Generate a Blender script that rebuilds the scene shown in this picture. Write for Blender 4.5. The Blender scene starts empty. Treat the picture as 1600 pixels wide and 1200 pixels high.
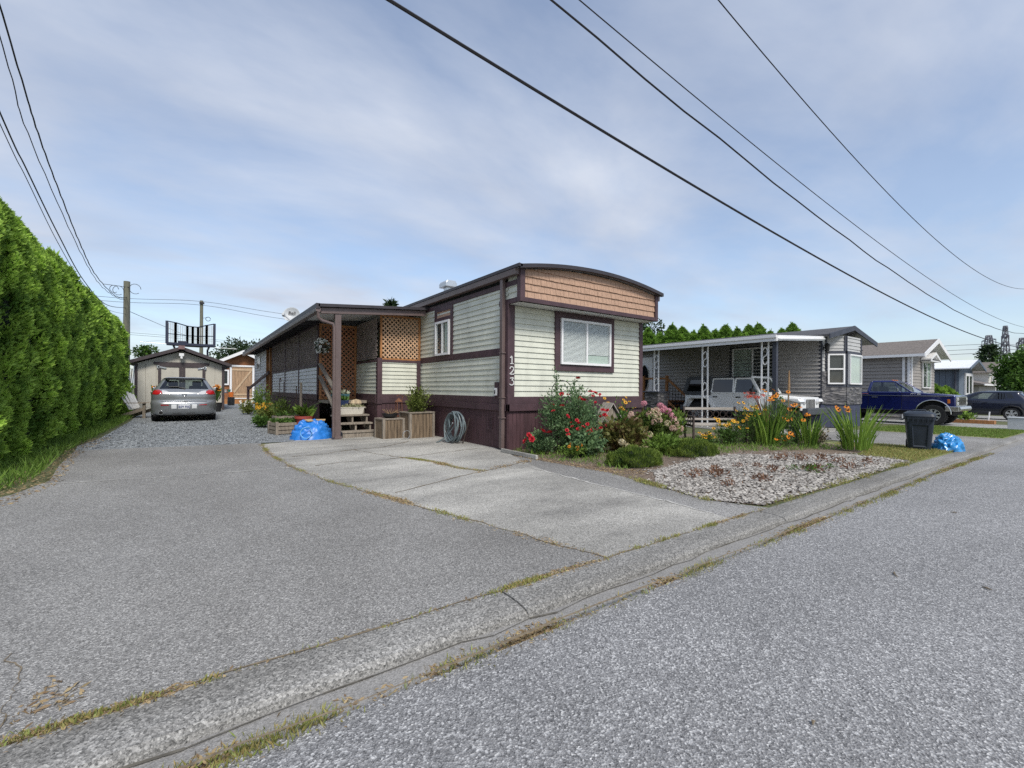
import bpy, bmesh, math, random
import numpy as np
from mathutils import Vector, Matrix, noise as mnoise

R = math.radians
rng = np.random.default_rng(7)
random.seed(7)
scene = bpy.context.scene
COL = scene.collection

# ------------------------------------------------------------------ camera
YAW = R(35.6)
cam_d = bpy.data.cameras.new("camera")
cam_d.sensor_width = 36.0
cam_d.lens = 36.0 * 700 / 1600
cam_d.shift_y = 0.005
cam_d.clip_end = 3000
cam_d.clip_start = 0.05
cam = bpy.data.objects.new("camera", cam_d)
COL.objects.link(cam)
fwd = Vector((math.sin(YAW), math.cos(YAW), 0))
rgt = Vector((math.cos(YAW), -math.sin(YAW), 0))
ROLL = R(0.4)
upv = Vector((0, 0, 1))
r2 = rgt * math.cos(ROLL) + upv * math.sin(ROLL)
u2 = -rgt * math.sin(ROLL) + upv * math.cos(ROLL)
m3 = Matrix((r2, u2, -fwd)).transposed()
cam.matrix_world = Matrix.Translation((0, 0, 1.2)) @ m3.to_4x4()
scene.camera = cam

# ------------------------------------------------------------------ sky
SUN_EL, SUN_AZ = R(50), R(190)          # azimuth clockwise from +Y
world = bpy.data.worlds.new("World")
scene.world = world
world.use_nodes = True
wn, wl = world.node_tree.nodes, world.node_tree.links
wn.clear()
w_out = wn.new("ShaderNodeOutputWorld")
w_bg = wn.new("ShaderNodeBackground"); w_bg.inputs["Strength"].default_value = 0.087
sky = wn.new("ShaderNodeTexSky"); sky.sky_type = 'NISHITA'; sky.sun_disc = False
sky.sun_elevation = SUN_EL; sky.sun_rotation = SUN_AZ
sky.air_density = 1.0; sky.dust_density = 1.2; sky.ozone_density = 1.5
tc = wn.new("ShaderNodeTexCoord")
sep = wn.new("ShaderNodeSeparateXYZ"); wl.new(tc.outputs["Generated"], sep.inputs[0])
def wmath(op, a, b=None, c=None):
    n = wn.new("ShaderNodeMath"); n.operation = op
    for i, x in enumerate((a, b, c)):
        if x is None: continue
        if isinstance(x, (int, float)): n.inputs[i].default_value = x
        else: wl.new(x, n.inputs[i])
    return n.outputs[0]
zden = wmath('ADD', wmath('MAXIMUM', sep.outputs[2], 0.0), 0.16)
comb = wn.new("ShaderNodeCombineXYZ")
wl.new(wmath('DIVIDE', sep.outputs[0], zden), comb.inputs[0])
wl.new(wmath('DIVIDE', sep.outputs[1], zden), comb.inputs[1])
wmap = wn.new("ShaderNodeMapping"); wl.new(comb.outputs[0], wmap.inputs[0])
wmap.inputs["Location"].default_value = (3.1, 1.7, 0.4)
wmap.inputs["Rotation"].default_value = (0, 0, R(25))
wmap.inputs["Scale"].default_value = (0.75, 1.15, 1)
wnz = wn.new("ShaderNodeTexNoise"); wl.new(wmap.outputs[0], wnz.inputs["Vector"])
wnz.inputs["Scale"].default_value = 1.0; wnz.inputs["Detail"].default_value = 7
wnz.inputs["Roughness"].default_value = 0.56; wnz.inputs["Distortion"].default_value = 0.25
wr = wn.new("ShaderNodeValToRGB"); wl.new(wnz.outputs[0], wr.inputs[0])
wr.color_ramp.elements[0].position = 0.38; wr.color_ramp.elements[0].color = (0.28, 0.28, 0.28, 1)
wr.color_ramp.elements[1].position = 0.64; wr.color_ramp.elements[1].color = (0.94, 0.94, 0.94, 1)
wnz2 = wn.new("ShaderNodeTexNoise"); wl.new(wmap.outputs[0], wnz2.inputs["Vector"])
wnz2.inputs["Scale"].default_value = 2.1; wnz2.inputs["Detail"].default_value = 6
wr2 = wn.new("ShaderNodeValToRGB"); wl.new(wnz2.outputs[0], wr2.inputs[0])
wr2.color_ramp.elements[0].position = 0.3; wr2.color_ramp.elements[0].color = (2.85, 3.15, 3.8, 1)
wr2.color_ramp.elements[1].position = 0.7; wr2.color_ramp.elements[1].color = (3.7, 3.98, 4.55, 1)
wmix = wn.new("ShaderNodeMix"); wmix.data_type = 'RGBA'
wl.new(wr.outputs[0], wmix.inputs[0])
wl.new(sky.outputs[0], wmix.inputs[6]); wl.new(wr2.outputs[0], wmix.inputs[7])
wl.new(wmix.outputs[2], w_bg.inputs["Color"])
wl.new(w_bg.outputs[0], w_out.inputs[0])

# ------------------------------------------------------------------ sun
sun_d = bpy.data.lights.new("sun", 'SUN')
sun_d.energy = 1.6; sun_d.angle = R(16); sun_d.color = (1.0, 0.95, 0.87)
sun = bpy.data.objects.new("sun", sun_d); COL.objects.link(sun)
sdir = Vector((math.sin(SUN_AZ) * math.cos(SUN_EL), math.cos(SUN_AZ) * math.cos(SUN_EL), math.sin(SUN_EL)))
sun.rotation_euler = sdir.to_track_quat('Z', 'Y').to_euler()
sun.location = (0, -5, 30)

scene.view_settings.view_transform = 'Standard'
scene.view_settings.look = 'None'
scene.view_settings.gamma = 1
scene.view_settings.exposure = 1.14
scene.render.engine = 'CYCLES'
scene.cycles.use_denoising = False
scene.cycles.max_bounces = 8
scene.cycles.transparent_max_bounces = 16

# ------------------------------------------------------------------ helpers
def gz(x):
    return 0.0 if x < 9 else -0.011 * (min(x, 60) - 9)

def tag(o, label, cat, group=None, kind=None):
    o["label"] = label; o["category"] = cat
    if group: o["group"] = group
    if kind: o["kind"] = kind
    return o

def thing(name, label, cat, loc=(0, 0, 0), rz=0, group=None):
    o = bpy.data.objects.new(name, None); COL.objects.link(o)
    o.empty_display_size = 0.1
    o.location = loc; o.rotation_euler = (0, 0, rz)
    return tag(o, label, cat, group)

def copy_tree(o, parent=None):
    c = o.copy(); COL.objects.link(c)
    if parent is not None: c.parent = parent
    for ch in list(o.children): copy_tree(ch, c)
    return c

def kid(mesh, name, parent, loc=(0, 0, 0), rot=(0, 0, 0), sc=(1, 1, 1)):
    o = bpy.data.objects.new(name, mesh); COL.objects.link(o); o.parent = parent
    o.location = loc; o.rotation_euler = rot
    o.scale = (sc, sc, sc) if isinstance(sc, (int, float)) else sc
    return o

class MB:
    def __init__(s): s.v = []; s.f = []; s.mi = []
    def add(s, vs, fs, m=0):
        n = len(s.v)
        s.v.extend([tuple(p) for p in vs])
        for f in fs:
            s.f.append([i + n for i in f]); s.mi.append(m)
    def box(s, x0, x1, y0, y1, z0, z1, m=0):
        x0, x1 = min(x0, x1), max(x0, x1); y0, y1 = min(y0, y1), max(y0, y1); z0, z1 = min(z0, z1), max(z0, z1)
        s.add([(x0,y0,z0),(x1,y0,z0),(x1,y1,z0),(x0,y1,z0),(x0,y0,z1),(x1,y0,z1),(x1,y1,z1),(x0,y1,z1)],
              [(0,3,2,1),(4,5,6,7),(0,1,5,4),(1,2,6,5),(2,3,7,6),(3,0,4,7)], m)
    def obox(s, c, size, rot=None, m=0):
        hx, hy, hz = size[0]/2, size[1]/2, size[2]/2
        M = rot.to_3x3() if rot is not None else Matrix.Identity(3)
        vs = [Vector(c) + M @ Vector((a*hx, b*hy, d*hz)) for d in (-1, 1) for a, b in ((-1,-1),(1,-1),(1,1),(-1,1))]
        s.add(vs, [(0,3,2,1),(4,5,6,7),(0,1,5,4),(1,2,6,5),(2,3,7,6),(3,0,4,7)], m)
    def bar(s, p, q, w, h, up=(0, 0, 1), m=0):
        p, q = Vector(p), Vector(q); d = (q - p)
        L = d.length; d.normalize()
        a = d.cross(Vector(up))
        if a.length < 1e-5: a = d.cross(Vector((0, 1, 0)))
        a.normalize(); b = a.cross(d)
        a *= w/2; b *= h/2
        vs = [p-a-b, p+a-b, p+a+b, p-a+b, q-a-b, q+a-b, q+a+b, q-a+b]
        s.add(vs, [(0,1,2,3),(4,7,6,5),(0,4,5,1),(1,5,6,2),(2,6,7,3),(3,7,4,0)], m)
    def tube(s, pts, r, n=8, m=0, cap=True):
        pts = [Vector(p) for p in pts]; k = len(pts)
        rs = r if isinstance(r, (list, tuple)) else [r]*k
        prev = None; vs = []
        for i, p in enumerate(pts):
            t = (pts[min(i+1, k-1)] - pts[max(i-1, 0)])
            if t.length < 1e-9: t = Vector((0, 0, 1))
            t.normalize()
            if prev is None:
                a = t.cross(Vector((0, 0, 1)))
                if a.length < 1e-3: a = t.cross(Vector((0, 1, 0)))
            else:
                a = prev - t * prev.dot(t)
                if a.length < 1e-6: a = t.cross(Vector((0, 0, 1)))
            a.normalize(); prev = a; b = t.cross(a)
            for j in range(n):
                th = 2*math.pi*j/n
                vs.append(p + (a*math.cos(th) + b*math.sin(th))*rs[i])
        fs = []
        for i in range(k-1):
            for j in range(n):
                j2 = (j+1) % n
                fs.append((i*n+j, i*n+j2, (i+1)*n+j2, (i+1)*n+j))
        if cap:
            fs.append(tuple(range(n-1, -1, -1))); fs.append(tuple((k-1)*n+j for j in range(n)))
        s.add(vs, fs, m)
    def lathe(s, prof, n=24, c=(0, 0, 0), m=0, axis='z', cap=True):
        vs = []
        for r, z in prof:
            for j in range(n):
                th = 2*math.pi*j/n; a, b = r*math.cos(th), r*math.sin(th)
                if axis == 'z': p = (a, b, z)
                elif axis == 'x': p = (z, a, b)
                else: p = (b, z, a)
                vs.append((p[0]+c[0], p[1]+c[1], p[2]+c[2]))
        fs = []
        for i in range(len(prof)-1):
            for j in range(n):
                j2 = (j+1) % n
                fs.append((i*n+j, i*n+j2, (i+1)*n+j2, (i+1)*n+j))
        if cap and prof[0][0] > 1e-6: fs.append(tuple(range(n-1, -1, -1)))
        if cap and prof[-1][0] > 1e-6: fs.append(tuple((len(prof)-1)*n+j for j in range(n)))
        s.add(vs, fs, m)
    def prism(s, poly, axis, a, b, m=0):
        # poly: 2D points; axis 'x': (y,z), 'y': (x,z), 'z': (x,y)
        def P(q, t):
            return (t, q[0], q[1]) if axis == 'x' else (q[0], t, q[1]) if axis == 'y' else (q[0], q[1], t)
        n = len(poly)
        ar = sum(poly[i][0]*poly[(i+1) % n][1]-poly[(i+1) % n][0]*poly[i][1] for i in range(n))
        if ar < 0: poly = poly[::-1]
        if axis == 'y': a, b = max(a, b), min(a, b)
        else: a, b = min(a, b), max(a, b)
        vs = [P(q, a) for q in poly] + [P(q, b) for q in poly]
        fs = [tuple(range(n-1, -1, -1)), tuple(range(n, 2*n))]
        for i in range(n):
            j = (i+1) % n; fs.append((i, j, n+j, n+i))
        s.add(vs, fs, m)
    def quad(s, a, b, c, d, m=0): s.add([a, b, c, d], [(0, 1, 2, 3)], m)
    def build(s, name, mats, root=None, smooth=False, bevel=0, seg=2, ang=35, world=False):
        me = bpy.data.meshes.new(name)
        vs = s.v
        if world and root is not None:
            l = root.location; vs = [(v[0]-l[0], v[1]-l[1], v[2]-l[2]) for v in vs]
        me.from_pydata(vs, [], s.f)
        if not isinstance(mats, (list, tuple)): mats = [mats]
        for mm in mats: me.materials.append(mm)
        me.polygons.foreach_set('material_index', s.mi)
        if smooth:
            me.polygons.foreach_set('use_smooth', [True]*len(me.polygons))
            me.set_sharp_from_angle(angle=R(ang))
        me.update()
        o = bpy.data.objects.new(name, me); COL.objects.link(o)
        if root is not None: o.parent = root
        if bevel:
            md = o.modifiers.new("bevel", 'BEVEL'); md.width = bevel; md.segments = seg
            md.limit_method = 'ANGLE'; md.angle_limit = R(40); md.harden_normals = False
        return o

def np_mesh(name, V, Fq, mats, mi=None, tint=None, smooth=False):
    me = bpy.data.meshes.new(name)
    k = Fq.shape[1]
    me.vertices.add(len(V)); me.vertices.foreach_set('co', np.asarray(V, np.float32).ravel())
    me.loops.add(Fq.size); me.loops.foreach_set('vertex_index', Fq.astype(np.int32).ravel())
    me.polygons.add(len(Fq))
    me.polygons.foreach_set('loop_start', np.arange(0, Fq.size, k, dtype=np.int32))
    if not isinstance(mats, (list, tuple)): mats = [mats]
    for mm in mats: me.materials.append(mm)
    if mi is not None: me.polygons.foreach_set('material_index', np.asarray(mi, np.int32))
    if tint is not None:
        a = me.attributes.new('tint', 'FLOAT', 'FACE'); a.data.foreach_set('value', np.asarray(tint, np.float32))
    me.update(calc_edges=True)
    if smooth: me.polygons.foreach_set('use_smooth', np.ones(len(Fq), bool))
    return me

def mobj(me, name, root=None):
    o = bpy.data.objects.new(name, me); COL.objects.link(o)
    if root is not None: o.parent = root
    return o

def unit(a): return a / np.maximum(np.linalg.norm(a, axis=1, keepdims=True), 1e-9)

def leaf_arrays(c, d, L, W, fold=0.25, r=rng):
    """rhombic leaves: base point c, direction d, lengths L, widths W -> verts, quads"""
    n = len(c); d = unit(np.asarray(d, float))
    s_ = unit(np.cross(d, r.normal(size=(n, 3))))
    nn = np.cross(s_, d)
    L = np.broadcast_to(L, (n,))[:, None]; W = np.broadcast_to(W, (n,))[:, None]
    mid = c + d*L*0.45
    up_ = nn*W*fold
    V = np.stack([c, mid + s_*W/2 + up_, c + d*L, mid - s_*W/2 + up_], 1).reshape(-1, 3)
    Fq = np.arange(4*n).reshape(n, 4)
    return V, Fq

def merge(parts):
    Vs, Fs, Ts, Ms, off = [], [], [], [], 0
    for V, Fq, t, m in parts:
        Vs.append(V); Fs.append(Fq + off); off += len(V)
        Ts.append(np.broadcast_to(t, (len(Fq),))); Ms.append(np.broadcast_to(m, (len(Fq),)))
    return np.concatenate(Vs), np.concatenate(Fs), np.concatenate(Ts), np.concatenate(Ms)

# ------------------------------------------------------------------ materials
_mc = {}
def nodes_of(name):
    m = bpy.data.materials.new(name); m.use_nodes = True
    nt = m.node_tree; nt.nodes.clear()
    out = nt.nodes.new("ShaderNodeOutputMaterial")
    b = nt.nodes.new("ShaderNodeBsdfPrincipled")
    nt.links.new(b.outputs[0], out.inputs[0])
    return m, nt, b, out
def c4(c): return (c[0], c[1], c[2], 1)
def ramp(nt, src, stops):
    r = nt.nodes.new("ShaderNodeValToRGB"); nt.links.new(src, r.inputs[0])
    e = r.color_ramp.elements
    while len(e) < len(stops): e.new(0.5)
    for el, (p, c) in zip(e, stops):
        el.position = p; el.color = c4(c) if not isinstance(c, (int, float)) else (c, c, c, 1)
    return r.outputs[0]
def coords(nt, scale=(1, 1, 1)):
    t = nt.nodes.new("ShaderNodeTexCoord"); mp = nt.nodes.new("ShaderNodeMapping")
    nt.links.new(t.outputs["Object"], mp.inputs[0]); mp.inputs["Scale"].default_value = scale
    return mp.outputs[0]
def noise_n(nt, vec, scale, detail=4, rough=0.55):
    n = nt.nodes.new("ShaderNodeTexNoise"); nt.links.new(vec, n.inputs["Vector"])
    n.inputs["Scale"].default_value = scale; n.inputs["Detail"].default_value = detail; n.inputs["Roughness"].default_value = rough
    return n.outputs[0]
def voro(nt, vec, scale, feature='F1'):
    n = nt.nodes.new("ShaderNodeTexVoronoi"); nt.links.new(vec, n.inputs["Vector"]); n.feature = feature
    n.inputs["Scale"].default_value = scale
    return n
def mixc(nt, fac, a, b, mode='MIX'):
    n = nt.nodes.new("ShaderNodeMix"); n.data_type = 'RGBA'; n.blend_type = mode
    for i, x in ((0, fac), (6, a), (7, b)):
        if isinstance(x, (int, float)): n.inputs[i].default_value = x
        elif isinstance(x, (tuple, list)): n.inputs[i].default_value = c4(x)
        else: nt.links.new(x, n.inputs[i])
    return n.outputs[2]
def bumpn(nt, b, h, dist=0.01, st=0.5):
    n = nt.nodes.new("ShaderNodeBump"); n.inputs["Distance"].default_value = dist; n.inputs["Strength"].default_value = st
    nt.links.new(h, n.inputs["Height"]); nt.links.new(n.outputs[0], b.inputs["Normal"])

def mat(name, col, rough=0.6, metal=0.0, var=0.15, scale=6, stretch=(1, 1, 1), c2=None, bump=0.0, bscale=60, coat=0.0, spec=0.5, grime=0.0):
    if name in _mc: return _mc[name]
    m, nt, b, out = nodes_of(name)
    v = coords(nt, stretch)
    n1 = noise_n(nt, v, scale, 5)
    lo = c2 if c2 else tuple(x*(1-var) for x in col)
    hi = col if c2 else tuple(min(1, x*(1+var)) for x in col)
    c = ramp(nt, n1, [(0.3, lo), (0.7, hi)])
    if grime:
        g = ramp(nt, noise_n(nt, coords(nt, (1, 1, 0.35)), 2.3, 7, 0.65), [(0.42, 1.0), (0.72, 1-grime)])
        c = mixc(nt, 1.0, c, g, 'MULTIPLY')
    nt.links.new(c, b.inputs["Base Color"])
    b.inputs["Roughness"].default_value = rough; b.inputs["Metallic"].default_value = metal
    b.inputs["Coat Weight"].default_value = coat; b.inputs["Specular IOR Level"].default_value = spec
    if coat: b.inputs["Coat Roughness"].default_value = 0.05
    if bump: bumpn(nt, b, noise_n(nt, v, bscale, 4), 0.01, bump)
    _mc[name] = m; return m

def leafmat(name, lo, hi, trans=0.3, rough=0.55):
    if name in _mc: return _mc[name]
    m, nt, b, out = nodes_of(name)
    a = nt.nodes.new("ShaderNodeAttribute"); a.attribute_name = 'tint'; a.attribute_type = 'GEOMETRY'
    c = ramp(nt, a.outputs["Fac"], [(0.0, lo), (1.0, hi)])
    nt.links.new(c, b.inputs["Base Color"]); b.inputs["Roughness"].default_value = rough
    b.inputs["Specular IOR Level"].default_value = 0.3
    t = nt.nodes.new("ShaderNodeBsdfTranslucent"); nt.links.new(c, t.inputs[0])
    mx = nt.nodes.new("ShaderNodeMixShader"); mx.inputs[0].default_value = trans
    nt.links.new(b.outputs[0], mx.inputs[1]); nt.links.new(t.outputs[0], mx.inputs[2])
    nt.links.new(mx.outputs[0], out.inputs[0])
    _mc[name] = m; return m

def glassmat(name, tintc=(0.9, 0.95, 0.95), gl=(1, 1, 1), rough=0.02, base=0.06):
    if name in _mc: return _mc[name]
    m, nt, b, out = nodes_of(name); nt.nodes.remove(b)
    tr = nt.nodes.new("ShaderNodeBsdfTransparent"); tr.inputs[0].default_value = c4(tintc)
    gs = nt.nodes.new("ShaderNodeBsdfGlossy"); gs.inputs[0].default_value = c4(gl); gs.inputs["Roughness"].default_value = rough
    lw0 = nt.nodes.new("ShaderNodeLayerWeight"); lw0.inputs[0].default_value = 0.5
    lp = nt.nodes.new("ShaderNodeMath"); lp.operation = 'POWER'; nt.links.new(lw0.outputs["Facing"], lp.inputs[0]); lp.inputs[1].default_value = 4.0
    lw = nt.nodes.new("ShaderNodeMath"); lw.operation = 'MULTIPLY_ADD'; nt.links.new(lp.outputs[0], lw.inputs[0]); lw.inputs[1].default_value = 0.9; lw.inputs[2].default_value = 0.045
    ad = nt.nodes.new("ShaderNodeMath"); ad.operation = 'ADD'; ad.use_clamp = True; nt.links.new(lw.outputs[0], ad.inputs[0]); ad.inputs[1].default_value = base
    nz = noise_n(nt, coords(nt), 1.7, 2)
    bp = nt.nodes.new("ShaderNodeBump"); bp.inputs["Strength"].default_value = 0.06; nt.links.new(nz, bp.inputs["Height"]); nt.links.new(bp.outputs[0], gs.inputs["Normal"])
    mx = nt.nodes.new("ShaderNodeMixShader"); nt.links.new(ad.outputs[0], mx.inputs[0])
    nt.links.new(tr.outputs[0], mx.inputs[1]); nt.links.new(gs.outputs[0], mx.inputs[2])
    nt.links.new(mx.outputs[0], out.inputs[0])
    _mc[name] = m; return m

def asphalt(name, stops, patch, scale=95, bump=0.6, stain=None):
    m, nt, b, out = nodes_of(name)
    v = coords(nt)
    vo = voro(nt, v, scale); sx = nt.nodes.new("ShaderNodeSeparateColor"); nt.links.new(vo.outputs["Color"], sx.inputs[0])
    c = ramp(nt, sx.outputs[0], stops)
    vo2 = voro(nt, v, scale*2.3); s2 = nt.nodes.new("ShaderNodeSeparateColor"); nt.links.new(vo2.outputs["Color"], s2.inputs[0])
    c = mixc(nt, 0.38, c, ramp(nt, s2.outputs[0], stops))
    p = ramp(nt, noise_n(nt, v, 0.55, 6, 0.6), [(0.3, 1-patch), (0.7, 1+patch*0.6)])
    c = mixc(nt, 1.0, c, p, 'MULTIPLY')
    if stain:
        st = ramp(nt, noise_n(nt, coords(nt, stain[2]), stain[1], 7, 0.62), [(0.38, 0.0), (0.68, 1.0)])
        c = mixc(nt, st, c, mixc(nt, 1.0, c, stain[0], 'MULTIPLY'))
    nt.links.new(c, b.inputs["Base Color"]); b.inputs["Roughness"].default_value = 0.9
    b.inputs["Specular IOR Level"].default_value = 0.25
    bumpn(nt, b, vo.outputs["Distance"], 0.012, bump)
    return m

M_ROAD = asphalt("road_asphalt", [(0.0, (.065, .066, .07)), (0.4, (.20, .20, .203)), (0.8, (.33, .33, .333)), (1.0, (.72, .72, .71))], 0.15, 125, 0.45,
                 stain=((0.80, 0.80, 0.80), 0.5, (0.22, 1.0, 1)))
M_DRIVE = asphalt("driveway_asphalt", [(0.0, (.075, .074, .071)), (0.4, (.215, .21, .203)), (0.8, (.34, .335, .322)), (1.0, (.64, .63, .60))], 0.18, 140, 0.4,
                  stain=((0.72, 0.71, 0.70), 0.45, (1, 0.6, 1)))
M_CONC = asphalt("old_concrete", [(0.0, (.13, .125, .115)), (0.4, (.38, .37, .335)), (0.85, (.56, .545, .50)), (1.0, (.80, .78, .73))], 0.2, 120, 0.35,
                 stain=((0.5, 0.5, 0.51), 0.8, (0.55, 1.2, 1)))
M_KERB = asphalt("kerb_concrete", [(0.0, (.06, .06, .058)), (0.35, (.20, .197, .188)), (0.8, (.36, .352, .335)), (1.0, (.56, .55, .52))], 0.2, 120, 0.25,
                 stain=((0.6, 0.59, 0.57), 1.1, (0.4, 2, 1)))
M_GUTTER = asphalt("gutter_concrete", [(0.0, (.16, .155, .145)), (0.5, (.25, .245, .235)), (1.0, (.35, .34, .325))], 0.2, 140, 0.3)
M_GRAVEL = asphalt("grey_gravel", [(0.0, (.06, .065, .07)), (0.4, (.18, .195, .205)), (0.8, (.31, .33, .34)), (1.0, (.5, .52, .54))], 0.12, 42, 0.9)
M_SOIL = asphalt("bed_soil", [(0.0, (.05, .035, .025)), (0.5, (.17, .13, .10)), (1.0, (.33, .26, .205))], 0.25, 55, 0.8)
M_LAWN = asphalt("lawn_soil", [(0.0, (.07, .09, .025)), (0.5, (.20, .23, .08)), (1.0, (.38, .36, .18))], 0.3, 60, 0.6)
M_YARD = asphalt("yard_earth", [(0.0, (.04, .06, .02)), (0.5, (.1, .12, .05)), (1.0, (.2, .18, .1))], 0.3, 40, 0.6)
# ================================================================== ground
def sheet(name, poly, z, m, kind="structure"):
    bm = bmesh.new()
    vs = [bm.verts.new((x, y, 0)) for x, y in poly]
    bm.faces.new(vs)
    for xc in (9, 60):
        bmesh.ops.bisect_plane(bm, geom=bm.verts[:]+bm.edges[:]+bm.faces[:], plane_co=(xc, 0, 0), plane_no=(1, 0, 0))
    for v in bm.verts: v.co.z = gz(v.co.x) + z
    bmesh.ops.triangulate(bm, faces=bm.faces[:])
    for f in bm.faces:
        f.normal_update()
        if f.normal.z < 0: f.normal_flip()
    me = bpy.data.meshes.new(name); bm.to_mesh(me); bm.free()
    me.materials.append(m)
    o = mobj(me, name); o["kind"] = kind
    return o

sheet("ground", [(-400, -300), (900, -300), (900, 900), (-400, 900)], -0.16, M_YARD)
sheet("yard", [(-60, 2.15), (120, 2.15), (120, 80), (-60, 80)], -0.012, M_YARD)
sheet("road", [(-60, -6.5), (160, -6.5), (160, 1.76), (-60, 1.76)], -0.045, M_ROAD)
sheet("gutter", [(-60, 1.72), (160, 1.72), (160, 1.965), (-60, 1.965)], -0.052, M_GUTTER)

SEAM = [(1.22, 10.75), (1.16, 9.6), (1.17, 8.6), (1.27, 7.2), (1.45, 6.0), (1.75, 4.88), (2.05, 3.6), (2.42, 2.2)]
sheet("driveway", [(-9, 2.19), (2.42, 2.19)] + SEAM[::-1][1:] + [(1.22, 11.0), (-0.2, 11.25), (-1.75, 11.5), (-1.62, 9.5), (-1.45, 8.0), (-1.6, 7.2), (-2.3, 6.2), (-9, 6.0)], 0.0, M_DRIVE)
sheet("concrete_pad", SEAM + [(4.12, 2.19), (4.2, 2.9), (4.2, 4.2), (4.28, 5.2), (4.5, 5.9), (4.75, 6.6), (5.0, 7.3), (5.2, 9), (5.2, 12.3), (2.2, 12.2), (1.9, 11.0)], 0.0, M_CONC)
sheet("driveway_strip", [(4.12, 2.19), (4.85, 2.19), (4.62, 2.75), (4.75, 3.5), (4.95, 4.5), (4.85, 5.5), (4.78, 6.6), (4.75, 6.6), (4.5, 5.9), (4.28, 5.2), (4.2, 4.2), (4.2, 2.9)], -0.004, M_DRIVE)
sheet("gravel_drive", [(1.22, 11.0), (1.9, 11.0), (2.2, 12.2), (3.0, 12.4), (3.0, 30), (6, 32), (6, 44), (-2.6, 44), (-2.6, 31), (-1.9, 27), (-1.7, 20), (-1.7, 14), (-1.85, 12.4), (-1.75, 11.5), (-0.2, 11.25)], 0.0, M_GRAVEL)
sheet("flower_bed", [(4.78, 6.6), (4.85, 5.5), (4.95, 4.5), (4.75, 3.5), (4.62, 2.75), (5.6, 3.6), (8.0, 3.9), (9.0, 3.7), (10.3, 3.3), (11.9, 3.2), (12.5, 4.5), (12.6, 7.4), (5.0, 7.4)], -0.006, M_SOIL)
PEB = [(4.75, 3.5), (4.62, 2.75), (4.9, 2.28), (7.5, 2.25), (10.15, 2.28), (10.5, 2.6), (10.3, 3.3), (9.0, 3.7), (8.4, 4.4), (7.4, 4.55), (6.5, 4.35), (5.6, 4.2)]
sheet("pebble_bed", PEB, -0.003, M_SOIL)
sheet("neighbour_driveway", [(13.4, 2.19), (18.7, 2.19), (18.4, 6.0), (18.3, 13), (14.2, 13), (13.6, 6), (13.3, 4)], 0.0, M_DRIVE)
sheet("carport_bounce_slab", [(14.2, 5.6), (18.35, 5.6), (18.35, 13), (14.2, 13)], 0.004, M_CONC)  # pale floor added under the carport to bounce light onto the off-roader
sheet("grass_verge", [(10.2, 2.21), (13.3, 2.21), (13.3, 3.6), (12.6, 4.6), (11.9, 3.3), (10.3, 3.2)], -0.008, M_LAWN)
sheet("lawn", [(18.75, 2.21), (24.3, 2.21), (24.3, 4.8), (22, 5.6), (18.6, 5.4)], -0.008, M_LAWN)
M_PALE = asphalt("pale_gravel", [(0.0, (.12, .12, .115)), (0.5, (.28, .28, .27)), (1.0, (.5, .5, .48))], 0.15, 50, 0.5)
sheet("truck_drive", [(24.3, 2.19), (29, 2.19), (29, 16), (23.2, 16), (24.3, 4.8)], 0.0, M_PALE)
sheet("far_drive", [(33.8, 2.19), (44, 2.19), (44, 16), (33.8, 16)], 0.0, M_PALE)

# kerb: a low rolled kerb with joints
def build_kerb():
    xs = []
    x = -40.0
    while x < 130:
        xs.append((x, 0.0))
        x += 0.12 if -1.5 < x < 12 else 1.0
    joints = [-1.6 + 3.1*k for k in range(-10, 40)]
    for j in joints: xs += [(j-0.007, 0), (j-0.006, -0.014), (j+0.006, -0.014), (j+0.007, 0)]
    xs.sort()
    prof = [(2.215, -0.004), (2.19, 0.003), (2.1, 0.004), (2.02, 0.001), (1.965, -0.010), (1.945, -0.026), (1.938, -0.06), (1.93, -0.12)]
    V = []; n = len(prof)
    for x, dz in xs:
        w = mnoise.noise(Vector((x*0.9, 0, 0)))*0.012; w2 = mnoise.noise(Vector((x*7, 3, 0)))*0.006
        for k, (y, z) in enumerate(prof):
            e = w + (w2 if 3 <= k <= 6 else 0)
            V.append((x, y + e, z + gz(x) + (dz if 0 < k < 6 else 0) + mnoise.noise(Vector((x*5, y*9, 1)))*0.0012))
    F = []
    for i in range(len(xs)-1):
        for k in range(n-1):
            F.append((i*n+k, (i+1)*n+k, (i+1)*n+k+1, i*n+k+1))
    me = bpy.data.meshes.new("kerb"); me.from_pydata(V, [], F); me.materials.append(M_KERB)
    o = mobj(me, "kerb"); o["kind"] = "structure"
build_kerb()

# ---- ground litter that nobody could count
def poly_pts(poly, n, r=rng):
    P = np.array(poly); mn, mx = P.min(0), P.max(0); out = []
    while len(out) < n:
        q = mn + (mx-mn)*r.random((n*2, 2))
        ins = np.zeros(len(q), bool); j = len(P)-1
        for i in range(len(P)):
            a, b = P[i], P[j]
            c = ((a[1] > q[:, 1]) != (b[1] > q[:, 1])) & (q[:, 0] < (b[0]-a[0])*(q[:, 1]-a[1])/(b[1]-a[1]+1e-12)+a[0])
            ins ^= c; j = i
        out.extend(q[ins].tolist())
    return np.array(out[:n])
def gzv(x): return np.where(x < 9, 0.0, -0.011*(np.minimum(x, 60)-9))

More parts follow.
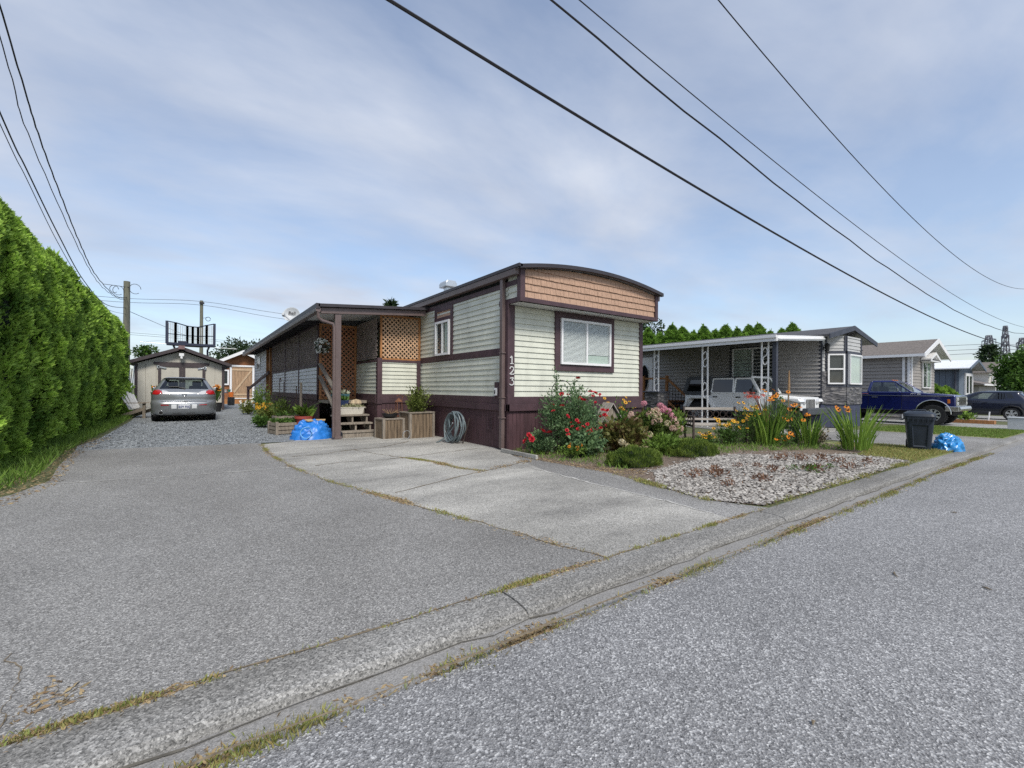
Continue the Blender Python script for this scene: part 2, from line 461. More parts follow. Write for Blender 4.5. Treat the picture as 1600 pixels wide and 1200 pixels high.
def pebbles(name, poly, n, s0, s1, m, z=0.0):
    q = poly_pts(poly, n)
    base = np.array([(1,0,0),(.25,.9,0),(-.8,.55,0),(-.75,-.6,0),(.3,-.95,0),(.1,0,.7),(0,0,-.5)])
    tri = [(0,1,5),(1,2,5),(2,3,5),(3,4,5),(4,0,5)]
    V = []; F = []
    s = s0 + (s1-s0)*rng.random(n)**2
    th = rng.random(n)*6.283; tx = rng.normal(size=n)*0.3
    B = base[None, :6, :]*(0.75+0.5*rng.random((n, 6, 3)))*s[:, None, None]
    c, sn = np.cos(th)[:, None], np.sin(th)[:, None]
    X = B[..., 0]*c - B[..., 1]*sn; Y = B[..., 0]*sn + B[..., 1]*c; Z = B[..., 2]*0.8 + B[..., 0]*tx[:, None]
    V = np.stack([X+q[:, 0:1], Y+q[:, 1:2], Z + z + gzv(q[:, 0:1]) + 0.25*s[:, None]], -1).reshape(-1, 3)
    F = (np.array(tri)[None] + 6*np.arange(n)[:, None, None]).reshape(-1, 3)
    me = np_mesh(name, V, F, m, tint=np.repeat(rng.random(n), 5))
    o = mobj(me, name); return o
M_PEB = leafmat("white_pebble", (.10, .09, .08), (.47, .445, .405), 0.0, 0.8)
o = pebbles("bed_gravel", PEB, 17000, 0.010, 0.030, M_PEB, 0.0)
tag(o, "loose white and grey crushed stones covering the front bed beside the kerb", "gravel", kind="stuff")
o = pebbles("stray_gravel", [(4.7, 3.7), (4.6, 2.4), (10.4, 2.23), (10.8, 3.2), (9.2, 4.3), (8.4, 4.7), (5.6, 4.5)], 1500, 0.010, 0.026, M_PEB, 0.0)
tag(o, "stray pale stones scattered over the soil at the edge of the white gravel", "gravel", kind="stuff")
M_GRV = leafmat("grey_stone_chips", (.06, .065, .07), (.36, .385, .4), 0.0, 0.85)
o = pebbles("drive_gravel", [(1.25, 11.05), (2.0, 12.6), (2.0, 20), (-1.7, 20), (-1.7, 14), (-1.8, 12.4), (-1.7, 11.6), (-.2, 11.3)], 15000, 0.008, 0.021, M_GRV, 0.0)
tag(o, "blue grey crushed gravel scattered over the drive behind the hatchback", "gravel", kind="stuff")

M_GR = leafmat("grass_blades", (.40, .31, .13), (.26, .33, .09), 0.35)
M_GRG = leafmat("green_blades", (.07, .14, .02), (.24, .38, .07), 0.35)
M_DRY = leafmat("dry_litter", (.20, .13, .075), (.46, .36, .2), 0.15)
def blades(pts, h0, h1, w, lean=0.5, flat=0.0, m=M_GR, tintlo=0, name="grass"):
    n = len(pts)
    c = np.column_stack([pts[:, 0], pts[:, 1], gzv(pts[:, 0]) + (pts[:, 2] if pts.shape[1] > 2 else 0)])
    d = np.column_stack([rng.normal(size=n)*lean, rng.normal(size=n)*lean, np.full(n, 1.0-flat)])
    V, F = leaf_arrays(c, d, h0+(h1-h0)*rng.random(n), w*(0.6+0.8*rng.random(n)))
    return np_mesh(name, V, F, m, tint=np.clip(tintlo+(1-tintlo)*rng.random(n), 0, 1))
def line_pts(line, n, w, clump=3.0, seed=0):
    L = np.array(line, float); seg = np.linalg.norm(np.diff(L, axis=0), axis=1); cum = np.concatenate([[0], np.cumsum(seg)])
    out = []
    while len(out) < n:
        t = rng.random()*cum[-1]
        if max(0.03, mnoise.noise(Vector((t*clump, seed, 0)))*1.6 + 0.8*mnoise.noise(Vector((t*clump*4, seed+3, 0)))) < rng.random(): continue
        i = min(np.searchsorted(cum, t, 'right')-1, len(seg)-1); f = (t-cum[i])/seg[i]
        p = L[i]*(1-f)+L[i+1]*f
        out.append((p[0]+rng.normal()*w, p[1]+rng.normal()*w, -0.003))
    return np.array(out)

def seam(name, line, n, w, h, z, label, m=M_GR, clump=1.5, seed=0, dry=True, litter=1.0):
    p = line_pts(line, n, w, clump, seed); p[:, 2] = z
    o = mobj(blades(p, h*0.4, h, 0.006, 0.6, m=m, name=name), name)
    tag(o, label, "grass", kind="stuff")
    if dry:
        p = line_pts(line, int(n*litter), w*1.3, clump*0.6, seed+5); p[:, 2] = z
        o = mobj(blades(p, 0.012, 0.04, 0.009, 1.0, flat=0.93, m=M_DRY, name="dry_litter"), "dry_litter")
        tag(o, "dry brown leaf litter in the " + label.split(" in the ")[-1], "litter", kind="stuff")
seam("gutter_grass", [(-1.5, 1.76), (0.6, 1.78), (3, 1.77), (7, 1.75), (10, 1.8), (14, 1.8)], 5200, 0.028, 0.045, -0.05, "short yellow green grass in the gutter joint along the road", seed=1, litter=1.5)
seam("kerb_grass", [(-2, 2.205), (0.8, 2.2), (3, 2.2), (4.7, 2.2)], 1500, 0.015, 0.035, 0.0, "thin yellowed grass in the joint behind the kerb", seed=9, litter=2.0)
seam("slab_moss", SEAM, 1500, 0.024, 0.03, 0.0, "green moss in the seam between asphalt drive and concrete pad", seed=14, litter=1.5)
CR1 = [(1.55, 7.35), (2.0, 7.5), (2.4, 7.35), (3.0, 7.4), (3.7, 7.55), (4.7, 7.75)]
CR2 = [(1.42, 8.55), (1.9, 8.6), (2.6, 8.9), (3.2, 8.95), (4.0, 9.6)]
CR3 = [(3.0, 7.4), (3.25, 6.7), (3.3, 5.95), (3.5, 5.55)]
CR4 = [(1.9, 4.95), (2.4, 5.15), (3.0, 5.4), (3.5, 5.55), (4.1, 5.75), (4.55, 5.95)]
CR5 = [(2.6, 8.9), (2.7, 8.3), (3.0, 7.4)]
seam("crack_moss", CR3, 1800, 0.03, 0.025, 0.0, "patchy moss in the long crack of the concrete pad", seed=3)
M_CRACK_OR_SHADE = mat("crack_dirt", (.17, .135, .09), 0.95, var=0.4, scale=25)
def crack(line, w, z=.004):
    b = MB(); pts = []
    for i in range(len(line)-1):
        n = 14
        for k in range(n):
            f = k/n; x = line[i][0]*(1-f)+line[i+1][0]*f; y = line[i][1]*(1-f)+line[i+1][1]*f
            d = mnoise.noise(Vector((x*6, y*6, i)))*0.05 + mnoise.noise(Vector((x*25, y*25, i)))*0.015
            pts.append((x+d, y+d*0.8))
    pts.append(line[-1])
    for i in range(len(pts)-1):
        (x0, y0), (x1, y1) = pts[i], pts[i+1]; L = math.hypot(x1-x0, y1-y0) or 1
        a = w*(0.35+abs(mnoise.noise(Vector((x0*3, y0*3, 7))))*1.6); nx, ny = -(y1-y0)/L*a, (x1-x0)/L*a
        b.quad((x0-nx, y0-ny, z), (x1-nx, y1-ny, z), (x1+nx, y1+ny, z), (x0+nx, y0+ny, z))
    o = b.build("pavement_crack_or_shade", M_CRACK_OR_SHADE); o["kind"] = "structure"; return o
for ln, w in ((CR1, .013), (CR2, .014), (CR3, .015), (CR4, .013), (CR5, .012), (SEAM, .008),
              ([(-0.62, 2.95), (-0.57, 2.6), (-0.52, 2.25)], .0025),
              ([(-3, 2.205), (2.4, 2.205), (4.8, 2.2)], .008), ([(-2, 1.745), (3, 1.745), (14, 1.76)], .008)):
    crack(ln, w)
_mk = M_CRACK_OR_SHADE; M_CRACK_OR_SHADE = mat('kerb_shade', (.10, .092, .075), .95, var=.4, scale=15)
crack([(-3, 1.918), (0, 1.918), (3, 1.918), (6, 1.918), (9, 1.92)], .006, -.047)  # dark ribbon painted in as the shade line along the kerb foot
M_CRACK_OR_SHADE = _mk
M_PALELINE = mat('pale_joint', (.46, .45, .42), .9, var=.25, scale=12)
_mcs = M_CRACK_OR_SHADE; M_CRACK_OR_SHADE = M_PALELINE
crack([(-1.5, 7.75), (-0.5, 7.55), (0.77, 7.41), (1.2, 7.4)], .016)
crack([(4.22, 5.4), (4.19, 4.2), (4.18, 3.0), (4.14, 2.4)], .016)
M_CRACK_OR_SHADE = _mcs
# verge below the hedge
p = poly_pts([(-2.5, 7.0), (-1.75, 7.3), (-1.6, 8.0), (-1.72, 9.5), (-1.85, 11.5), (-1.8, 14), (-1.8, 20), (-2.0, 26), (-2.6, 26), (-2.6, 7.0)], 9000)
o = mobj(blades(p, 0.06, 0.24, 0.012, 0.5, m=M_GRG, name="verge_grass"), "verge_grass")
tag(o, "rough green grass and weeds growing along the foot of the hedge", "grass", kind="stuff")
p = poly_pts([(-2.6, 5.2), (-1.5, 6.6), (-1.3, 7.6), (-1.45, 9), (-1.6, 11), (-1.5, 14), (-2.0, 14), (-2.3, 7), (-2.8, 6)], 2600)
p2 = np.column_stack([p, np.full(len(p), .003)])
o = mobj(blades(p2, 0.015, 0.06, 0.012, 1.0, flat=0.92, m=M_DRY, name="hedge_litter"), "hedge_litter")
tag(o, "dry brown cedar litter spread on the asphalt below the hedge", "litter", kind="stuff")
p = poly_pts([(10.2, 2.24), (13.3, 2.24), (13.3, 3.5), (12.4, 4.2), (11.6, 3.3), (10.3, 3.1)], 9000)
o = mobj(blades(p, 0.02, 0.07, 0.010, 0.6, m=M_GR, name="verge_grass"), "verge_grass")
tag(o, "dry patchy grass around the wheeled bin beside the kerb", "grass", kind="stuff")
p = poly_pts([(18.75, 2.24), (24.3, 2.24), (24.3, 4.8), (22, 5.6), (18.6, 5.4)], 16000)
o = mobj(blades(p, 0.03, 0.08, 0.016, 0.5, m=leafmat("lawn_blades", (.16, .18, .05), (.19, .32, .06), .35), name="lawn_grass"), "lawn_grass")
tag(o, "mown green lawn strip in front of the pickup truck", "grass", kind="stuff")
p = poly_pts([(4.9, 6.7), (5.0, 5.3), (5.2, 4.4), (6.6, 4.9), (9, 4.4), (11.6, 3.4), (12.4, 6.5), (5.2, 7.1)], 7000)
o = mobj(blades(p, 0.03, 0.13, 0.012, 0.7, m=M_GRG, name="bed_weeds"), "bed_weeds")
tag(o, "low green weeds and ground cover between the flowers of the front bed", "ground cover", kind="stuff")
p = np.concatenate([line_pts([(4.6, 2.7), (4.75, 3.5), (4.95, 4.4)], 700, .04, 1.5, 2), line_pts([(4.85, 2.25), (10.2, 2.26)], 1200, .04, 1.2, 4)])
o = mobj(blades(p, 0.02, 0.06, 0.008, 0.7, m=M_GR, name="edge_grass"), "edge_grass")
tag(o, "sparse grass along the edge of the white gravel bed", "grass", kind="stuff")
_c = lambda a: np.column_stack([a[:, :2], np.full(len(a), .004)])
p = np.concatenate([_c(x) for x in [poly_pts([(4.9, 4.4), (5.2, 4.1), (5.5, 4.2), (5.1, 5.2), (4.9, 6.6), (4.7, 6.5)], 900), line_pts([(3.1, 5.45), (4.6, 5.95)], 250, .06, 3, 8), poly_pts([(-.55, 2.3), (-.3, 2.35), (-.45, 2.6)], 70)]])
o = mobj(blades(p, 0.015, 0.05, 0.01, 1.0, flat=0.92, m=M_DRY, name="bed_litter"), "bed_litter")
tag(o, "dry straw and leaf litter spilling from the flower bed onto the pavement", "litter", kind="stuff")
# ================================================================== the mobile home
M_SIDE = mat("pale_green_siding", (.625, .635, .54), 0.55, var=0.06, scale=3, grime=0.2)
M_SIDEW = mat("white_siding", (.72, .72, .72), 0.55, var=0.06, scale=3, grime=0.2)
M_PURP = mat("plum_brown_trim", (.066, .036, .043), 0.6, var=0.25, scale=5, stretch=(1, 1, 1), bump=0.15, bscale=40)
M_PURP2 = mat("plum_skirting", (.076, .038, .044), 0.65, var=0.3, scale=4, stretch=(6, 6, .6), grime=0.3)
M_DOWN = mat("brown_downpipe", (.13, .095, .09), 0.4, var=0.12)
M_EDGE = mat("dark_roof_edge", (.035, .03, .035), 0.5, var=0.2)
M_SHAKE = mat("tan_shakes", (.43, .275, .19), 0.75, var=0.2, scale=9, stretch=(7, 7, .8), bump=0.25, bscale=30)
M_WHITE = mat("white_vinyl", (.78, .78, .78), 0.4, var=0.03)
M_GLASS = glassmat("window_glass", (.93, .96, .95), base=0.0)
M_BLIND = mat("blind_slats", (.82, .83, .82), 0.5, var=0.04)
M_DARKIN = mat("dark_interior", (.03, .035, .037), 0.8, var=0.2)
M_CURT = mat("curtain", (.45, .52, .47), 0.8, var=0.15, scale=20, stretch=(6, 6, .3))
M_METAL = mat("galvanised", (.55, .57, .58), 0.35, metal=0.8, var=0.12)
M_ROOFING = mat("roof_sheet", (.30, .30, .31), 0.6, var=0.15)
M_SOFFIT = mat("soffit_white", (.62, .63, .62), 0.6, var=0.06)
M_RED = mat("cedar_lattice", (.36, .155, .075), 0.7, var=0.3, scale=7, stretch=(3, 3, 1))
M_TANL = mat("pale_lattice", (.52, .33, .2), 0.7, var=0.25, scale=7)
M_GREYL = mat("weathered_lattice", (.27, .22, .20), 0.8, var=0.3, scale=6)
M_ORW = mat("orange_cedar", (.34, .15, .05), 0.6, var=0.35, scale=6, stretch=(4, 4, .5))
M_GREYW = mat("weathered_wood", (.24, .205, .165), 0.85, var=0.4, scale=7, stretch=(5, 5, .6), bump=0.3, bscale=40)
M_BLACK = mat("matt_black", (.015, .015, .016), 0.5, var=0.2)

def siding(b, P, a0, a1, z0, z1, course, d=0.022, m=0):
    z = z0
    while z < z1-1e-4:
        zt = min(z+course, z1); f = (zt-z)/course
        b.add([P(a0, d, z), P(a1, d, z), P(a1, d*(1-f)+0.001, zt), P(a0, d*(1-f)+0.001, zt),
               P(a0, 0, z), P(a1, 0, z)], [(0, 1, 2, 3), (4, 5, 1, 0)], m)
        z += course
def boards(b, P, a0, a1, z0, z1, w, d=0.012, gap=0.006, m=0):
    a = a0
    while a < a1-1e-4:
        e = min(a+w, a1)
        if e-a > 0.02:
            q = [P(a+gap/2, d, z0), P(e-gap/2, d, z0), P(e-gap/2, d, z1), P(a+gap/2, d, z1),
                 P(a+gap/2, -.005, z0), P(e-gap/2, -.005, z0), P(e-gap/2, -.005, z1), P(a+gap/2, -.005, z1)]
            b.add(q, [(0, 1, 2, 3), (0, 3, 7, 4), (1, 5, 6, 2), (3, 2, 6, 7)], m)
        a += w
def slab(b, P, a0, a1, z0, z1, d0, d1, m=0):
    b.add([P(a0, d0, z0), P(a1, d0, z0), P(a1, d0, z1), P(a0, d0, z1), P(a0, d1, z0), P(a1, d1, z0), P(a1, d1, z1), P(a0, d1, z1)],
          [(0, 1, 2, 3), (4, 7, 6, 5), (0, 4, 5, 1), (1, 5, 6, 2), (2, 6, 7, 3), (3, 7, 4, 0)], m)
def frame_ring(b, P, a0, a1, z0, z1, w, d0, d1, m=0):
    slab(b, P, a0, a1, z0, z0+w, d0, d1, m); slab(b, P, a0, a1, z1-w, z1, d0, d1, m)
    slab(b, P, a0, a0+w, z0+w, z1-w, d0, d1, m); slab(b, P, a1-w, a1, z0+w, z1-w, d0, d1, m)
def facing_y(Y): return lambda a, o, z: (a, Y-o, z)          # wall that looks towards -Y
def facing_x(X): return lambda a, o, z: (X-o, a, z)          # wall that looks towards -X

def add_window(root, P, a0, a1, z0, z1, split=0.5, blinds=(), fw=0.05, d=0.075, label=None, curtain=None, glass=M_GLASS, back=M_DARKIN):
    b = MB(); frame_ring(b, P, a0, a1, z0, z1, fw, 0.0, d)
    am = a0+(a1-a0)*split
    if split > 0: slab(b, P, am-fw*0.45, am+fw*0.45, z0+fw, z1-fw, 0.012, d-0.008)
    w = b.build("window", M_WHITE, root, world=True)
    if label: w["label"] = label
    g = MB()
    for s, e in (((a0+fw, am-fw*.45), (am+fw*.45, a1-fw)) if split > 0 else ((a0+fw, a1-fw),)):
        g.quad(P(s, d-.02, z0+fw), P(e, d-.02, z0+fw), P(e, d-.02, z1-fw), P(s, d-.02, z1-fw))
    gl = g.build("pane", glass, root, world=True); gl.parent = w
    k = MB(); slab(k, P, a0+fw, a1-fw, z0+fw, z1-fw, 0.004, 0.010)
    kb = k.build("backing", back, root, world=True); kb.parent = w
    for (s, e, zb, zt) in blinds:
        bb = MB(); z = zb
        while z < zt:
            bb.add([P(s, .016, z+.021), P(e, .016, z+.021), P(e, .034, z+.002), P(s, .034, z+.002)], [(0, 1, 2, 3)])
            z += 0.026
        o = bb.build("blind", M_BLIND, root, world=True); o.parent = w
    if curtain:
        cb = MB(); s, e, zb, zt = curtain; n = 40
        pr = [P(s+(e-s)*i/n, .02+.006*math.sin(i*1.9), zb) for i in range(n+1)] + [P(s+(e-s)*i/n, .02+.006*math.sin(i*1.9), zt) for i in range(n+1)]
        cb.add(pr, [(i, i+1, n+2+i, n+1+i) for i in range(n)])
        o = cb.build("curtain", M_CURT, root, world=True); o.parent = w
    return w

XS, YF, XE, YE = 5.06, 7.2, 9.12, 30.0
home = thing("mobile_home", "pale green mobile home with plum trim and tan shingled front overhang, numbered 123", "house", (7.1, 7.2, 0))
pf, ps = facing_y(YF), facing_x(XS)
b = MB(); b.box(XS+.02, XE-.02, YF+.02, YE, .05, 3.42); b.build("inner_wall", M_DARKIN, home, world=True)
b = MB(); siding(b, pf, XS+.02, XE-.02, 1.05, 2.85, .1125); b.build("front_siding", M_SIDE, home, world=True)
b = MB()
siding(b, ps, YF+.0, YE, 1.05, 1.87, .1125); siding(b, ps, YF, YE, 2.02, 3.2, .1125)
siding(b, ps, 6.86, YF, 2.96, 3.25, .1125)
b.build("side_siding", M_SIDE, home, world=True)
b = MB(); b.box(XS-.0, XS+.03, 6.84, YF+.02, 2.93, 3.42); b.build("overhang_cheek", M_SIDE, home, world=True)
# trim
b = MB()
slab(b, pf, XS-.03, XS+.13, .90, 2.85, 0, .035); slab(b, pf, XE-.12, XE+.0, .90, 2.85, 0, .035)
slab(b, pf, XS+.13, XE-.12, .90, 1.05, 0, .03)
slab(b, pf, XS-.05, XE+.02, .765, .90, 0, .06)
slab(b, ps, YF-.0, YE, .90, 1.05, 0, .03); slab(b, ps, YF-.06, YE, .765, .90, 0.0, .05)
slab(b, ps, YF-.03, YF+.12, 1.05, 2.9, 0, .034)
slab(b, ps, YF+.12, YE, 1.87, 2.02, 0, .03)
slab(b, ps, 6.9, YE, 3.2, 3.30, 0, .03)
slab(b, ps, YF-.36, YF+.3, 2.86, 2.96, 0, .028)
b.build("trim", M_PURP, home, world=True, bevel=.004)
b = MB()
boards(b, pf, XS, XE, .0, .765, .098); boards(b, ps, YF, YE, .0, .765, .098)
b.box(XS+.006, XE-.006, YF+.006, YE, 0, .765)
b.build("skirting", M_PURP2, home, world=True)
b = MB(); frame_ring(b, ps, 7.72, 7.9, .36, .62, .02, 0, .03); 
for k in range(7): slab(b, ps, 7.74, 7.88, .385+.032*k, .40+.032*k, .01, .024)
b.build("crawl_vent", M_PURP, home, world=True)
# roof
def arch(x): return 3.46 + 0.21*(1-((x-7.08)/2.14)**2)
xs = [4.94 + (9.22-4.94)*i/24 for i in range(25)]
b = MB(); b.prism([(x, arch(x)+.05) for x in xs] + [(x, arch(x)) for x in xs[::-1]], 'y', 6.68, YE+.2)
b.build("roof", M_ROOFING, home, world=True)
b = MB(); b.prism([(x, arch(x)+.062) for x in xs] + [(x, arch(x)-.012) for x in xs[::-1]], 'y', 6.64, 6.72)
b.prism([(4.90, 3.475), (4.98, 3.475), (4.98, 3.525), (4.90, 3.535)], 'y', 6.64, YE)
b.build("roof_edge", M_EDGE, home, world=True)
b = MB(); b.prism([(4.92, 3.36), (5.03, 3.36), (5.03, 3.47), (4.91, 3.47)], 'y', 6.78, YE); b.build("gutter", M_DOWN, home, world=True, bevel=.006)
b = MB(); b.prism([(9.14, 3.36), (9.26, 3.36), (9.27, 3.47), (9.14, 3.47)], 'y', 6.78, YE); b.build("gutter", M_DOWN, home, world=True, bevel=.006)
b = MB()
b.prism([(x, arch(x)-.02) for x in xs[1:-1]] + [(XE+.02, 2.9), (XS-.02, 2.9)], 'y', 6.80, 6.84)
b.box(XS-.02, XE+.02, 6.78, YF, 2.86, 2.885)
b.build("overhang_soffit", M_SOFFIT, home, world=True)
b = MB()
b.box(XS-.05, XS+.06, 6.745, 6.86, 2.86, 3.47); b.box(XE-.07, XE+.03, 6.745, 6.86, 2.86, 3.47)
b.box(XS+.06, XE-.07, 6.75, 6.84, 2.86, 2.945); b.box(XE-.0, XE+.03, 6.86, YF+.3, 2.86, 3.42)
b.build("overhang_trim", M_PURP, home, world=True, bevel=.004)
b = MB(); z = 2.945; row = 0
while z < 3.68:
    x = XS+.06 - random.random()*.12
    while x < XE-.07:
        w = random.choice([.09, .12, .135, .15, .17]); x0, x1 = max(x, XS+.06), min(x+w-.005, XE-.07)
        zt = min(z+.145, arch(min(max((x0+x1)/2, 4.95), 9.2))-.022)
        if x1-x0 > .02 and zt-z > .02:
            yb = 6.768+random.uniform(-.003, .003); dz = random.uniform(-.004, .004)
            b.add([(x0, yb, z+dz), (x1, yb, z+dz), (x1, 6.792, zt), (x0, 6.792, zt), (x0, 6.8, z+dz), (x1, 6.8, z+dz), (x1, 6.8, zt), (x0, 6.8, zt)],
                  [(0, 1, 2, 3), (4, 5, 1, 0), (0, 3, 7, 4), (1, 5, 6, 2)])
        x += w
    z += .135; row += 1
b.build("shake_fascia", M_SHAKE, home, world=True)
# downpipe on the front corner
b = MB()
dp = lambda z0, z1: b.prism([(XS-.11, YF+.06), (XS-.035, YF+.06), (XS-.035, YF+.15), (XS-.11, YF+.15)], 'z', z0, z1)
dp(.03, 3.4)
for z in (.62, 1.02, 1.9): b.box(XS-.118, XS-.02, YF+.04, YF+.17, z, z+.025)
b.build("downpipe", M_DOWN, home, world=True, bevel=.005)
# front window
b = MB(); frame_ring(b, pf, 6.24, 8.06, 1.60, 2.86, .14, .0, .05)
ft = b.build("window_trim", M_PURP, home, world=True, bevel=.004)
w = add_window(home, facing_y(YF-.012), 6.38, 7.92, 1.74, 2.72, .5, blinds=((6.44, 7.12, 1.80, 2.66), (7.18, 7.86, 1.98, 2.66)), curtain=(7.2, 7.86, 1.79, 1.97))
# side window with a shingle panel above it
b = MB(); frame_ring(b, ps, 9.46, 10.42, 1.90, 3.22, .11, .0, .042); slab(b, ps, 9.57, 10.31, 2.86, 2.96, 0, .042)
b.build("window_trim", M_PURP, home, world=True, bevel=.004)
add_window(home, facing_x(XS-.012), 9.57, 10.31, 2.02, 2.86, .5, curtain=(9.63, 9.86, 2.08, 2.8))
b = MB()
for r_ in range(2):
    a = 9.57
    while a < 10.31:
        w_ = random.choice([.1, .13, .16]); e = min(a+w_-.004, 10.31)
        b.add([ps(a, .03, 2.96+r_*.13), ps(e, .03, 2.96+r_*.13), ps(e, .012, 3.09+r_*.08), ps(a, .012, 3.09+r_*.08), ps(a, .0, 2.96+r_*.13), ps(e, .0, 2.96+r_*.13)], [(0, 1, 2, 3), (4, 5, 1, 0)])
        a += w_
b.build("shake_panel", M_SHAKE, home, world=True)
# house number and outlet
M_NUM = mat("white_number", (.68, .68, .66), 0.4, var=0.02)
def stroke(b, pts, w, c, s):
    P3 = [(c[0]+x*s, c[1], c[2]+z*s) for x, z in pts]
    for i in range(len(P3)-1): b.bar(P3[i], P3[i+1], w, .012, up=(0, 1, 0))
cx, yy = XS+.055, YF-.045
b = MB(); stroke(b, [(-.25, .75), (0, 1), (0, 0)], .018, (cx, yy, 1.70), .15); stroke(b, [(-.28, 0), (.28, 0)], .014, (cx, yy, 1.70), .15)
b.build("house_number", M_NUM, home, world=True)
b = MB(); stroke(b, [(-.3, .7), (-.28, .88), (-.1, 1), (.12, .98), (.28, .82), (.26, .62), (.1, .4), (-.32, .02), (.32, .02), (.32, .18)], .016, (cx, yy, 1.49), .15)
b.build("house_number", M_NUM, home, world=True)
b = MB(); stroke(b, [(-.3, .9), (.3, .98), (.0, .62), (.2, .58), (.32, .38), (.28, .12), (.05, 0), (-.2, .02), (-.32, .15)], .016, (cx, yy, 1.28), .15)
b.build("house_number", M_NUM, home, world=True)
b = MB(); slab(b, ps, 7.46, 7.62, 1.04, 1.34, .0, .045); o1 = b.build("outlet_board", M_PURP, home, world=True)
b = MB(); slab(b, facing_x(XS-.045), 7.5, 7.58, 1.07, 1.22, 0, .04); slab(b, facing_x(XS-.085), 7.525, 7.555, 1.1, 1.18, 0, .012, 1); o2 = b.build("outlet_cover", [M_WHITE, M_BLACK], home, world=True, bevel=.006); o2.parent = o1
# roof vent
b = MB(); b.box(5.40, 5.58, 10.5, 10.68, 3.5, 3.86)
b.prism([(5.33, 3.86), (5.65, 3.86), (5.65, 3.96), (5.60, 4.02), (5.38, 4.02), (5.33, 3.96)], 'y', 10.40, 10.80)
b.build("roof_vent", M_METAL, home, world=True, bevel=.01)

# ================================================================== the porch
porch = thing("porch", "covered side porch with lattice screens and plum posts along the green mobile home", "porch", (3.9, 12, 0))
XP, YP0, YP1 = 2.85, 13.15, 21.7
def proof(x): return 3.06 + (x-2.36)*(3.26-3.06)/(5.0-2.36)
b = MB(); b.prism([(2.36, 3.06), (5.02, 3.26), (5.02, 3.30), (2.36, 3.10)], 'y', 10.84, 28.6); b.build("roof", M_ROOFING, porch, world=True)
b = MB(); b.prism([(2.33, 3.04), (5.0, 3.245), (5.0, 3.31), (2.33, 3.11)], 'y', 10.78, 10.84)
b.prism([(2.28, 3.0), (2.36, 3.0), (2.36, 3.115), (2.28, 3.115)], 'y', 10.78, 28.6); b.build("roof_edge", M_EDGE, porch, world=True)
b = MB(); b.prism([(2.40, 2.90), (4.98, 3.10), (4.98, 3.235), (2.40, 3.035)], 'y', 10.86, 10.93); b.build("front_beam", M_DOWN, porch, world=True, bevel=.005)
b = MB(); b.prism([(2.28, 2.93), (2.37, 2.91), (2.39, 3.0), (2.27, 3.0)], 'y', 10.8, 28.6); b.build("gutter", M_DOWN, porch, world=True, bevel=.005)
b = MB(); b.prism([(2.40, 3.03), (5.0, 3.235), (5.0, 3.25), (2.40, 3.045)], 'y', 10.93, 13.2); b.build("ceiling", M_SOFFIT, porch, world=True)
b = MB(); b.prism([(2.40, 2.93), (2.9, 2.97), (2.9, 3.08), (2.40, 3.04)], 'y', 13.4, 13.445)
ra = b.build("rafter_end", M_EDGE, porch, world=True)
for k in range(1, 25):
    c_ = ra.copy(); COL.objects.link(c_); c_.parent = porch; c_.location = (0, .6*k, 0)
b = MB(); b.box(2.715, 2.855, 10.88, 11.02, 0, 2.97); b.box(2.69, 2.88, 10.86, 11.04, 0, .06); b.build("post", M_DOWN, porch, world=True, bevel=.006)
b = MB(); b.tube([(2.33, 10.84, 2.93), (2.34, 10.85, 2.80), (2.42, 10.86, 2.74), (2.66, 10.86, 2.68), (2.69, 10.86, 2.6), (2.69, 10.86, .05)], .035, 8)
b.build("downpipe", M_DOWN, porch, smooth=True, world=True)
# deck, low walls
b = MB(); b.box(XP, XS-.06, YP0, 22.4, .80, .87); b.box(XP, 3.85, 12.1, YP0, .80, .87); b.build("deck", M_GREYW, porch, world=True)
px_ = facing_x(XP)
b = MB(); siding(b, px_, YP0, YP1, 1.02, 1.79, .1125); b.box(XP+.003, XP+.03, YP0, YP1, 1.02, 1.8); b.build("low_wall", M_SIDEW, porch, world=True)
b = MB()
for y in (13.15, 15.8, 18.4, 21.62): b.box(XP-.03, XP+.06, y, y+.10, .86, 2.97)
slab(b, px_, 13.15, 21.72, 1.79, 1.85, 0, .032); slab(b, px_, 13.15, 21.72, .86, 1.02, 0, .034); slab(b, px_, 13.15, 21.72, 2.93, 2.98, 0, .032)
b.build("rail_frame", M_PURP, porch, world=True)
b = MB(); boards(b, px_, 13.15, 22.4, 0, .86, .1); b.box(XP+.006, XP+.03, 13.15, 22.4, 0, .86); b.build("skirting", M_PURP2, porch, world=True)
def lattice(b, P, a0, a1, z0, z1, sp, w, d=.008, m=0):
    W, Hh = a1-a0, z1-z0
    for sg, off in ((1, 0.0), (-1, d+.001)):
        k = -Hh
        while k < W:
            pts = []
            t0, t1 = max(0, -k), min(Hh, W-k)
            if t1-t0 > .01:
                if sg == 1: p, q = (a0+k+t0, z0+t0), (a0+k+t1, z0+t1)
                else: p, q = (a0+k+t0, z1-t0), (a0+k+t1, z1-t1)
                hw = w*0.707
                for a_, b_ in ((p, q),):
                    b.add([P(a_[0]-hw, off, a_[1]), P(a_[0]+hw, off, a_[1]), P(b_[0]+hw, off, b_[1]), P(b_[0]-hw, off, b_[1]),
                           P(a_[0]-hw, off+d, a_[1]), P(a_[0]+hw, off+d, a_[1]), P(b_[0]+hw, off+d, b_[1]), P(b_[0]-hw, off+d, b_[1])],
                          [(0, 1, 2, 3), (4, 7, 6, 5), (0, 4, 5, 1), (1, 5, 6, 2), (2, 6, 7, 3), (3, 7, 4, 0)], m)
            k += sp
for a0, a1 in ((13.26, 15.79), (15.91, 18.39), (18.51, 21.61)):
    b = MB(); lattice(b, px_, a0, a1, 1.86, 2.93, .125, .028); b.build("lattice_panel", M_GREYL, porch, world=True)
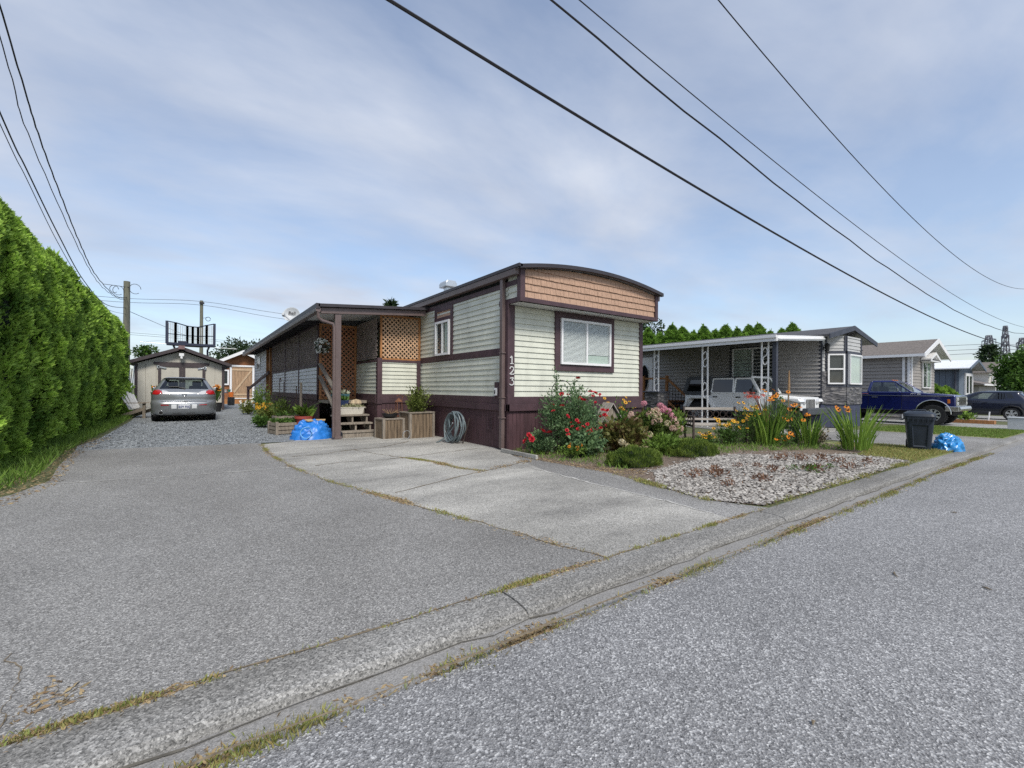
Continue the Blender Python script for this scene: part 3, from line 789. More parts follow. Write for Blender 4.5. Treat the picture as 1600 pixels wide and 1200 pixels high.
pb = facing_y(13.12)
b = MB(); lattice(b, pb, 2.90, 3.82, .92, 2.93, .125, .036); b.build("lattice_panel", M_RED, porch, world=True)
b = MB(); frame_ring(b, pb, 2.86, 3.86, .88, 2.97, .05, -.02, .03); b.build("lattice_frame", M_ORW, porch, world=True)
YS = 11.32; pc = facing_y(YS); px2 = facing_x(3.88)
b = MB(); lattice(b, pc, 3.98, 4.98, 1.97, 3.06, .115, .031); b.build("lattice_panel", M_TANL, porch, world=True)
b = MB(); frame_ring(b, pc, 3.93, 5.03, 1.93, 3.10, .05, -.02, .03); b.build("lattice_frame", M_ORW, porch, world=True)
b = MB(); lattice(b, px2, YS+.05, 13.1, 1.97, 3.0, .12, .03); b.build("lattice_panel", M_GREYL, porch, world=True)
b = MB(); siding(b, pc, 3.95, XS, 1.05, 1.88, .1); b.box(3.95, XS, YS+.003, YS+.04, 1.05, 1.88)
siding(b, px2, YS+.05, 13.1, 1.05, 1.88, .1); b.box(3.883, 3.92, YS+.05, 13.1, 1.05, 1.88); b.build("low_wall", M_SIDE, porch, world=True)
b = MB()
b.box(3.86, 3.98, YS-.04, YS+.09, .80, 1.98); slab(b, pc, 3.98, XS-.03, 1.88, 1.94, 0, .035); slab(b, pc, 3.98, XS-.03, .82, 1.05, 0, .035)
slab(b, px2, YS+.09, 13.1, 1.88, 1.94, 0, .03); slab(b, px2, YS+.09, 13.1, .82, 1.05, 0, .03); b.box(4.93, 5.03, YS-.05, YS+.05, .82, 1.95)
b.build("rail_frame", M_PURP, porch, world=True)
b = MB(); boards(b, pc, 3.88, XS, 0, .82, .1); b.box(3.886, XS, YS+.006, YS+.03, 0, .82); boards(b, px2, YS, 13.1, 0, .82, .1); b.box(3.886, 3.9, YS, 13.1, 0, .82)
b.build("skirting", M_PURP2, porch, world=True)
b = MB(); b.bar((2.87, 13.1, 1.86), (2.83, 11.05, 1.02), .09, .04, up=(0, 0, 1)); b.build("stair_rail", M_GREYW, porch, world=True)
b = MB(); b.bar((2.87, 13.1, 1.52), (2.83, 11.25, .66), .09, .04); b.build("stair_rail", M_GREYW, porch, world=True)
# far end: white addition, cedar posts, hand rail down to the newel
b = MB(); siding(b, px_, 23.5, 28.4, .3, 2.95, .15); b.box(XP+.003, XS-.1, 23.5, 28.4, .0, 2.95); b.build("end_wall", M_SIDEW, porch, world=True)
b = MB(); b.box(XP-.04, XP+.08, 22.35, 22.5, 0, 2.95); b.box(XP-.04, XP+.08, 23.38, 23.5, .3, 2.95); b.build("cedar_post", M_ORW, porch, world=True)
w = add_window(porch, facing_x(XP-.02), 25.7, 26.9, 2.1, 2.75, .5, d=.05)
b = MB(); b.box(2.42, 2.54, 27.7, 27.82, 0, 1.22); b.box(2.39, 2.57, 27.67, 27.85, 1.22, 1.26); b.build("newel_post", M_PURP, porch, world=True)
b = MB(); b.bar((2.48, 27.7, 1.10), (2.78, 22.3, 1.86), .06, .12); b.bar((2.48, 27.7, .35), (2.78, 22.3, 1.0), .04, .08); b.build("hand_rail", M_PURP, porch, world=True)
b = MB(); b.box(3.0, 3.9, 22.5, 22.54, .87, 2.9); b.build("door", M_ORW, porch, world=True)
# wind chime / white flowers hanging by the corner
# steps to the porch
steps = thing("porch_steps", "weathered open wooden steps leading up to the lattice porch", "steps", (3.3, 11.5, 0))
for i, (z, y) in enumerate(((.155, 11.03), (.335, 11.31), (.525, 11.59), (.71, 11.87))):
    b = MB(); b.box(2.93 - (.1 if i == 2 else 0), 3.76, y, y+.16, z-.04, z); b.box(2.93, 3.76, y+.17, y+.30, z-.04, z); b.build("tread", M_GREYW, steps, world=True, bevel=.004)
b = MB(); b.box(2.95, 3.32, 11.05, 11.07, .0, .11); b.box(3.36, 3.72, 11.05, 11.07, .0, .11); b.build("riser", M_GREYW, steps, world=True)
for x in (2.97, 3.34, 3.70):
    b = MB(); b.prism([(11.06, 0), (11.06, .115), (11.34, .115), (11.34, .295), (11.62, .295), (11.62, .485), (11.9, .485), (11.9, .67), (12.1, .67), (12.1, .4), (11.5, 0)], 'x', x-.02, x+.02); b.build("stringer", M_GREYW, steps, world=True)
# satellite dish on the porch roof
dish = thing("satellite_dish", "grey satellite dish with lettering mounted on the porch roof", "satellite dish", (2.62, 15.8, 3.08))
M_DISH = mat("dish_grey", (.45, .47, .48), 0.45, var=0.06)
b = MB()
prof = [(0.0, 0.0)] + [(.25*k/8, .10*(k/8)**2) for k in range(1, 9)] + [(.252, .107), (.24, .105)] + [(.25*k/8-.006, .10*(k/8)**2+.006) for k in range(7, 0, -1)] + [(0, .006)]
b.lathe(prof, 32); reflector = b.build("reflector", M_DISH, dish, smooth=True)
dn = Vector((-.38, -.86, .34)).normalized()
reflector.rotation_mode = 'QUATERNION'; reflector.rotation_quaternion = dn.to_track_quat('Z', 'Y'); reflector.location = (0, 0, .42)
b = MB(); b.tube([(0, .1, 0), (0, .06, .25), (0, .02, .40)], .02, 8); b.box(-.08, .08, .02, .18, 0, .02); b.build("mast", M_METAL, dish, smooth=True)
p0 = Vector((0, 0, .42)) - Vector((0, 0, .2)); p1 = Vector((0, 0, .42)) + dn*.36 + Vector((-.16, 0, -.16))
b = MB(); b.tube([p0, p1], .012, 6); b.obox(p1, (.07, .12, .07), dn.to_track_quat('Y', 'Z').to_matrix()); b.build("feed_arm", M_DISH, dish)
zx = dn; xx = Vector((0, 0, 1)).cross(zx).normalized(); yx = zx.cross(xx)
# ================================================================== vehicles
def paint(name, col, metal=0.3, rough=0.3):
    return mat(name, col, rough, metal=metal, var=0.05, scale=2, coat=0.8, grime=0.08)
M_TYRE = mat("tyre_rubber", (.018, .018, .019), 0.85, var=0.25, scale=14)
M_RIM = mat("alloy_rim", (.55, .56, .57), 0.3, metal=0.7, var=0.08)
M_CHROME = mat("chrome", (.65, .66, .67), 0.15, metal=1.0, var=0.04)
M_CARGL = glassmat("car_glass", (.60, .68, .67), base=0.03)
M_CARDK = glassmat("tinted_car_glass", (.10, .11, .12), base=0.03)
M_REDL = mat("red_lens", (.40, .012, .015), 0.15, var=0.1, coat=0.6)
M_CLEARL = mat("clear_lens", (.62, .62, .63), 0.12, var=0.06, metal=0.2, coat=0.6)
M_AMBER = mat("amber_lens", (.6, .16, .02), 0.2, var=0.1)
M_PLATE = mat("plate_white", (.72, .74, .76), 0.4, var=0.04)
M_PLBLUE = mat("plate_blue", (.03, .05, .2), 0.5, var=0.1)
M_UNDER = mat("under_black", (.008, .008, .009), 0.9, var=0.2)

def to_mesh_text(txt, size, m, root, loc, M, ext=.002, name="lettering", bold=0.0):
    cu = bpy.data.curves.new("tmp", 'FONT'); cu.body = txt; cu.size = size; cu.extrude = ext
    cu.align_x = 'CENTER'; cu.align_y = 'CENTER'; cu.offset = bold
    o = bpy.data.objects.new("tmp", cu); COL.objects.link(o)
    dg = bpy.context.evaluated_depsgraph_get(); dg.update()
    me = bpy.data.meshes.new_from_object(o.evaluated_get(dg)); me.name = name
    bpy.data.objects.remove(o); bpy.data.curves.remove(cu)
    me.materials.clear(); me.materials.append(m)
    p = bpy.data.objects.new(name, me); COL.objects.link(p); p.parent = root; p.location = loc
    p.rotation_euler = M.to_euler()
    return p
to_mesh_text("Bell", .15, mat("letter_black", (.02, .02, .025), .5), dish, Vector((0, 0, .42)) + dn*.055 + yx*.07, Matrix((xx, yx, zx)).transposed(), bold=.002)

def wheel(root, x, y, r, w, side, spokes=5, rimf=0.66, rim_m=None, white=False):
    b = MB(); h = w/2; n = 36
    b.lathe([(r*rimf*.9, -h*.5), (r*rimf, -h*.96), (r*.9, -h), (r*.985, -h*.75), (r, -h*.3), (r, h*.3), (r*.985, h*.75), (r*.9, h), (r*rimf, h*.96), (r*rimf*.9, h*.5)], n, axis='x', cap=False)
    for k in range(30):
        a = 2*math.pi*k/30
        for s in (-1, 1):
            b.obox((s*h*.55, r*math.cos(a)*1.0, r*math.sin(a)*1.0), (h*.75, r*.1, r*.03), Matrix.Rotation(a-math.pi/2, 3, 'X'))
    wh = b.build("wheel", M_TYRE, root, smooth=True)
    wh.location = (x, y, r)
    b = MB(); rr = r*rimf; o = side*h*.95
    b.lathe([(rr, o), (rr*.93, o), (rr*.9, o-side*.03), (rr*.86, o-side*.05)], 32, axis='x', cap=False); b.lathe([(rr*.87, o-side*.045), (0.001, o-side*.045)], 32, m=1, axis='x', cap=False)
    for k in range(spokes):
        a = 2*math.pi*k/spokes + .3
        d = Vector((0, math.cos(a), math.sin(a))); t = Vector((0, -math.sin(a), math.cos(a)))
        c0 = Vector((o-side*.012, 0, 0)); w0, w1 = rr*.9/spokes, rr*1.2/spokes
        v = [c0+d*rr*.1-t*w0, c0+d*rr*.1+t*w0, c0+d*rr*.92+t*w1, c0+d*rr*.92-t*w1]; v2 = [p-Vector((side*.03, 0, 0)) for p in v]
        b.add(v+v2, [(0, 1, 2, 3), (4, 7, 6, 5), (0, 4, 5, 1), (1, 5, 6, 2), (2, 6, 7, 3), (3, 7, 4, 0)])
    b.lathe([(rr*.22, o-side*.02), (rr*.2, o+side*.008), (0.001, o+side*.012)], 16, axis='x')
    rm = b.build("rim", [rim_m or M_RIM, M_UNDER], root, smooth=True); rm.parent = wh
    return wh

def crinterp(tab, n):
    """Catmull-Rom through the rows of a table"""
    T = np.array(tab, float); k = len(T); out = []
    for i in range(k-1):
        p0, p1, p2, p3 = T[max(i-1, 0)], T[i], T[i+1], T[min(i+2, k-1)]
        for f in np.arange(n)/n:
            out.append(0.5*((2*p1)+(-p0+p2)*f+(2*p0-5*p1+4*p2-p3)*f*f+(-p0+3*p1-3*p2+p3)*f**3))
    out.append(T[-1]); return np.array(out)

class CarLoft:
    # rows: z, w, yf, yr, rf, rr, bf, br
    def __init__(s, rows, sub=3, nf=8, nc=6, ns=48, scale=1.0):
        Rw = crinterp(rows, sub); Rw[:, 1:4] = np.maximum(np.abs(Rw[:, 1:4]), 0.02)*np.sign(Rw[:, 1:4]); Rw *= scale
        s.Rw, s.nf, s.nc, s.ns = Rw, nf, nc, ns
        V = []
        for z, w, yf, yr, rf, rr, bf, br in Rw:
            pts = []
            rf = min(rf, w*.9); rr = min(rr, w*.9)
            fx = w-rf; bow = lambda x, y0, bb, sg: y0 - sg*bb*(x/w)**2
            for i in range(nf): x = fx*i/nf; pts.append((x, bow(x, yf, bf, 1)))
            yc = bow(fx, yf, bf, 1)
            for i in range(nc): a = math.pi/2*i/nc; pts.append((fx+rf*math.sin(a), yc-rf*(1-math.cos(a))))
            y0 = yc-rf; rx = w-rr; ye = bow(rx, yr, br, -1); y1 = ye+rr
            for i in range(ns): f = i/ns; pts.append((w, y0+(y1-y0)*f))
            for i in range(nc): a = math.pi/2*i/nc; pts.append((rx+rr*math.cos(a), y1-rr*math.sin(a)))
            for i in range(nf+1): x = rx*(1-i/nf); pts.append((x, bow(x, yr, br, -1)))
            V.append([(x, y, z) for x, y in pts])
        s.V = np.array(V)                     # rows x half outline x 3
        s.m = s.V.shape[1]
    def rear_y(s, x, z):
        x = abs(x)
        i = min(max(np.searchsorted(s.Rw[:, 0], z)-1, 0), len(s.Rw)-2)
        f = (z-s.Rw[i, 0])/(s.Rw[i+1, 0]-s.Rw[i, 0]+1e-9); f = min(max(f, 0), 1)
        row = s.V[i]*(1-f)+s.V[i+1]*f
        k0 = s.nf+s.nc+s.ns//2
        seg = row[k0:][::-1]
        return float(np.interp(x, seg[:, 0], seg[:, 1]))
    def build(s, root, paint_m, glass, wheels, archR, labelset=None):
        """glass: list of (name, row test, column test, material); wheels: (y, z)"""
        nr, m = s.V.shape[:2]
        full = np.concatenate([s.V, (s.V*np.array([-1, 1, 1]))[:, ::-1][:, 1:-1]], 1)   # closed ring
        n = full.shape[1]; Vt = full.reshape(-1, 3).copy()
        inside = np.zeros(len(Vt), bool); side = np.zeros(len(Vt), bool)
        for wy, wz in wheels:
            d = np.hypot(Vt[:, 1]-wy, Vt[:, 2]-wz); ins = (d < archR) & (Vt[:, 2] < wz+archR)
            k = archR/np.maximum(d, 1e-4)
            inside |= ins
            idx = np.where(ins)[0]
            up_ = Vt[idx, 2] > wz-.05
            Vt[idx, 1] = np.where(up_, wy+(Vt[idx, 1]-wy)*k[idx], Vt[idx, 1]); Vt[idx, 2] = np.where(up_, wz+(Vt[idx, 2]-wz)*k[idx], Vt[idx, 2])
        buckets = {}
        for i in range(nr-1):
            for j in range(n):
                j2 = (j+1) % n; q = (i*n+j, i*n+j2, (i+1)*n+j2, (i+1)*n+j)
                if all(inside[a] for a in q): continue
                jj = j if j < m-1 else n-1-j              # mirrored column
                key = "body"
                for nm, rt, ct, mm in glass:
                    zc = (s.Rw[i, 0]+s.Rw[i+1, 0])/2
                    if rt[0] <= zc <= rt[1] and ct(jj, zc): key = nm if j < m-1 or nm in ("rear_window", "windscreen") else nm+"#"; break
                buckets.setdefault(key, []).append(q)
        buckets["body"].append(tuple((nr-1)*n+j for j in range(n)))
        gm = {g[0]: g[3] for g in glass}
        for key, fs in buckets.items():
            used = sorted({a for q in fs for a in q}); mp = {a: k for k, a in enumerate(used)}
            me = bpy.data.meshes.new(key.strip('#'))
            me.from_pydata([tuple(Vt[a]) for a in used], [], [[mp[a] for a in q] for q in fs])
            me.materials.append(paint_m if key == "body" else gm[key.strip('#')])
            me.polygons.foreach_set('use_smooth', [True]*len(me.polygons)); me.set_sharp_from_angle(angle=R(32)); me.update()
            mobj(me, key.strip('#'), root)
    def rear_patch(s, poly, off, m, root, name):
        """a lens or plate that lies on the curved tail: poly in (x, z)"""
        pts = []
        for i in range(len(poly)):
            a, b_ = poly[i], poly[(i+1) % len(poly)]
            for k in range(5): f = k/5; pts.append((a[0]+(b_[0]-a[0])*f, a[1]+(b_[1]-a[1])*f))
        cx = sum(p[0] for p in pts)/len(pts); cz = sum(p[1] for p in pts)/len(pts)
        V = []; F = []; n = len(pts); rings = 5
        for k in range(rings):
            t = k/rings
            for x, z in pts:
                xx_, zz_ = x+(cx-x)*t, z+(cz-z)*t
                o = off*(0.0 if k == 0 else 1.0)
                V.append((xx_, s.rear_y(xx_, zz_)-o+(.01 if k == 0 else 0), zz_))
        V.append((cx, s.rear_y(cx, cz)-off, cz))
        for k in range(rings-1):
            for j in range(n): F.append((k*n+j, k*n+(j+1) % n, (k+1)*n+(j+1) % n, (k+1)*n+j))
        for j in range(n): F.append(((rings-1)*n+j, (rings-1)*n+(j+1) % n, len(V)-1))
        b = MB(); b.add(V, F); return b.build(name, m, root, smooth=True, ang=50)

# ---- silver hatchback, seen from behind
SC = 1.06
hb_rows = [
 (.20, .78, 2.00, -1.95, .25, .30, .10, .06), (.24, .85, 2.10, -2.10, .28, .32, .12, .07), (.34, .87, 2.18, -2.17, .30, .34, .14, .08),
 (.48, .875, 2.20, -2.20, .32, .36, .15, .09), (.60, .877, 2.20, -2.20, .32, .36, .15, .10), (.66, .875, 2.18, -2.15, .32, .36, .15, .10),
 (.70, .872, 2.15, -2.09, .30, .34, .15, .10), (.80, .868, 2.08, -2.09, .30, .32, .15, .10), (.90, .86, 1.95, -2.08, .28, .30, .2, .11),
 (.97, .845, 1.70, -2.04, .26, .30, .3, .11), (1.01, .825, 1.25, -1.99, .24, .28, .3, .11), (1.06, .79, 1.05, -1.93, .22, .26, .3, .10), (1.20, .70, .72, -1.78, .2, .22, .26, .10),
 (1.34, .62, .38, -1.62, .18, .2, .2, .09), (1.39, .585, .22, -1.60, .16, .16, .16, .08), (1.42, .54, .08, -1.66, .14, .12, .12, .06), (1.445, .46, -.05, -1.62, .12, .1, .1, .05), (1.46, .30, -.25, -1.3, .1, .1, .05, .03)]
hatch = thing("hatchback", "silver grey hatchback parked on the gravel drive facing the shed", "car", (-.19, 21.4, 0))
P_SIL = paint("silver_paint", (.29, .305, .32), 0.55, 0.28)
H = CarLoft(hb_rows, scale=SC)
NF, NC, NS = H.nf, H.nc, H.ns
rear0 = NF+NC+NS+NC
H.build(hatch, P_SIL, [
    ("rear_window", (1.05*SC, 1.375*SC), lambda j, z: j >= rear0-2, M_CARGL),
    ("windscreen", (1.05*SC, 1.38*SC), lambda j, z: j < NF+1, M_CARGL),
    ("side_window", (1.05*SC, 1.36*SC), lambda j, z: NF+NC+3 <= j <= NF+NC+NS-8 and abs(j-(NF+NC+24)) > 0, M_CARGL)],
    [(1.30*SC, .32*SC), (-1.34*SC, .32*SC)], .365*SC)
b = MB(); b.box(-.80*SC, .80*SC, -1.98*SC, 1.95*SC, .2, .62); b.box(-.66, .66, -1.0, .9, .6, 1.0); b.build("underbody", M_UNDER, hatch)
b = MB()
for x in (-.36, .36):
    for y in (-.75, .25):
        b = MB(); b.box(x-.24, x+.24, y, y+.14, .8, 1.24); b.box(x-.14, x+.14, y+.02, y+.11, 1.23, 1.42)
        b.build("seat", mat("grey_seat", (.10, .10, .10), .8), hatch, bevel=.04)
for x in (-.79, .79):
    for y in (1.30, -1.34): wheel(hatch, x*SC-(.02 if x > 0 else -.02), y*SC, .32*SC, .22, 1 if x > 0 else -1)
for s in (-1, 1):
    L1 = H.rear_patch([(s*x*SC, z*SC) for x, z in ((.85, 1.03), (.66, 1.045), (.58, .99), (.57, .90), (.72, .865), (.855, .88))], .018, M_REDL, hatch, "tail_light")
    b_ = H.rear_patch([(s*x*SC, z*SC) for x, z in ((.60, 1.03), (.47, 1.01), (.36, .94), (.31, .88), (.48, .87), (.60, .89))], .014, M_CLEARL, hatch, "tail_light")
    H.rear_patch([(s*x*SC, z*SC) for x, z in ((.62, .565), (.40, .555), (.38, .53), (.62, .535))], .012, M_REDL, hatch, "reflector")
    H.rear_patch([(s*x*SC, z*SC) for x, z in ((.345, .57), (.19, .57), (.19, .41), (.345, .41))], .010, M_PLATE, hatch, "bumper_sticker")
H.rear_patch([(x*SC, z*SC) for x, z in ((-.17, .57), (.17, .57), (.17, .40), (-.17, .40))], .012, M_PLATE, hatch, "licence_plate")
yp = H.rear_y(0, .49*SC)-.019
Mrear = Matrix(((1, 0, 0), (0, 0, -1), (0, 1, 0)))
to_mesh_text("559 PXJ", .10, M_PLBLUE, hatch, (0, yp, .485*SC), Mrear, bold=.001)
H.rear_patch([(x*SC, z*SC) for x, z in ((-.10, .655), (.10, .655), (.09, .625), (-.09, .625))], .012, M_BLACK, hatch, "hatch_handle")
b = MB(); yl = H.rear_y(0, .88*SC)-.018
b.tube([(.058*math.cos(k*2*math.pi/28), 0, .058*math.sin(k*2*math.pi/28)) for k in range(29)], .008, 6, cap=False)
for q0, q1 in (((-.055, .02), (-.012, .0)), ((-.012, .0), (0, .014)), ((0, .014), (.012, 0)), ((.012, 0), (.055, .02))): b.bar((q0[0], 0, q0[1]), (q1[0], 0, q1[1]), .01, .012, up=(0, 1, 0))
e = b.build("emblem", M_CHROME, hatch, smooth=True); e.location = (0, yl, .885*SC)
b = MB(); wa = [(-.42, 1.13), (-.2, 1.135), (.02, 1.075)]
b.tube([(x*SC, H.rear_y(x*SC, z*SC)-.03, z*SC) for x, z in wa], [.012, .018, .022], 6); b.build("wiper", M_BLACK, hatch)
b = MB(); b.tube([(-.60*SC, -2.18*SC, .30*SC), (-.60*SC, -1.8*SC, .30*SC)], .065, 20, m=0); ex = b.build("exhaust_trim", M_CHROME, hatch, smooth=True)
b = MB(); b.lathe([(.055, -.004), (.001, -.002)], 20, axis='y'); e = b.build("exhaust_bore", M_UNDER, hatch); e.location = (-.60*SC, -2.185*SC, .30*SC)
for s in (-1, 1):
    b = MB(); b.add(*(lambda vs: (vs, [(0, 1, 2, 3), (4, 7, 6, 5), (0, 4, 5, 1), (1, 5, 6, 2), (2, 6, 7, 3), (3, 7, 4, 0)]))([(s*.82, .75, 1.04), (s*1.02, .72, 1.05), (s*1.03, .73, 1.20), (s*.86, .76, 1.17), (s*.82, .9, 1.04), (s*1.0, .86, 1.06), (s*1.0, .86, 1.19), (s*.86, .9, 1.16)]))
    b.build("mirror", P_SIL, hatch, smooth=True, bevel=.03, seg=3)
for x in (-.34, .06):
    b = MB(); b.box(x, x+.24, -2.17*SC, -2.14*SC, .23, .27); b.build("bumper_vent", M_BLACK, hatch)
b = MB()
b.tube([(-.60*SC+.0, H.rear_y(.6*SC, .655*SC)-.004, .655*SC), (0, H.rear_y(0, .64*SC)-.004, .64*SC), (.60*SC, H.rear_y(.6*SC, .655*SC)-.004, .655*SC)], .006, 6)
b.build("hatch_seam", M_UNDER, hatch)
to_mesh_text("3", .07, M_CHROME, hatch, (-.52, H.rear_y(.52, .80*SC)-.006, .80*SC), Mrear)

# ---- black crossover at the far right
sv_rows = [
 (.24, .80, 2.0, -1.95, .3, .3, .12, .08), (.32, .86, 2.08, -2.06, .32, .34, .14, .09), (.5, .885, 2.12, -2.12, .34, .36, .15, .1), (.66, .888, 2.12, -2.12, .34, .36, .15, .1),
 (.80, .886, 2.08, -2.06, .32, .34, .16, .1), (.93, .88, 1.98, -2.04, .3, .3, .2, .1), (1.02, .86, 1.75, -2.02, .28, .28, .3, .1), (1.07, .84, 1.2, -1.98, .24, .26, .3, .1),
 (1.13, .80, 1.02, -1.93, .22, .24, .28, .1), (1.3, .72, .7, -1.78, .2, .22, .24, .1), (1.46, .65, .36, -1.62, .18, .2, .2, .09), (1.53, .61, .18, -1.62, .16, .16, .16, .07), (1.57, .5, -.05, -1.55, .14, .12, .1, .05), (1.59, .3, -.3, -1.3, .1, .1, .06, .03)]
suv = thing("crossover", "dark navy compact crossover with silver wheels parked nose-in at the right", "car", (36.95, 5.25, gz(36)))
P_NAVY = paint("navy_black_paint", (.012, .016, .035), 0.3, 0.25)
S = CarLoft(sv_rows)
S.build(suv, P_NAVY, [
    ("rear_window", (1.12, 1.47), lambda j, z: j >= S.nf+S.nc*2+S.ns-1, M_CARDK),
    ("windscreen", (1.12, 1.47), lambda j, z: j < S.nf+2, M_CARGL),
    ("front_side_window", (1.13, 1.46), lambda j, z: S.nf+S.nc+2 <= j <= S.nf+S.nc+20, M_CARGL),
    ("rear_side_window", (1.13, 1.46), lambda j, z: S.nf+S.nc+22 <= j <= S.nf+S.nc+35, M_CARDK),
    ("quarter_window", (1.16, 1.44), lambda j, z: S.nf+S.nc+37 <= j <= S.nf+S.nc+42, M_CARDK)],
    [(1.27, .34), (-1.28, .34)], .40)
b = MB(); b.box(-.8, .8, -1.9, 1.9, .25, .7); b.box(-.7, .7, -1.5, 1.0, .65, 1.05); b.build("underbody", M_UNDER, suv)
for s in (-1, 1):
    for y in (1.27, -1.28): wheel(suv, s*.79, y, .34, .22, s)
    S.rear_patch([(s*x, z) for x, z in ((.80, 1.06), (.62, 1.07), (.60, .86), (.84, .84))], .02, M_REDL, suv, "tail_light")
    b = MB(); b.tube([(s*.9, y_, z_) for y_, z_ in ((-1.72, .3), (-1.70, .52), (-1.55, .72), (-1.28, .79), (-1.0, .72), (-.86, .52), (-.84, .28))], .025, 6); b.build("arch_cladding", M_BLACK, suv, smooth=True)
    b = MB(); b.box(s*.86, s*.90, -.88, .86, .24, .36); b.build("sill", M_BLACK, suv, bevel=.01)
    for y in (-.28, .75):
        b = MB(); b.box(s*.88, s*.905, y-.1, y+.1, .93, .96); b.build("door_handle", P_NAVY, suv, bevel=.008)
    b = MB(); b.obox((s*.98, .78, 1.12), (.2, .12, .15)); b.build("mirror", P_NAVY, suv, bevel=.03, seg=3)

# ---- navy square-bodied pickup, nose to the road (local +y = forward)
truck = thing("pickup_truck", "old dark blue square pickup truck with chrome bumper facing the road", "truck", (25.9, 6.55, gz(25)), rz=math.pi)
P_BLUE = paint("blue_paint", (.009, .016, .115), 0.25, 0.2)
def arc_pts(cy, cz, r, a0, a1, n=12): return [(cy+r*math.cos(a0+(a1-a0)*k/n), cz+r*math.sin(a0+(a1-a0)*k/n)) for k in range(n+1)]
FWY, RWY, TR = 1.62, -1.55, .43
prof = [(-2.95, .66), (-2.95, 1.36), (-.62, 1.36), (-.56, 1.38), (.92, 1.38), (1.1, 1.35), (2.24, 1.25), (2.30, 1.20), (2.30, .66), (FWY+.60, .60)]
prof += arc_pts(FWY, .50, .535, .15, math.pi-.15) + [(FWY-.62, .58), (RWY+.62, .58)] + arc_pts(RWY, .50, .535, .15, math.pi-.15) + [(RWY-.6, .6)]
b = MB(); b.prism(prof, 'x', -.97, .97); b.build("body", P_BLUE, truck, bevel=.045, seg=3, smooth=True)
b = MB(); b.prism([(-2.88, 1.362), (-.7, 1.362), (-.7, 1.375), (-2.88, 1.375)], 'x', -.82, .82); b.build("bed_opening", M_UNDER, truck)
def quadbox(b, base, top, m=0):
    b.add(list(base)+list(top), [(0, 3, 2, 1), (4, 5, 6, 7), (0, 1, 5, 4), (1, 2, 6, 5), (2, 3, 7, 6), (3, 0, 4, 7)], m)
# cab: pillars and roof around open windows
b = MB()
quadbox(b, [(-.72, -.52, 1.80), (.72, -.52, 1.80), (.72, .36, 1.80), (-.72, .36, 1.80)], [(-.66, -.46, 1.875), (.66, -.46, 1.875), (.66, .24, 1.875), (-.66, .24, 1.875)])
for s in (-1, 1):
    b.bar((s*.92, -.56, 1.36), (s*.71, -.49, 1.81), .09, .09); b.bar((s*.92, .92, 1.36), (s*.71, .34, 1.81), .06, .05)
    b.bar((s*.94, .55, 1.36), (s*.71, .30, 1.81), .03, .03)
b.bar((-.9, -.57, 1.38), (.9, -.57, 1.38), .08, .1)
b.build("cab_roof", P_BLUE, truck, bevel=.025, seg=3, smooth=True)
for s in (-1, 1):
    b = MB(); b.quad((s*.92, -.52, 1.38), (s*.92, .56, 1.38), (s*.715, .32, 1.80), (s*.715, -.46, 1.80)); b.build("side_window", M_CARGL, truck)
    b = MB(); b.add([(s*.92, .57, 1.38), (s*.92, .90, 1.38), (s*.715, .34, 1.80)], [(0, 1, 2)]); b.build("vent_window", M_CARGL, truck)
b = MB(); b.quad((-.88, .91, 1.38), (.88, .91, 1.38), (.68, .35, 1.80), (-.68, .35, 1.80)); b.build("windscreen", M_CARGL, truck)
b = MB(); b.quad((-.85, -.55, 1.38), (.85, -.55, 1.38), (.66, -.48, 1.80), (-.66, -.48, 1.80)); b.build("rear_window", M_CARGL, truck)
b = MB(); b.box(-.75, .75, -.45, -.25, 1.2, 1.62); b.build("seat", mat("dark_seat", (.05, .045, .04), .8), truck, bevel=.04)
b = MB(); b.box(-.9, .9, -2.8, 2.2, .42, .66); b.box(-.85, .85, .85, 2.0, .5, 1.0); b.build("chassis", M_UNDER, truck)
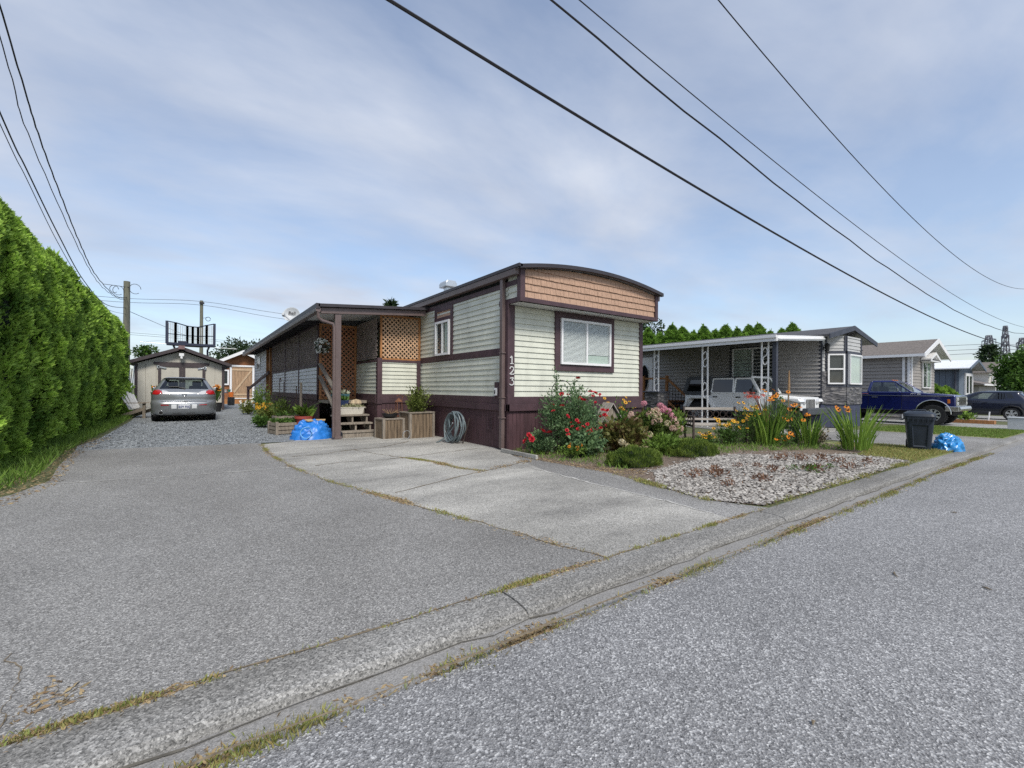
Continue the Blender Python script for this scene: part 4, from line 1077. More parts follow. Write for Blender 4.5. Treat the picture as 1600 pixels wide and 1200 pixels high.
for s in (-1, 1):
    for y in (FWY, RWY): wheel(truck, s*.84, y, TR, .27, s, spokes=8, rimf=.56)
    b = MB(); b.tube([(s*.975, y_, z_) for y_, z_ in arc_pts(FWY, .50, .55, -.05, math.pi+.05, 16)], .018, 6); b.build("arch_trim", M_CHROME, truck, smooth=True)
    b = MB(); b.tube([(s*.975, y_, z_) for y_, z_ in arc_pts(RWY, .50, .55, -.05, math.pi+.05, 16)], .018, 6); b.build("arch_trim", M_CHROME, truck, smooth=True)
    b = MB(); b.box(s*.968, s*.985, -2.9, 2.2, 1.20, 1.225); b.build("side_moulding", M_CHROME, truck, bevel=.004)
    b = MB(); b.box(s*.968, s*.982, 2.06, 2.14, .92, 1.08); b.build("marker_light", M_AMBER, truck, bevel=.006)
    b = MB(); b.bar((s*.95, .50, 1.40), (s*1.13, .55, 1.44), .02, .02); b.obox((s*1.14, .53, 1.47), (.17, .05, .13)); b.build("mirror", M_CHROME, truck, bevel=.01)
    b = MB(); b.box(s*.968, s*.99, -.42, -.22, 1.12, 1.15); b.build("door_handle", M_CHROME, truck, bevel=.006)
    b = MB(); b.box(s*.969, s*.973, .62, .632, .62, 1.36); b.box(s*.969, s*.973, -.56, -.548, .62, 1.36); b.build("door_seam", M_UNDER, truck)
    b = MB()
    for k, (y0, z0, y1, z1) in enumerate(((1.02, 1.28, 1.10, 1.33), (1.08, 1.28, 1.14, 1.32), (1.16, 1.28, 1.20, 1.32), (1.24, 1.27, 1.36, 1.27), (1.25, 1.30, 1.35, 1.30), (1.26, 1.33, 1.34, 1.33))):
        b.bar((s*.975, y0-.12, z0-.0), (s*.975, y1-.12, z1-.0), .014, .008, up=(1, 0, 0))
    b.build("fender_badge", M_PLATE, truck)
    b = MB(); pts = [(s*.972, -.55-2.2*k/24, 1.275+.022*math.sin(k*1.15)) for k in range(25)]; b.tube(pts, .010, 5); b.build("pinstripe", mat("pink_stripe", (.42, .16, .2), .4), truck)
b = MB(); b.box(-.92, .92, 2.28, 2.33, .80, 1.20); b.build("grille_surround", M_CHROME, truck, bevel=.015)
b = MB(); b.box(-.62, .62, 2.31, 2.345, .86, 1.15); b.build("grille", M_UNDER, truck)
b = MB()
for k in range(5): b.box(-.62, .62, 2.335, 2.36, .90+.055*k, .91+.055*k)
for k in range(9): b.box(-.56+.14*k-.006, -.56+.14*k+.006, 2.335, 2.358, .87, 1.14)
b.build("grille_bars", M_CHROME, truck)
for s in (-1, 1):
    for z in (.92, 1.09):
        b = MB(); b.box(s*.67, s*.87, 2.32, 2.35, z-.06, z+.06); b.build("headlight", M_CLEARL, truck, bevel=.02)
b = MB(); b.prism([(2.28, .60), (2.44, .61), (2.47, .70), (2.44, .80), (2.28, .80)], 'x', -.96, .96); b.box(-.98, -.90, 1.98, 2.4, .60, .80); b.box(.90, .98, 1.98, 2.4, .60, .80); b.build("front_bumper", M_CHROME, truck, bevel=.02)
b = MB()
for x in (-.3, 0, .3): b.obox((x, .15, 1.89), (.09, .06, .04))
b.build("roof_lights", M_AMBER, truck, bevel=.01)

# ---- white four-door off-roader under the carport
jeep = thing("off_roader", "white four door boxy off-roader with dark hard top under the carport", "car", (16.95, 8.5, gz(16)), rz=math.pi)
P_WHT = paint("white_paint", (.82, .83, .83), 0.0, 0.35)
M_HARD = mat("hardtop_grey", (.055, .06, .068), 0.55, var=0.1)
RW, FW, JR = -1.50, 1.42, .41
tub = [(-2.12, .62), (-2.12, 1.16), (.80, 1.20), (.80, .55), (RW+.62, .52), (RW+.48, .62), (RW+.30, .95), (RW-.26, .95), (RW-.44, .62), (RW-.5, .6)]
b = MB(); b.prism(tub, 'x', -.78, .78); b.build("body", P_WHT, jeep, bevel=.03, seg=3, smooth=True)
b = MB()
quadbox(b, [(-.74, .78, .72), (.74, .78, .72), (.58, 2.06, .72), (-.58, 2.06, .72)], [(-.72, .78, 1.20), (.72, .78, 1.20), (.56, 2.04, 1.08), (-.56, 2.04, 1.08)])
b.build("hood", P_WHT, jeep, bevel=.05, seg=3, smooth=True)
b = MB(); b.box(-.70, .70, 2.03, 2.09, .62, 1.07); b.build("grille_panel", P_WHT, jeep, bevel=.04, seg=3)
b = MB()
for k in range(7): b.box(-.30+.1*k-.03, -.30+.1*k+.03, 2.085, 2.10, .70, 1.00)
b.build("grille_slots", M_UNDER, jeep, bevel=.01)
for s in (-1, 1):
    b = MB(); b.lathe([(.10, 0), (.10, .03), (.06, .05), (.001, .055)], 24, axis='y'); h_ = b.build("headlight", M_CLEARL, jeep, smooth=True); h_.location = (s*.50, 2.085, .93)
b = MB(); b.box(-.88, .88, 2.18, 2.36, .50, .72); b.build("front_bumper", M_HARD, jeep, bevel=.03)
b = MB(); b.box(-.85, .85, -2.30, -2.14, .50, .70); b.build("rear_bumper", M_HARD, jeep, bevel=.03)
b = MB(); b.box(-.72, .72, -2.1, 2.1, .42, .62); b.box(-.70, .70, -2.0, .7, .6, 1.1); b.build("chassis", M_UNDER, jeep)
for s in (-1, 1):
    # flares (body colour)
    fl = [(RW-.62, .62), (RW-.44, 1.0), (RW-.30, 1.06), (RW+.34, 1.06), (RW+.50, .98), (RW+.72, .52), (RW+.62, .52), (RW+.42, .92), (RW+.30, .97), (RW-.26, .97), (RW-.38, .92), (RW-.52, .62)]
    b = MB(); b.prism(fl, 'x', s*.76, s*.93); b.build("rear_fender", P_WHT, jeep, bevel=.02, seg=2, smooth=True)
    ff = [(FW-.75, .55), (FW-.60, .72), (FW-.42, 1.02), (FW-.2, 1.07), (FW+.66, 1.03), (FW+.74, .92), (FW+.66, .90), (FW+.38, .97), (FW-.2, .98), (FW-.34, .92), (FW-.52, .60), (FW-.62, .52)]
    b = MB(); b.prism(ff, 'x', s*.56, s*.93); b.build("front_fender", P_WHT, jeep, bevel=.02, seg=2, smooth=True)
    for y in (RW, FW): wheel(jeep, s*.79, y, JR, .26, s, spokes=5, rimf=.58)
    for y0, y1, nm in ((-.98, -.14, "rear_door"), (-.10, .80, "front_door")):
        d = MB(); d.box(s*.775, s*.80, y0, y1, .60, 1.19); dr = d.build(nm, P_WHT, jeep, bevel=.012)
        yt1 = y1-.02 if nm == "rear_door" else .46
        f = MB()
        A = [(s*.80, y0, 1.19), (s*.80, y1, 1.19), (s*.70, yt1, 1.72), (s*.70, y0+.02, 1.72)]
        for i in range(4): f.bar(A[i], A[(i+1) % 4], .055, .035, up=(1, 0, 0))
        fr = f.build("window_frame", P_WHT, jeep, bevel=.008); fr.parent = dr
        g = MB(); g.quad(*[tuple(Vector(p)-Vector((s*.005, 0, 0))) for p in A]); gg = g.build("side_window", M_CARDK if nm == "rear_door" else M_CARGL, jeep); gg.parent = dr
        h = MB(); h.box(s*.80, s*.825, y0+.06, y0+.24, 1.02, 1.06); hh = h.build("handle", M_BLACK, jeep, bevel=.008); hh.parent = dr
        g = MB()
        for z in (.80, 1.08): g.box(s*.80, s*.815, y1-.05, y1+.05, z, z+.03)
        hg = g.build("hinge", P_WHT, jeep); hg.parent = dr
    # hard top quarter
    b = MB()
    A = [(s*.79, -2.12, 1.17), (s*.79, -1.02, 1.17), (s*.71, -1.02, 1.76), (s*.71, -1.98, 1.76)]
    for p, q, w_ in ((A[0], A[1], .14), (A[1], A[2], .10), (A[2], A[3], .13), (A[3], A[0], .16)): b.bar(p, q, w_, .05, up=(1, 0, 0))
    q_ = b.build("hard_top_side", M_HARD, jeep, bevel=.015)
    g = MB(); g.quad(*[tuple(Vector(p)-Vector((s*.005, 0, 0))) for p in A]); gg = g.build("quarter_window", M_CARDK, jeep); gg.parent = q_
    b = MB(); b.obox((s*.95, .62, 1.26), (.20, .11, .19)); b.bar((s*.80, .70, 1.17), (s*.92, .64, 1.22), .05, .05); b.build("mirror", M_BLACK, jeep, bevel=.025, seg=3)
    b = MB(); b.lathe([(.07, -.003), (.07, .003), (.05, .006), (.001, .006)], 24, axis='x'); e = b.build("badge", M_CHROME, jeep); e.location = (s*.742, 1.0, .98)
b = MB(); quadbox(b, [(-.72, -2.02, 1.74), (.72, -2.02, 1.74), (.72, .48, 1.74), (-.72, .48, 1.74)], [(-.64, -1.94, 1.80), (.64, -1.94, 1.80), (.64, .40, 1.80), (-.64, .40, 1.80)]); b.build("hard_top_roof", M_HARD, jeep, bevel=.02)
b = MB()
B = [(-.76, .82, 1.19), (.76, .82, 1.19), (.68, .47, 1.77), (-.68, .47, 1.77)]
for i in range(4): b.bar(B[i], B[(i+1) % 4], .075, .05, up=(0, 1, .6))
ws = b.build("windscreen_frame", P_WHT, jeep, bevel=.012)
b = MB(); b.quad(*B); gg = b.build("windscreen", M_CARGL, jeep); gg.parent = ws
b = MB(); b.quad((-.74, -2.1, 1.18), (.74, -2.1, 1.18), (.68, -1.98, 1.74), (-.68, -1.98, 1.74)); b.build("rear_window", M_CARDK, jeep)
for y in (-.15, -1.0):
    for x in (-.36, .36):
        b = MB(); b.box(x-.22, x+.22, y-.12, y, 1.0, 1.46); b.box(x-.12, x+.12, y-.1, y-.02, 1.45, 1.62); b.build("seat", M_UNDER, jeep, bevel=.03)
# ================================================================== the grey neighbour home
M_GSIDE = mat("grey_siding", (.36, .35, .345), 0.6, var=0.06, scale=3, grime=0.1)
M_LSIDE = mat("light_grey_siding", (.46, .46, .45), 0.6, var=0.05, scale=3, grime=0.08)
M_SLATE = mat("slate_trim", (.045, .05, .068), 0.6, var=0.2, scale=5)
M_SLSK = mat("slate_skirting", (.045, .052, .095), 0.65, var=0.2, scale=4)
M_SHING = mat("dark_shingles", (.075, .075, .08), 0.9, var=0.45, scale=20, bump=0.4, bscale=30)
M_BSHING = mat("brown_shingles", (.16, .14, .125), 0.9, var=0.4, scale=14, bump=0.4, bscale=25)
def stone_mat():
    m, nt, b, out = nodes_of("ledge_stone")
    v = coords(nt, (3, 3, 9)); vo = voro(nt, v, 1.6); s2 = nt.nodes.new("ShaderNodeSeparateColor"); nt.links.new(vo.outputs["Color"], s2.inputs[0])
    c = ramp(nt, s2.outputs[0], [(0, (.02, .022, .03)), (0.5, (.075, .077, .09)), (1, (.24, .23, .225))])
    c = mixc(nt, .4, c, ramp(nt, noise_n(nt, v, 5, 5), [(.3, (.03, .03, .035)), (.7, (.2, .19, .19))]))
    nt.links.new(c, b.inputs["Base Color"]); b.inputs["Roughness"].default_value = .85
    bumpn(nt, b, vo.outputs["Distance"], .05, .8); return m
M_STONE = stone_mat()
GH = gz(18.3)
grey = thing("grey_home", "grey sided mobile home with stone faced bay window and slate trim beside the carport", "house", (20.3, 6.6, GH))
pg, pgs = facing_y(6.6), facing_x(18.3)
b = MB(); b.box(18.33, 22.23, 6.63, 22, GH, 3.1); b.build("inner_wall", M_DARKIN, grey, world=True)
b = MB(); siding(b, pgs, 6.6, 22, .75, 3.08, .14, d=.05); b.build("side_siding", M_GSIDE, grey, world=True)
b = MB(); siding(b, pg, 18.3, 18.66, .75, 3.2, .13); siding(b, pg, 21.08, 22.25, 1.9, 3.2, .13)
b.prism([(18.3, 3.05), (22.25, 3.05), (20.3, 3.50)], 'y', 6.56, 6.6); b.build("front_siding", M_LSIDE, grey, world=True)
bayp = [(18.65, 6.6), (19.12, 6.12), (20.6, 6.12), (21.1, 6.6)]
def facet(i):
    A, B = Vector((*bayp[i], 0)), Vector((*bayp[i+1], 0)); d = (B-A); L = d.length; d.normalize(); n_ = Vector((d.y, -d.x, 0))
    return L, (lambda a, o, z: tuple(A + d*a + n_*o + Vector((0, 0, z))))
b = MB(); b.prism(bayp + [(21.1, 6.62), (18.65, 6.62)], 'z', GH, 3.05); b.build("bay_core", M_SLATE, grey, world=True)
bs, bst, bsk = MB(), MB(), MB()
for i in range(3):
    L, P = facet(i)
    siding(bs, P, .02, L-.02, 2.62, 3.2, .13); slab(bst, P, 0, L, .73, 1.40, 0, .05); boards(bsk, P, 0, L, GH, .73, .2)
slab(bst, pg, 18.29, 18.64, .75, 1.92, 0, .05); slab(bst, pg, 21.1, 22.25, .75, 1.92, 0, .05)
L, P = facet(0); slab(bst, P, 0, .08, 1.4, 1.92, 0, .05)
boards(bsk, pg, 18.3, 18.65, GH, .73, .2); boards(bsk, pg, 21.1, 22.25, GH, .73, .2); boards(bsk, pgs, 6.6, 22, GH, .74, .2)
bs.build("bay_siding", M_LSIDE, grey, world=True); bst.build("stone_veneer", M_STONE, grey, world=True); bsk.build("skirting", M_SLSK, grey, world=True)
b = MB()
slab(b, pg, 18.28, 18.36, .73, 3.05, 0, .03); slab(b, pgs, 6.57, 6.66, .73, 3.05, 0, .03)
for i in range(3):
    L, P = facet(i); slab(b, P, 0, .05, 1.38, 3.2, 0, .045); slab(b, P, L-.05, L, 1.38, 3.2, 0, .045); slab(b, P, 0, L, 2.56, 2.66, 0, .045); slab(b, P, 0, L, 1.36, 1.44, 0, .055)
b.build("trim", M_SLATE, grey, world=True)
for i, (f0, f1) in enumerate(((.12, .92), (.10, .9), (.12, .92))):
    L, P = facet(i)
    if i == 0: 
        w = add_window(grey, lambda a, o, z, P=P: P(a, o+.03, z), .06, L-.06, 1.46, 2.55, 0, fw=.05); 
        c = MB(); slab(c, P, .1, L-.1, 1.98, 2.03, .05, .10); cb = c.build("sash", M_WHITE, grey, world=True); cb.parent = w
    else: add_window(grey, lambda a, o, z, P=P: P(a, o+.03, z), .15, L-.15, 1.46, 2.55, 0, fw=.05, curtain=(.25, L-.25, 1.52, 2.5))
def gable_roof(root, x0, x1, y0, y1, ez, az, m, fas, th=.10, barge=.16, xa=None):
    xa = xa or (x0+x1)/2
    b = MB(); b.prism([(x0, ez), (xa, az), (x1, ez), (x1, ez-th*.6), (xa, az-th*.7), (x0, ez-th*.6)], 'y', y0+.03, y1); b.build("roof", m, root, world=True)
    b = MB(); b.prism([(x0-.02, ez+.01), (xa, az+.012), (x1+.02, ez+.01), (x1+.02, ez-barge), (xa, az-barge*1.05), (x0-.02, ez-barge)], 'y', y0-.02, y0+.02)
    b.build("barge_board", fas, root, world=True)
    b = MB(); b.prism([(x0+.05, ez-th*.62), (xa, az-th*.72), (x1-.05, ez-th*.62), (x1-.05, ez-th*.8), (xa, az-th*.95), (x0+.05, ez-th*.8)], 'y', y0+.03, y1-.1); b.build("soffit", fas if fas == M_WHITE else M_GSIDE, root, world=True)
gable_roof(grey, 17.65, 22.35, 6.1, 22.2, 3.16, 3.62, M_SHING, M_SLATE, xa=19.9)
b = MB(); frame_ring(b, pgs, 8.02, 9.92, 1.52, 3.04, .13, 0, .04); b.build("window_trim", M_SLATE, grey, world=True)
w = add_window(grey, facing_x(18.28), 8.15, 9.79, 1.66, 2.92, .5, curtain=(9.0, 9.74, 1.72, 2.86))
# door with oval glass
b = MB(); slab(b, pgs, 13.75, 14.65, .75, 2.8, 0, .05); dr = b.build("door", M_WHITE, grey, world=True, bevel=.006)
b = MB(); n = 32; b.add([(18.235, 14.2+.24*math.cos(2*math.pi*k/n), 1.8+.62*math.sin(2*math.pi*k/n)) for k in range(n)], [tuple(range(n))]); g_ = b.build("oval_glass", M_CARDK, grey, world=True); g_.parent = dr
b = MB(); b.tube([(18.235, 14.2+.25*math.cos(2*math.pi*k/n), 1.8+.63*math.sin(2*math.pi*k/n)) for k in range(n+1)], .02, 6); g_ = b.build("oval_rim", M_METAL, grey, world=True); g_.parent = dr
b = MB(); b.box(18.2, 18.24, 14.2-.24, 14.2+.24, 1.17, 1.19); 
# wall lanterns
def lantern(x, y, z, lab):
    t = thing("wall_lantern", lab, "lantern", (x, y, z))
    b = MB(); b.bar((0, .12, .02), (0, -.02, .18), .02, .02); b.lathe([(.001, .22), (.02, .2), (.10, .14), (.105, .12), (.075, .12), (.05, -.10), (.06, -.12), (.03, -.16), (.001, -.18)], 12); b.lathe([(.06, -.02), (.07, .0), (.06, .02)], 12, c=(0, .13, .02), axis='y')
    b.build("lantern_frame", M_BLACK, t)
    b = MB(); b.lathe([(.072, .115), (.048, -.09)], 12); b.build("lantern_glass", M_CLEARL, t)
lantern(18.47, 6.46, 2.72, "black coach lantern on the bay siding of the grey home nearest the carport")
lantern(21.65, 6.46, 2.70, "black coach lantern at the far corner of the grey home front")
# carport
carport = thing("carport", "white edged flat carport roof on ornate white posts beside the grey home", "carport", (16.2, 8.5, gz(16)))
b = MB(); b.prism([(14.3, 2.83), (17.75, 3.06), (17.75, 3.10), (14.3, 2.87)], 'y', 6.33, 13.6); b.build("roof", M_SOFFIT, carport, world=True)
b = MB(); b.box(14.24, 14.30, 6.3, 13.6, 2.70, 2.88); b.box(14.2, 14.24, 6.3, 13.6, 2.80, 2.89); b.build("fascia", M_WHITE, carport, world=True, bevel=.006)
b = MB(); b.prism([(14.3, 2.72), (17.75, 2.95), (17.75, 3.1), (14.3, 2.88)], 'y', 6.29, 6.33); b.build("end_fascia", M_WHITE, carport, world=True)
b = MB(); b.prism([(14.3, 2.76), (17.7, 2.99), (17.7, 3.02), (14.3, 2.79)], 'y', 6.25, 6.29); b.build("gutter_rails", M_WHITE, carport, world=True)
def scroll(b, x, yc, z0, h, w):
    q = h/4; zc = z0+h/2
    up_ = [(x, yc+w*math.cos(R(a)), zc+q+q*math.sin(R(a))) for a in range(20, 271, 25)]
    dn_ = [(x, yc+w*math.cos(R(a)), zc-q+q*math.sin(R(a))) for a in range(65, -161, -25)]
    b.tube(up_+dn_, .016, 6)
for y in (6.75, 8.75, 10.75):
    zb = gz(14.5) if y < 10 else 1.12
    b = MB()
    for s in (-1, 1): b.box(14.48, 14.52, y+s*.10-.018, y+s*.10+.018, zb, 2.80)
    b.box(14.46, 14.54, y-.13, y+.13, 2.74, 2.80)
    for z0 in (2.02, .95 if y < 10 else 1.15):
        scroll(b, 14.5, y, z0, .52, .07)
    b.build("ornate_post", M_WHITE, carport, world=True)
b = MB(); b.box(14.46, 14.58, 6.40, 6.52, gz(14.5), 2.80); b.build("square_post", M_SLATE, carport, world=True, bevel=.006)
pil = thing("stone_pillar", "dark stacked stone pillar carrying the far white carport post", "pillar", (14.5, 10.75, gz(14.5)))
b = MB(); z = 0.0
while z < 1.12:
    h = random.uniform(.07, .12); a = 0
    for face in range(4):
        a = -.30
        while a < .28:
            w_ = random.uniform(.12, .26); e = min(a+w_, .30); o = random.uniform(0, .02)
            if face == 0: b.box(a, e-.008, -.30-o, -.22, z, z+h-.008)
            elif face == 1: b.box(a, e-.008, .22, .30+o, z, z+h-.008)
            elif face == 2: b.box(-.30-o, -.22, a, e-.008, z, z+h-.008)
            else: b.box(.22, .30+o, a, e-.008, z, z+h-.008)
            a = e
    z += h
b.box(-.22, .22, -.22, .22, 0, 1.15); b.build("stonework", M_STONE, pil)
b = MB(); b.box(-.36, .36, -.36, .36, 1.17, 1.22); b.build("cap_stone", M_SLATE, pil, bevel=.01)
# cedar stairs to the oval door
st2 = thing("entry_stairs", "cedar entry stairs with black balusters under the carport", "stairs", (17.5, 13, gz(17)))
b = MB()
for y, z in ((12.05, 1.85), (13.3, 1.85)): b.box(16.95, 17.05, y-.05, y+.05, gz(17), z)
b.build("newel_post", M_ORW, st2, world=True)
b = MB(); b.bar((17, 12.05, 1.72), (17, 11.1, .95), .06, .09); b.bar((17, 12.05, .75), (17, 11.1, .05), .05, .09); b.bar((17, 12.05, 1.72), (17, 13.3, 1.72), .05, .08); b.bar((17, 13.3, 1.72), (16.9, 15.2, .9), .06, .09); b.build("hand_rail", M_ORW, st2, world=True)
b = MB()
for k in range(6): b.tube([(17, 11.2+.14*k, .15+.115*k), (17, 11.2+.14*k, .95+.12*k)], .01, 6)
b.build("balusters", M_BLACK, st2, world=True)
b = MB(); b.box(17.05, 18.25, 12.0, 15, .66, .74)
for k in range(4): b.box(17.05, 18.25, 11.1+.24*k, 11.38+.24*k, .0+.17*k, .05+.17*k)
b.build("treads", M_ORW, st2, world=True)

# ================================================================== farther houses on the right
M_TSIDE = mat("taupe_siding", (.30, .275, .25), 0.6, var=0.06, scale=3, grime=0.1)
z3 = gz(31)
tan = thing("taupe_home", "taupe sided home with white gable trim and brown shingled roof behind the pickup", "house", (31.5, 6.6, z3))
b = MB(); b.box(29.25, 33.6, 6.63, 18, z3, 3.0); b.build("inner_wall", M_DARKIN, tan, world=True)
p3s, p3f = facing_x(29.22), facing_y(6.6)
b = MB(); siding(b, p3s, 6.6, 18, z3, 3.05, .18, d=.05); siding(b, p3f, 29.22, 33.6, z3, 3.05, .16); b.prism([(29.22, 3.0), (33.6, 3.0), (31.4, 3.78)], 'y', 6.57, 6.62); b.build("siding", M_TSIDE, tan, world=True)
gable_roof(tan, 28.85, 34.0, 6.0, 18.3, 3.08, 3.95, M_BSHING, M_WHITE, barge=.2)
b = MB(); b.box(28.78, 28.85, 6.0, 18.3, 2.94, 3.07); b.build("gutter", M_WHITE, tan, world=True)
b = MB(); b.box(29.15, 29.21, 6.62, 6.72, z3, 2.95); b.box(29.15, 29.21, 6.82, 6.92, z3, 2.95); b.box(29.2, 29.32, 6.55, 6.62, z3, 3.0); b.build("corner_trim", M_WHITE, tan, world=True)
add_window(tan, facing_y(6.57), 31.0, 32.5, 1.40, 2.78, .5, curtain=(31.8, 32.4, 1.5, 2.7))
b = MB(); b.prism([(30.75, 2.92), (31.75, 3.28), (32.75, 2.92), (32.75, 2.80), (31.75, 3.14), (30.75, 2.80)], 'y', 6.15, 6.56); b.box(30.75, 32.75, 6.18, 6.56, 2.78, 2.84); b.build("window_hood", M_WHITE, tan, world=True)
z4 = gz(40)
M_BLUEG = mat("blue_grey_boards", (.115, .145, .185), 0.6, var=0.08, scale=3, stretch=(4, 4, .4))
M_SNOW = mat("white_metal_roof", (.82, .83, .84), 0.35, var=0.03)
blue = thing("blue_grey_home", "blue grey home with white metal roof and tall white window", "house", (41.4, 6.6, z4))
b = MB(); b.box(39.55, 43.4, 6.63, 18, z4, 2.6); b.build("inner_wall", M_DARKIN, blue, world=True)
b = MB(); boards(b, facing_x(39.5), 6.6, 18, z4, 2.66, .3, gap=.02); boards(b, facing_y(6.6), 39.5, 43.45, z4, 2.66, .3, gap=.02); b.prism([(39.5, 2.6), (43.45, 2.6), (41.45, 3.15)], 'y', 6.57, 6.62); b.box(39.52, 43.4, 6.62, 18, z4, 2.6)
b.build("board_walls", M_BLUEG, blue, world=True)
gable_roof(blue, 39.0, 43.9, 6.0, 18.3, 2.72, 3.32, M_SNOW, M_BLUEG, barge=.14)
add_window(blue, facing_y(6.57), 40.9, 43.1, .95, 2.45, .5, fw=.18)
add_window(blue, facing_x(39.47), 8.8, 10.6, .9, 2.3, .5, fw=.12)
b = MB(); b.tube([(39.4, 6.75, 2.6), (39.4, 6.75, z4)], .06, 8); b.build("downpipe", M_SLATE, blue, world=True)
z5 = gz(75)
M_CREAM = mat("cream_siding", (.60, .58, .53), 0.6, var=0.05)
cream = thing("cream_house", "cream two level house with brown roof and low garage wing far down the street", "house", (79, 10.5, z5))
b = MB(); siding(b, facing_x(79), 10.6, 22, z5, 3.62, .2); siding(b, facing_y(10.6), 79, 84, z5, 3.62, .2); b.prism([(79, 3.5), (84, 3.5), (81.5, 4.8)], 'y', 10.57, 10.62); b.box(79.03, 83.9, 10.63, 22, z5, 3.55); b.build("siding", M_CREAM, cream, world=True)
gable_roof(cream, 78.4, 84.6, 9.9, 22.4, 3.65, 5.0, M_BSHING, M_WHITE, barge=.3)
add_window(cream, facing_y(10.55), 80.6, 82.2, 2.1, 3.2, .5, fw=.1)
b = MB(); siding(b, facing_x(69), 10, 18, z5, 2.05, .2); siding(b, facing_y(10), 69, 78.9, z5, 2.05, .2); b.box(69.03, 78.9, 10.03, 18, z5, 2.0); b.build("garage_walls", M_TSIDE, cream, world=True)
b = MB(); b.prism([(9.5, 2.1), (13.5, 3.1), (18.4, 2.1), (18.4, 1.98), (9.5, 1.98)], 'x', 68.4, 78.95); b.build("garage_roof", M_BSHING, cream, world=True)
b = MB(); b.box(68.4, 78.95, 9.42, 9.5, 1.94, 2.12); b.build("gutter", M_WHITE, cream, world=True)

# ================================================================== sheds at the end of the drive
M_BEIGE = mat("beige_panel", (.50, .475, .41), 0.7, var=0.06, scale=3, grime=0.12)
M_DKBR = mat("dark_brown_trim", (.055, .042, .045), 0.6, var=0.2)
shed = thing("garden_shed", "beige shed with dark trimmed double doors at the end of the gravel drive", "shed", (-.4, 28, 0))
pf2 = facing_y(28)
b = MB(); b.box(-2.16, 1.36, 28.02, 33, 0, 2.3); b.prism([(-2.16, 2.3), (1.36, 2.3), (-.4, 3.0)], 'y', 28.02, 33)
boards(b, pf2, -2.2, 1.4, 0, 2.32, .4, gap=.02); b.prism([(-2.2, 2.3), (1.4, 2.3), (-.4, 2.98)], 'y', 27.99, 28.03); b.build("walls", M_BEIGE, shed, world=True)
b = MB(); b.prism([(-2.5, 2.28), (-.4, 3.08), (1.7, 2.28), (1.7, 2.38), (-.4, 3.19), (-2.5, 2.38)], 'y', 27.7, 33.2); b.build("roof", M_SHING, shed, world=True)
b = MB(); b.prism([(-2.52, 2.24), (-.4, 3.04), (1.72, 2.24), (1.72, 2.4), (-.4, 3.21), (-2.52, 2.4)], 'y', 27.64, 27.7); b.build("barge_board", M_DKBR, shed, world=True)
for x in (1.3, -2.22):
    b = MB(); slab(b, pf2, x, x+.12, 0, 2.3, .01, .05); b.build("corner_trim", M_DKBR, shed, world=True)
for a0, a1 in ((-1.33, -.38), (-.37, .58)):
    b = MB(); slab(b, pf2, a0+.1, a1-.1, .1, 2.2, .012, .03); d_ = b.build("door", M_BEIGE, shed, world=True)
    b = MB(); frame_ring(b, pf2, a0, a1, .04, 2.3, .12, .012, .06); f_ = b.build("door_frame", M_DKBR, shed, world=True); f_.parent = d_
    b = MB(); s = -1 if a0 < -1 else 1; x = a0 if s < 0 else a1
    b.bar((x, 27.93, 2.18), (x-s*.32, 27.93, 2.12), .07, .02, up=(0, 1, 0)); b.bar((x, 27.93, 2.1), (x, 27.93, 2.25), .1, .02, up=(0, 1, 0)); h_ = b.build("hinge", M_METAL, shed, world=True); h_.parent = d_
b = MB(); b.box(-1.5, .75, 27.94, 27.99, 2.3, 2.42); b.build("door_header", M_DKBR, shed, world=True)
b = MB(); b.box(-.5, -.3, 27.62, 27.9, 2.72, 2.86); b.obox((-.4, 27.68, 2.66), (.09, .1, .12)); b.build("floodlight", M_WHITE, shed, world=True, bevel=.01)
b = MB(); b.box(-.53, -.27, 27.5, 27.64, 3.06, 3.24); b.build("ridge_vent", mat("rusty_vent", (.2, .12, .12), .6, var=.3), shed, world=True)
for k, (x, l) in enumerate(((-2.34, .0), (-2.42, .1), (-2.5, .18))):
    b = MB(); b.tube([(x, 27.6-l, .02), (x+.12, 27.95, 2.2-.15*k)], .022, 6); o = b.build("leaning_pole", M_METAL if k != 1 else M_GREYW)
    tag(o, ("bright metal pole leaning on the left end of the beige shed", "grey wooden pole leaning in the middle of three beside the shed", "outermost metal pole leaning beside the hedge at the shed")[k], "pole", "poles leaning beside the shed")
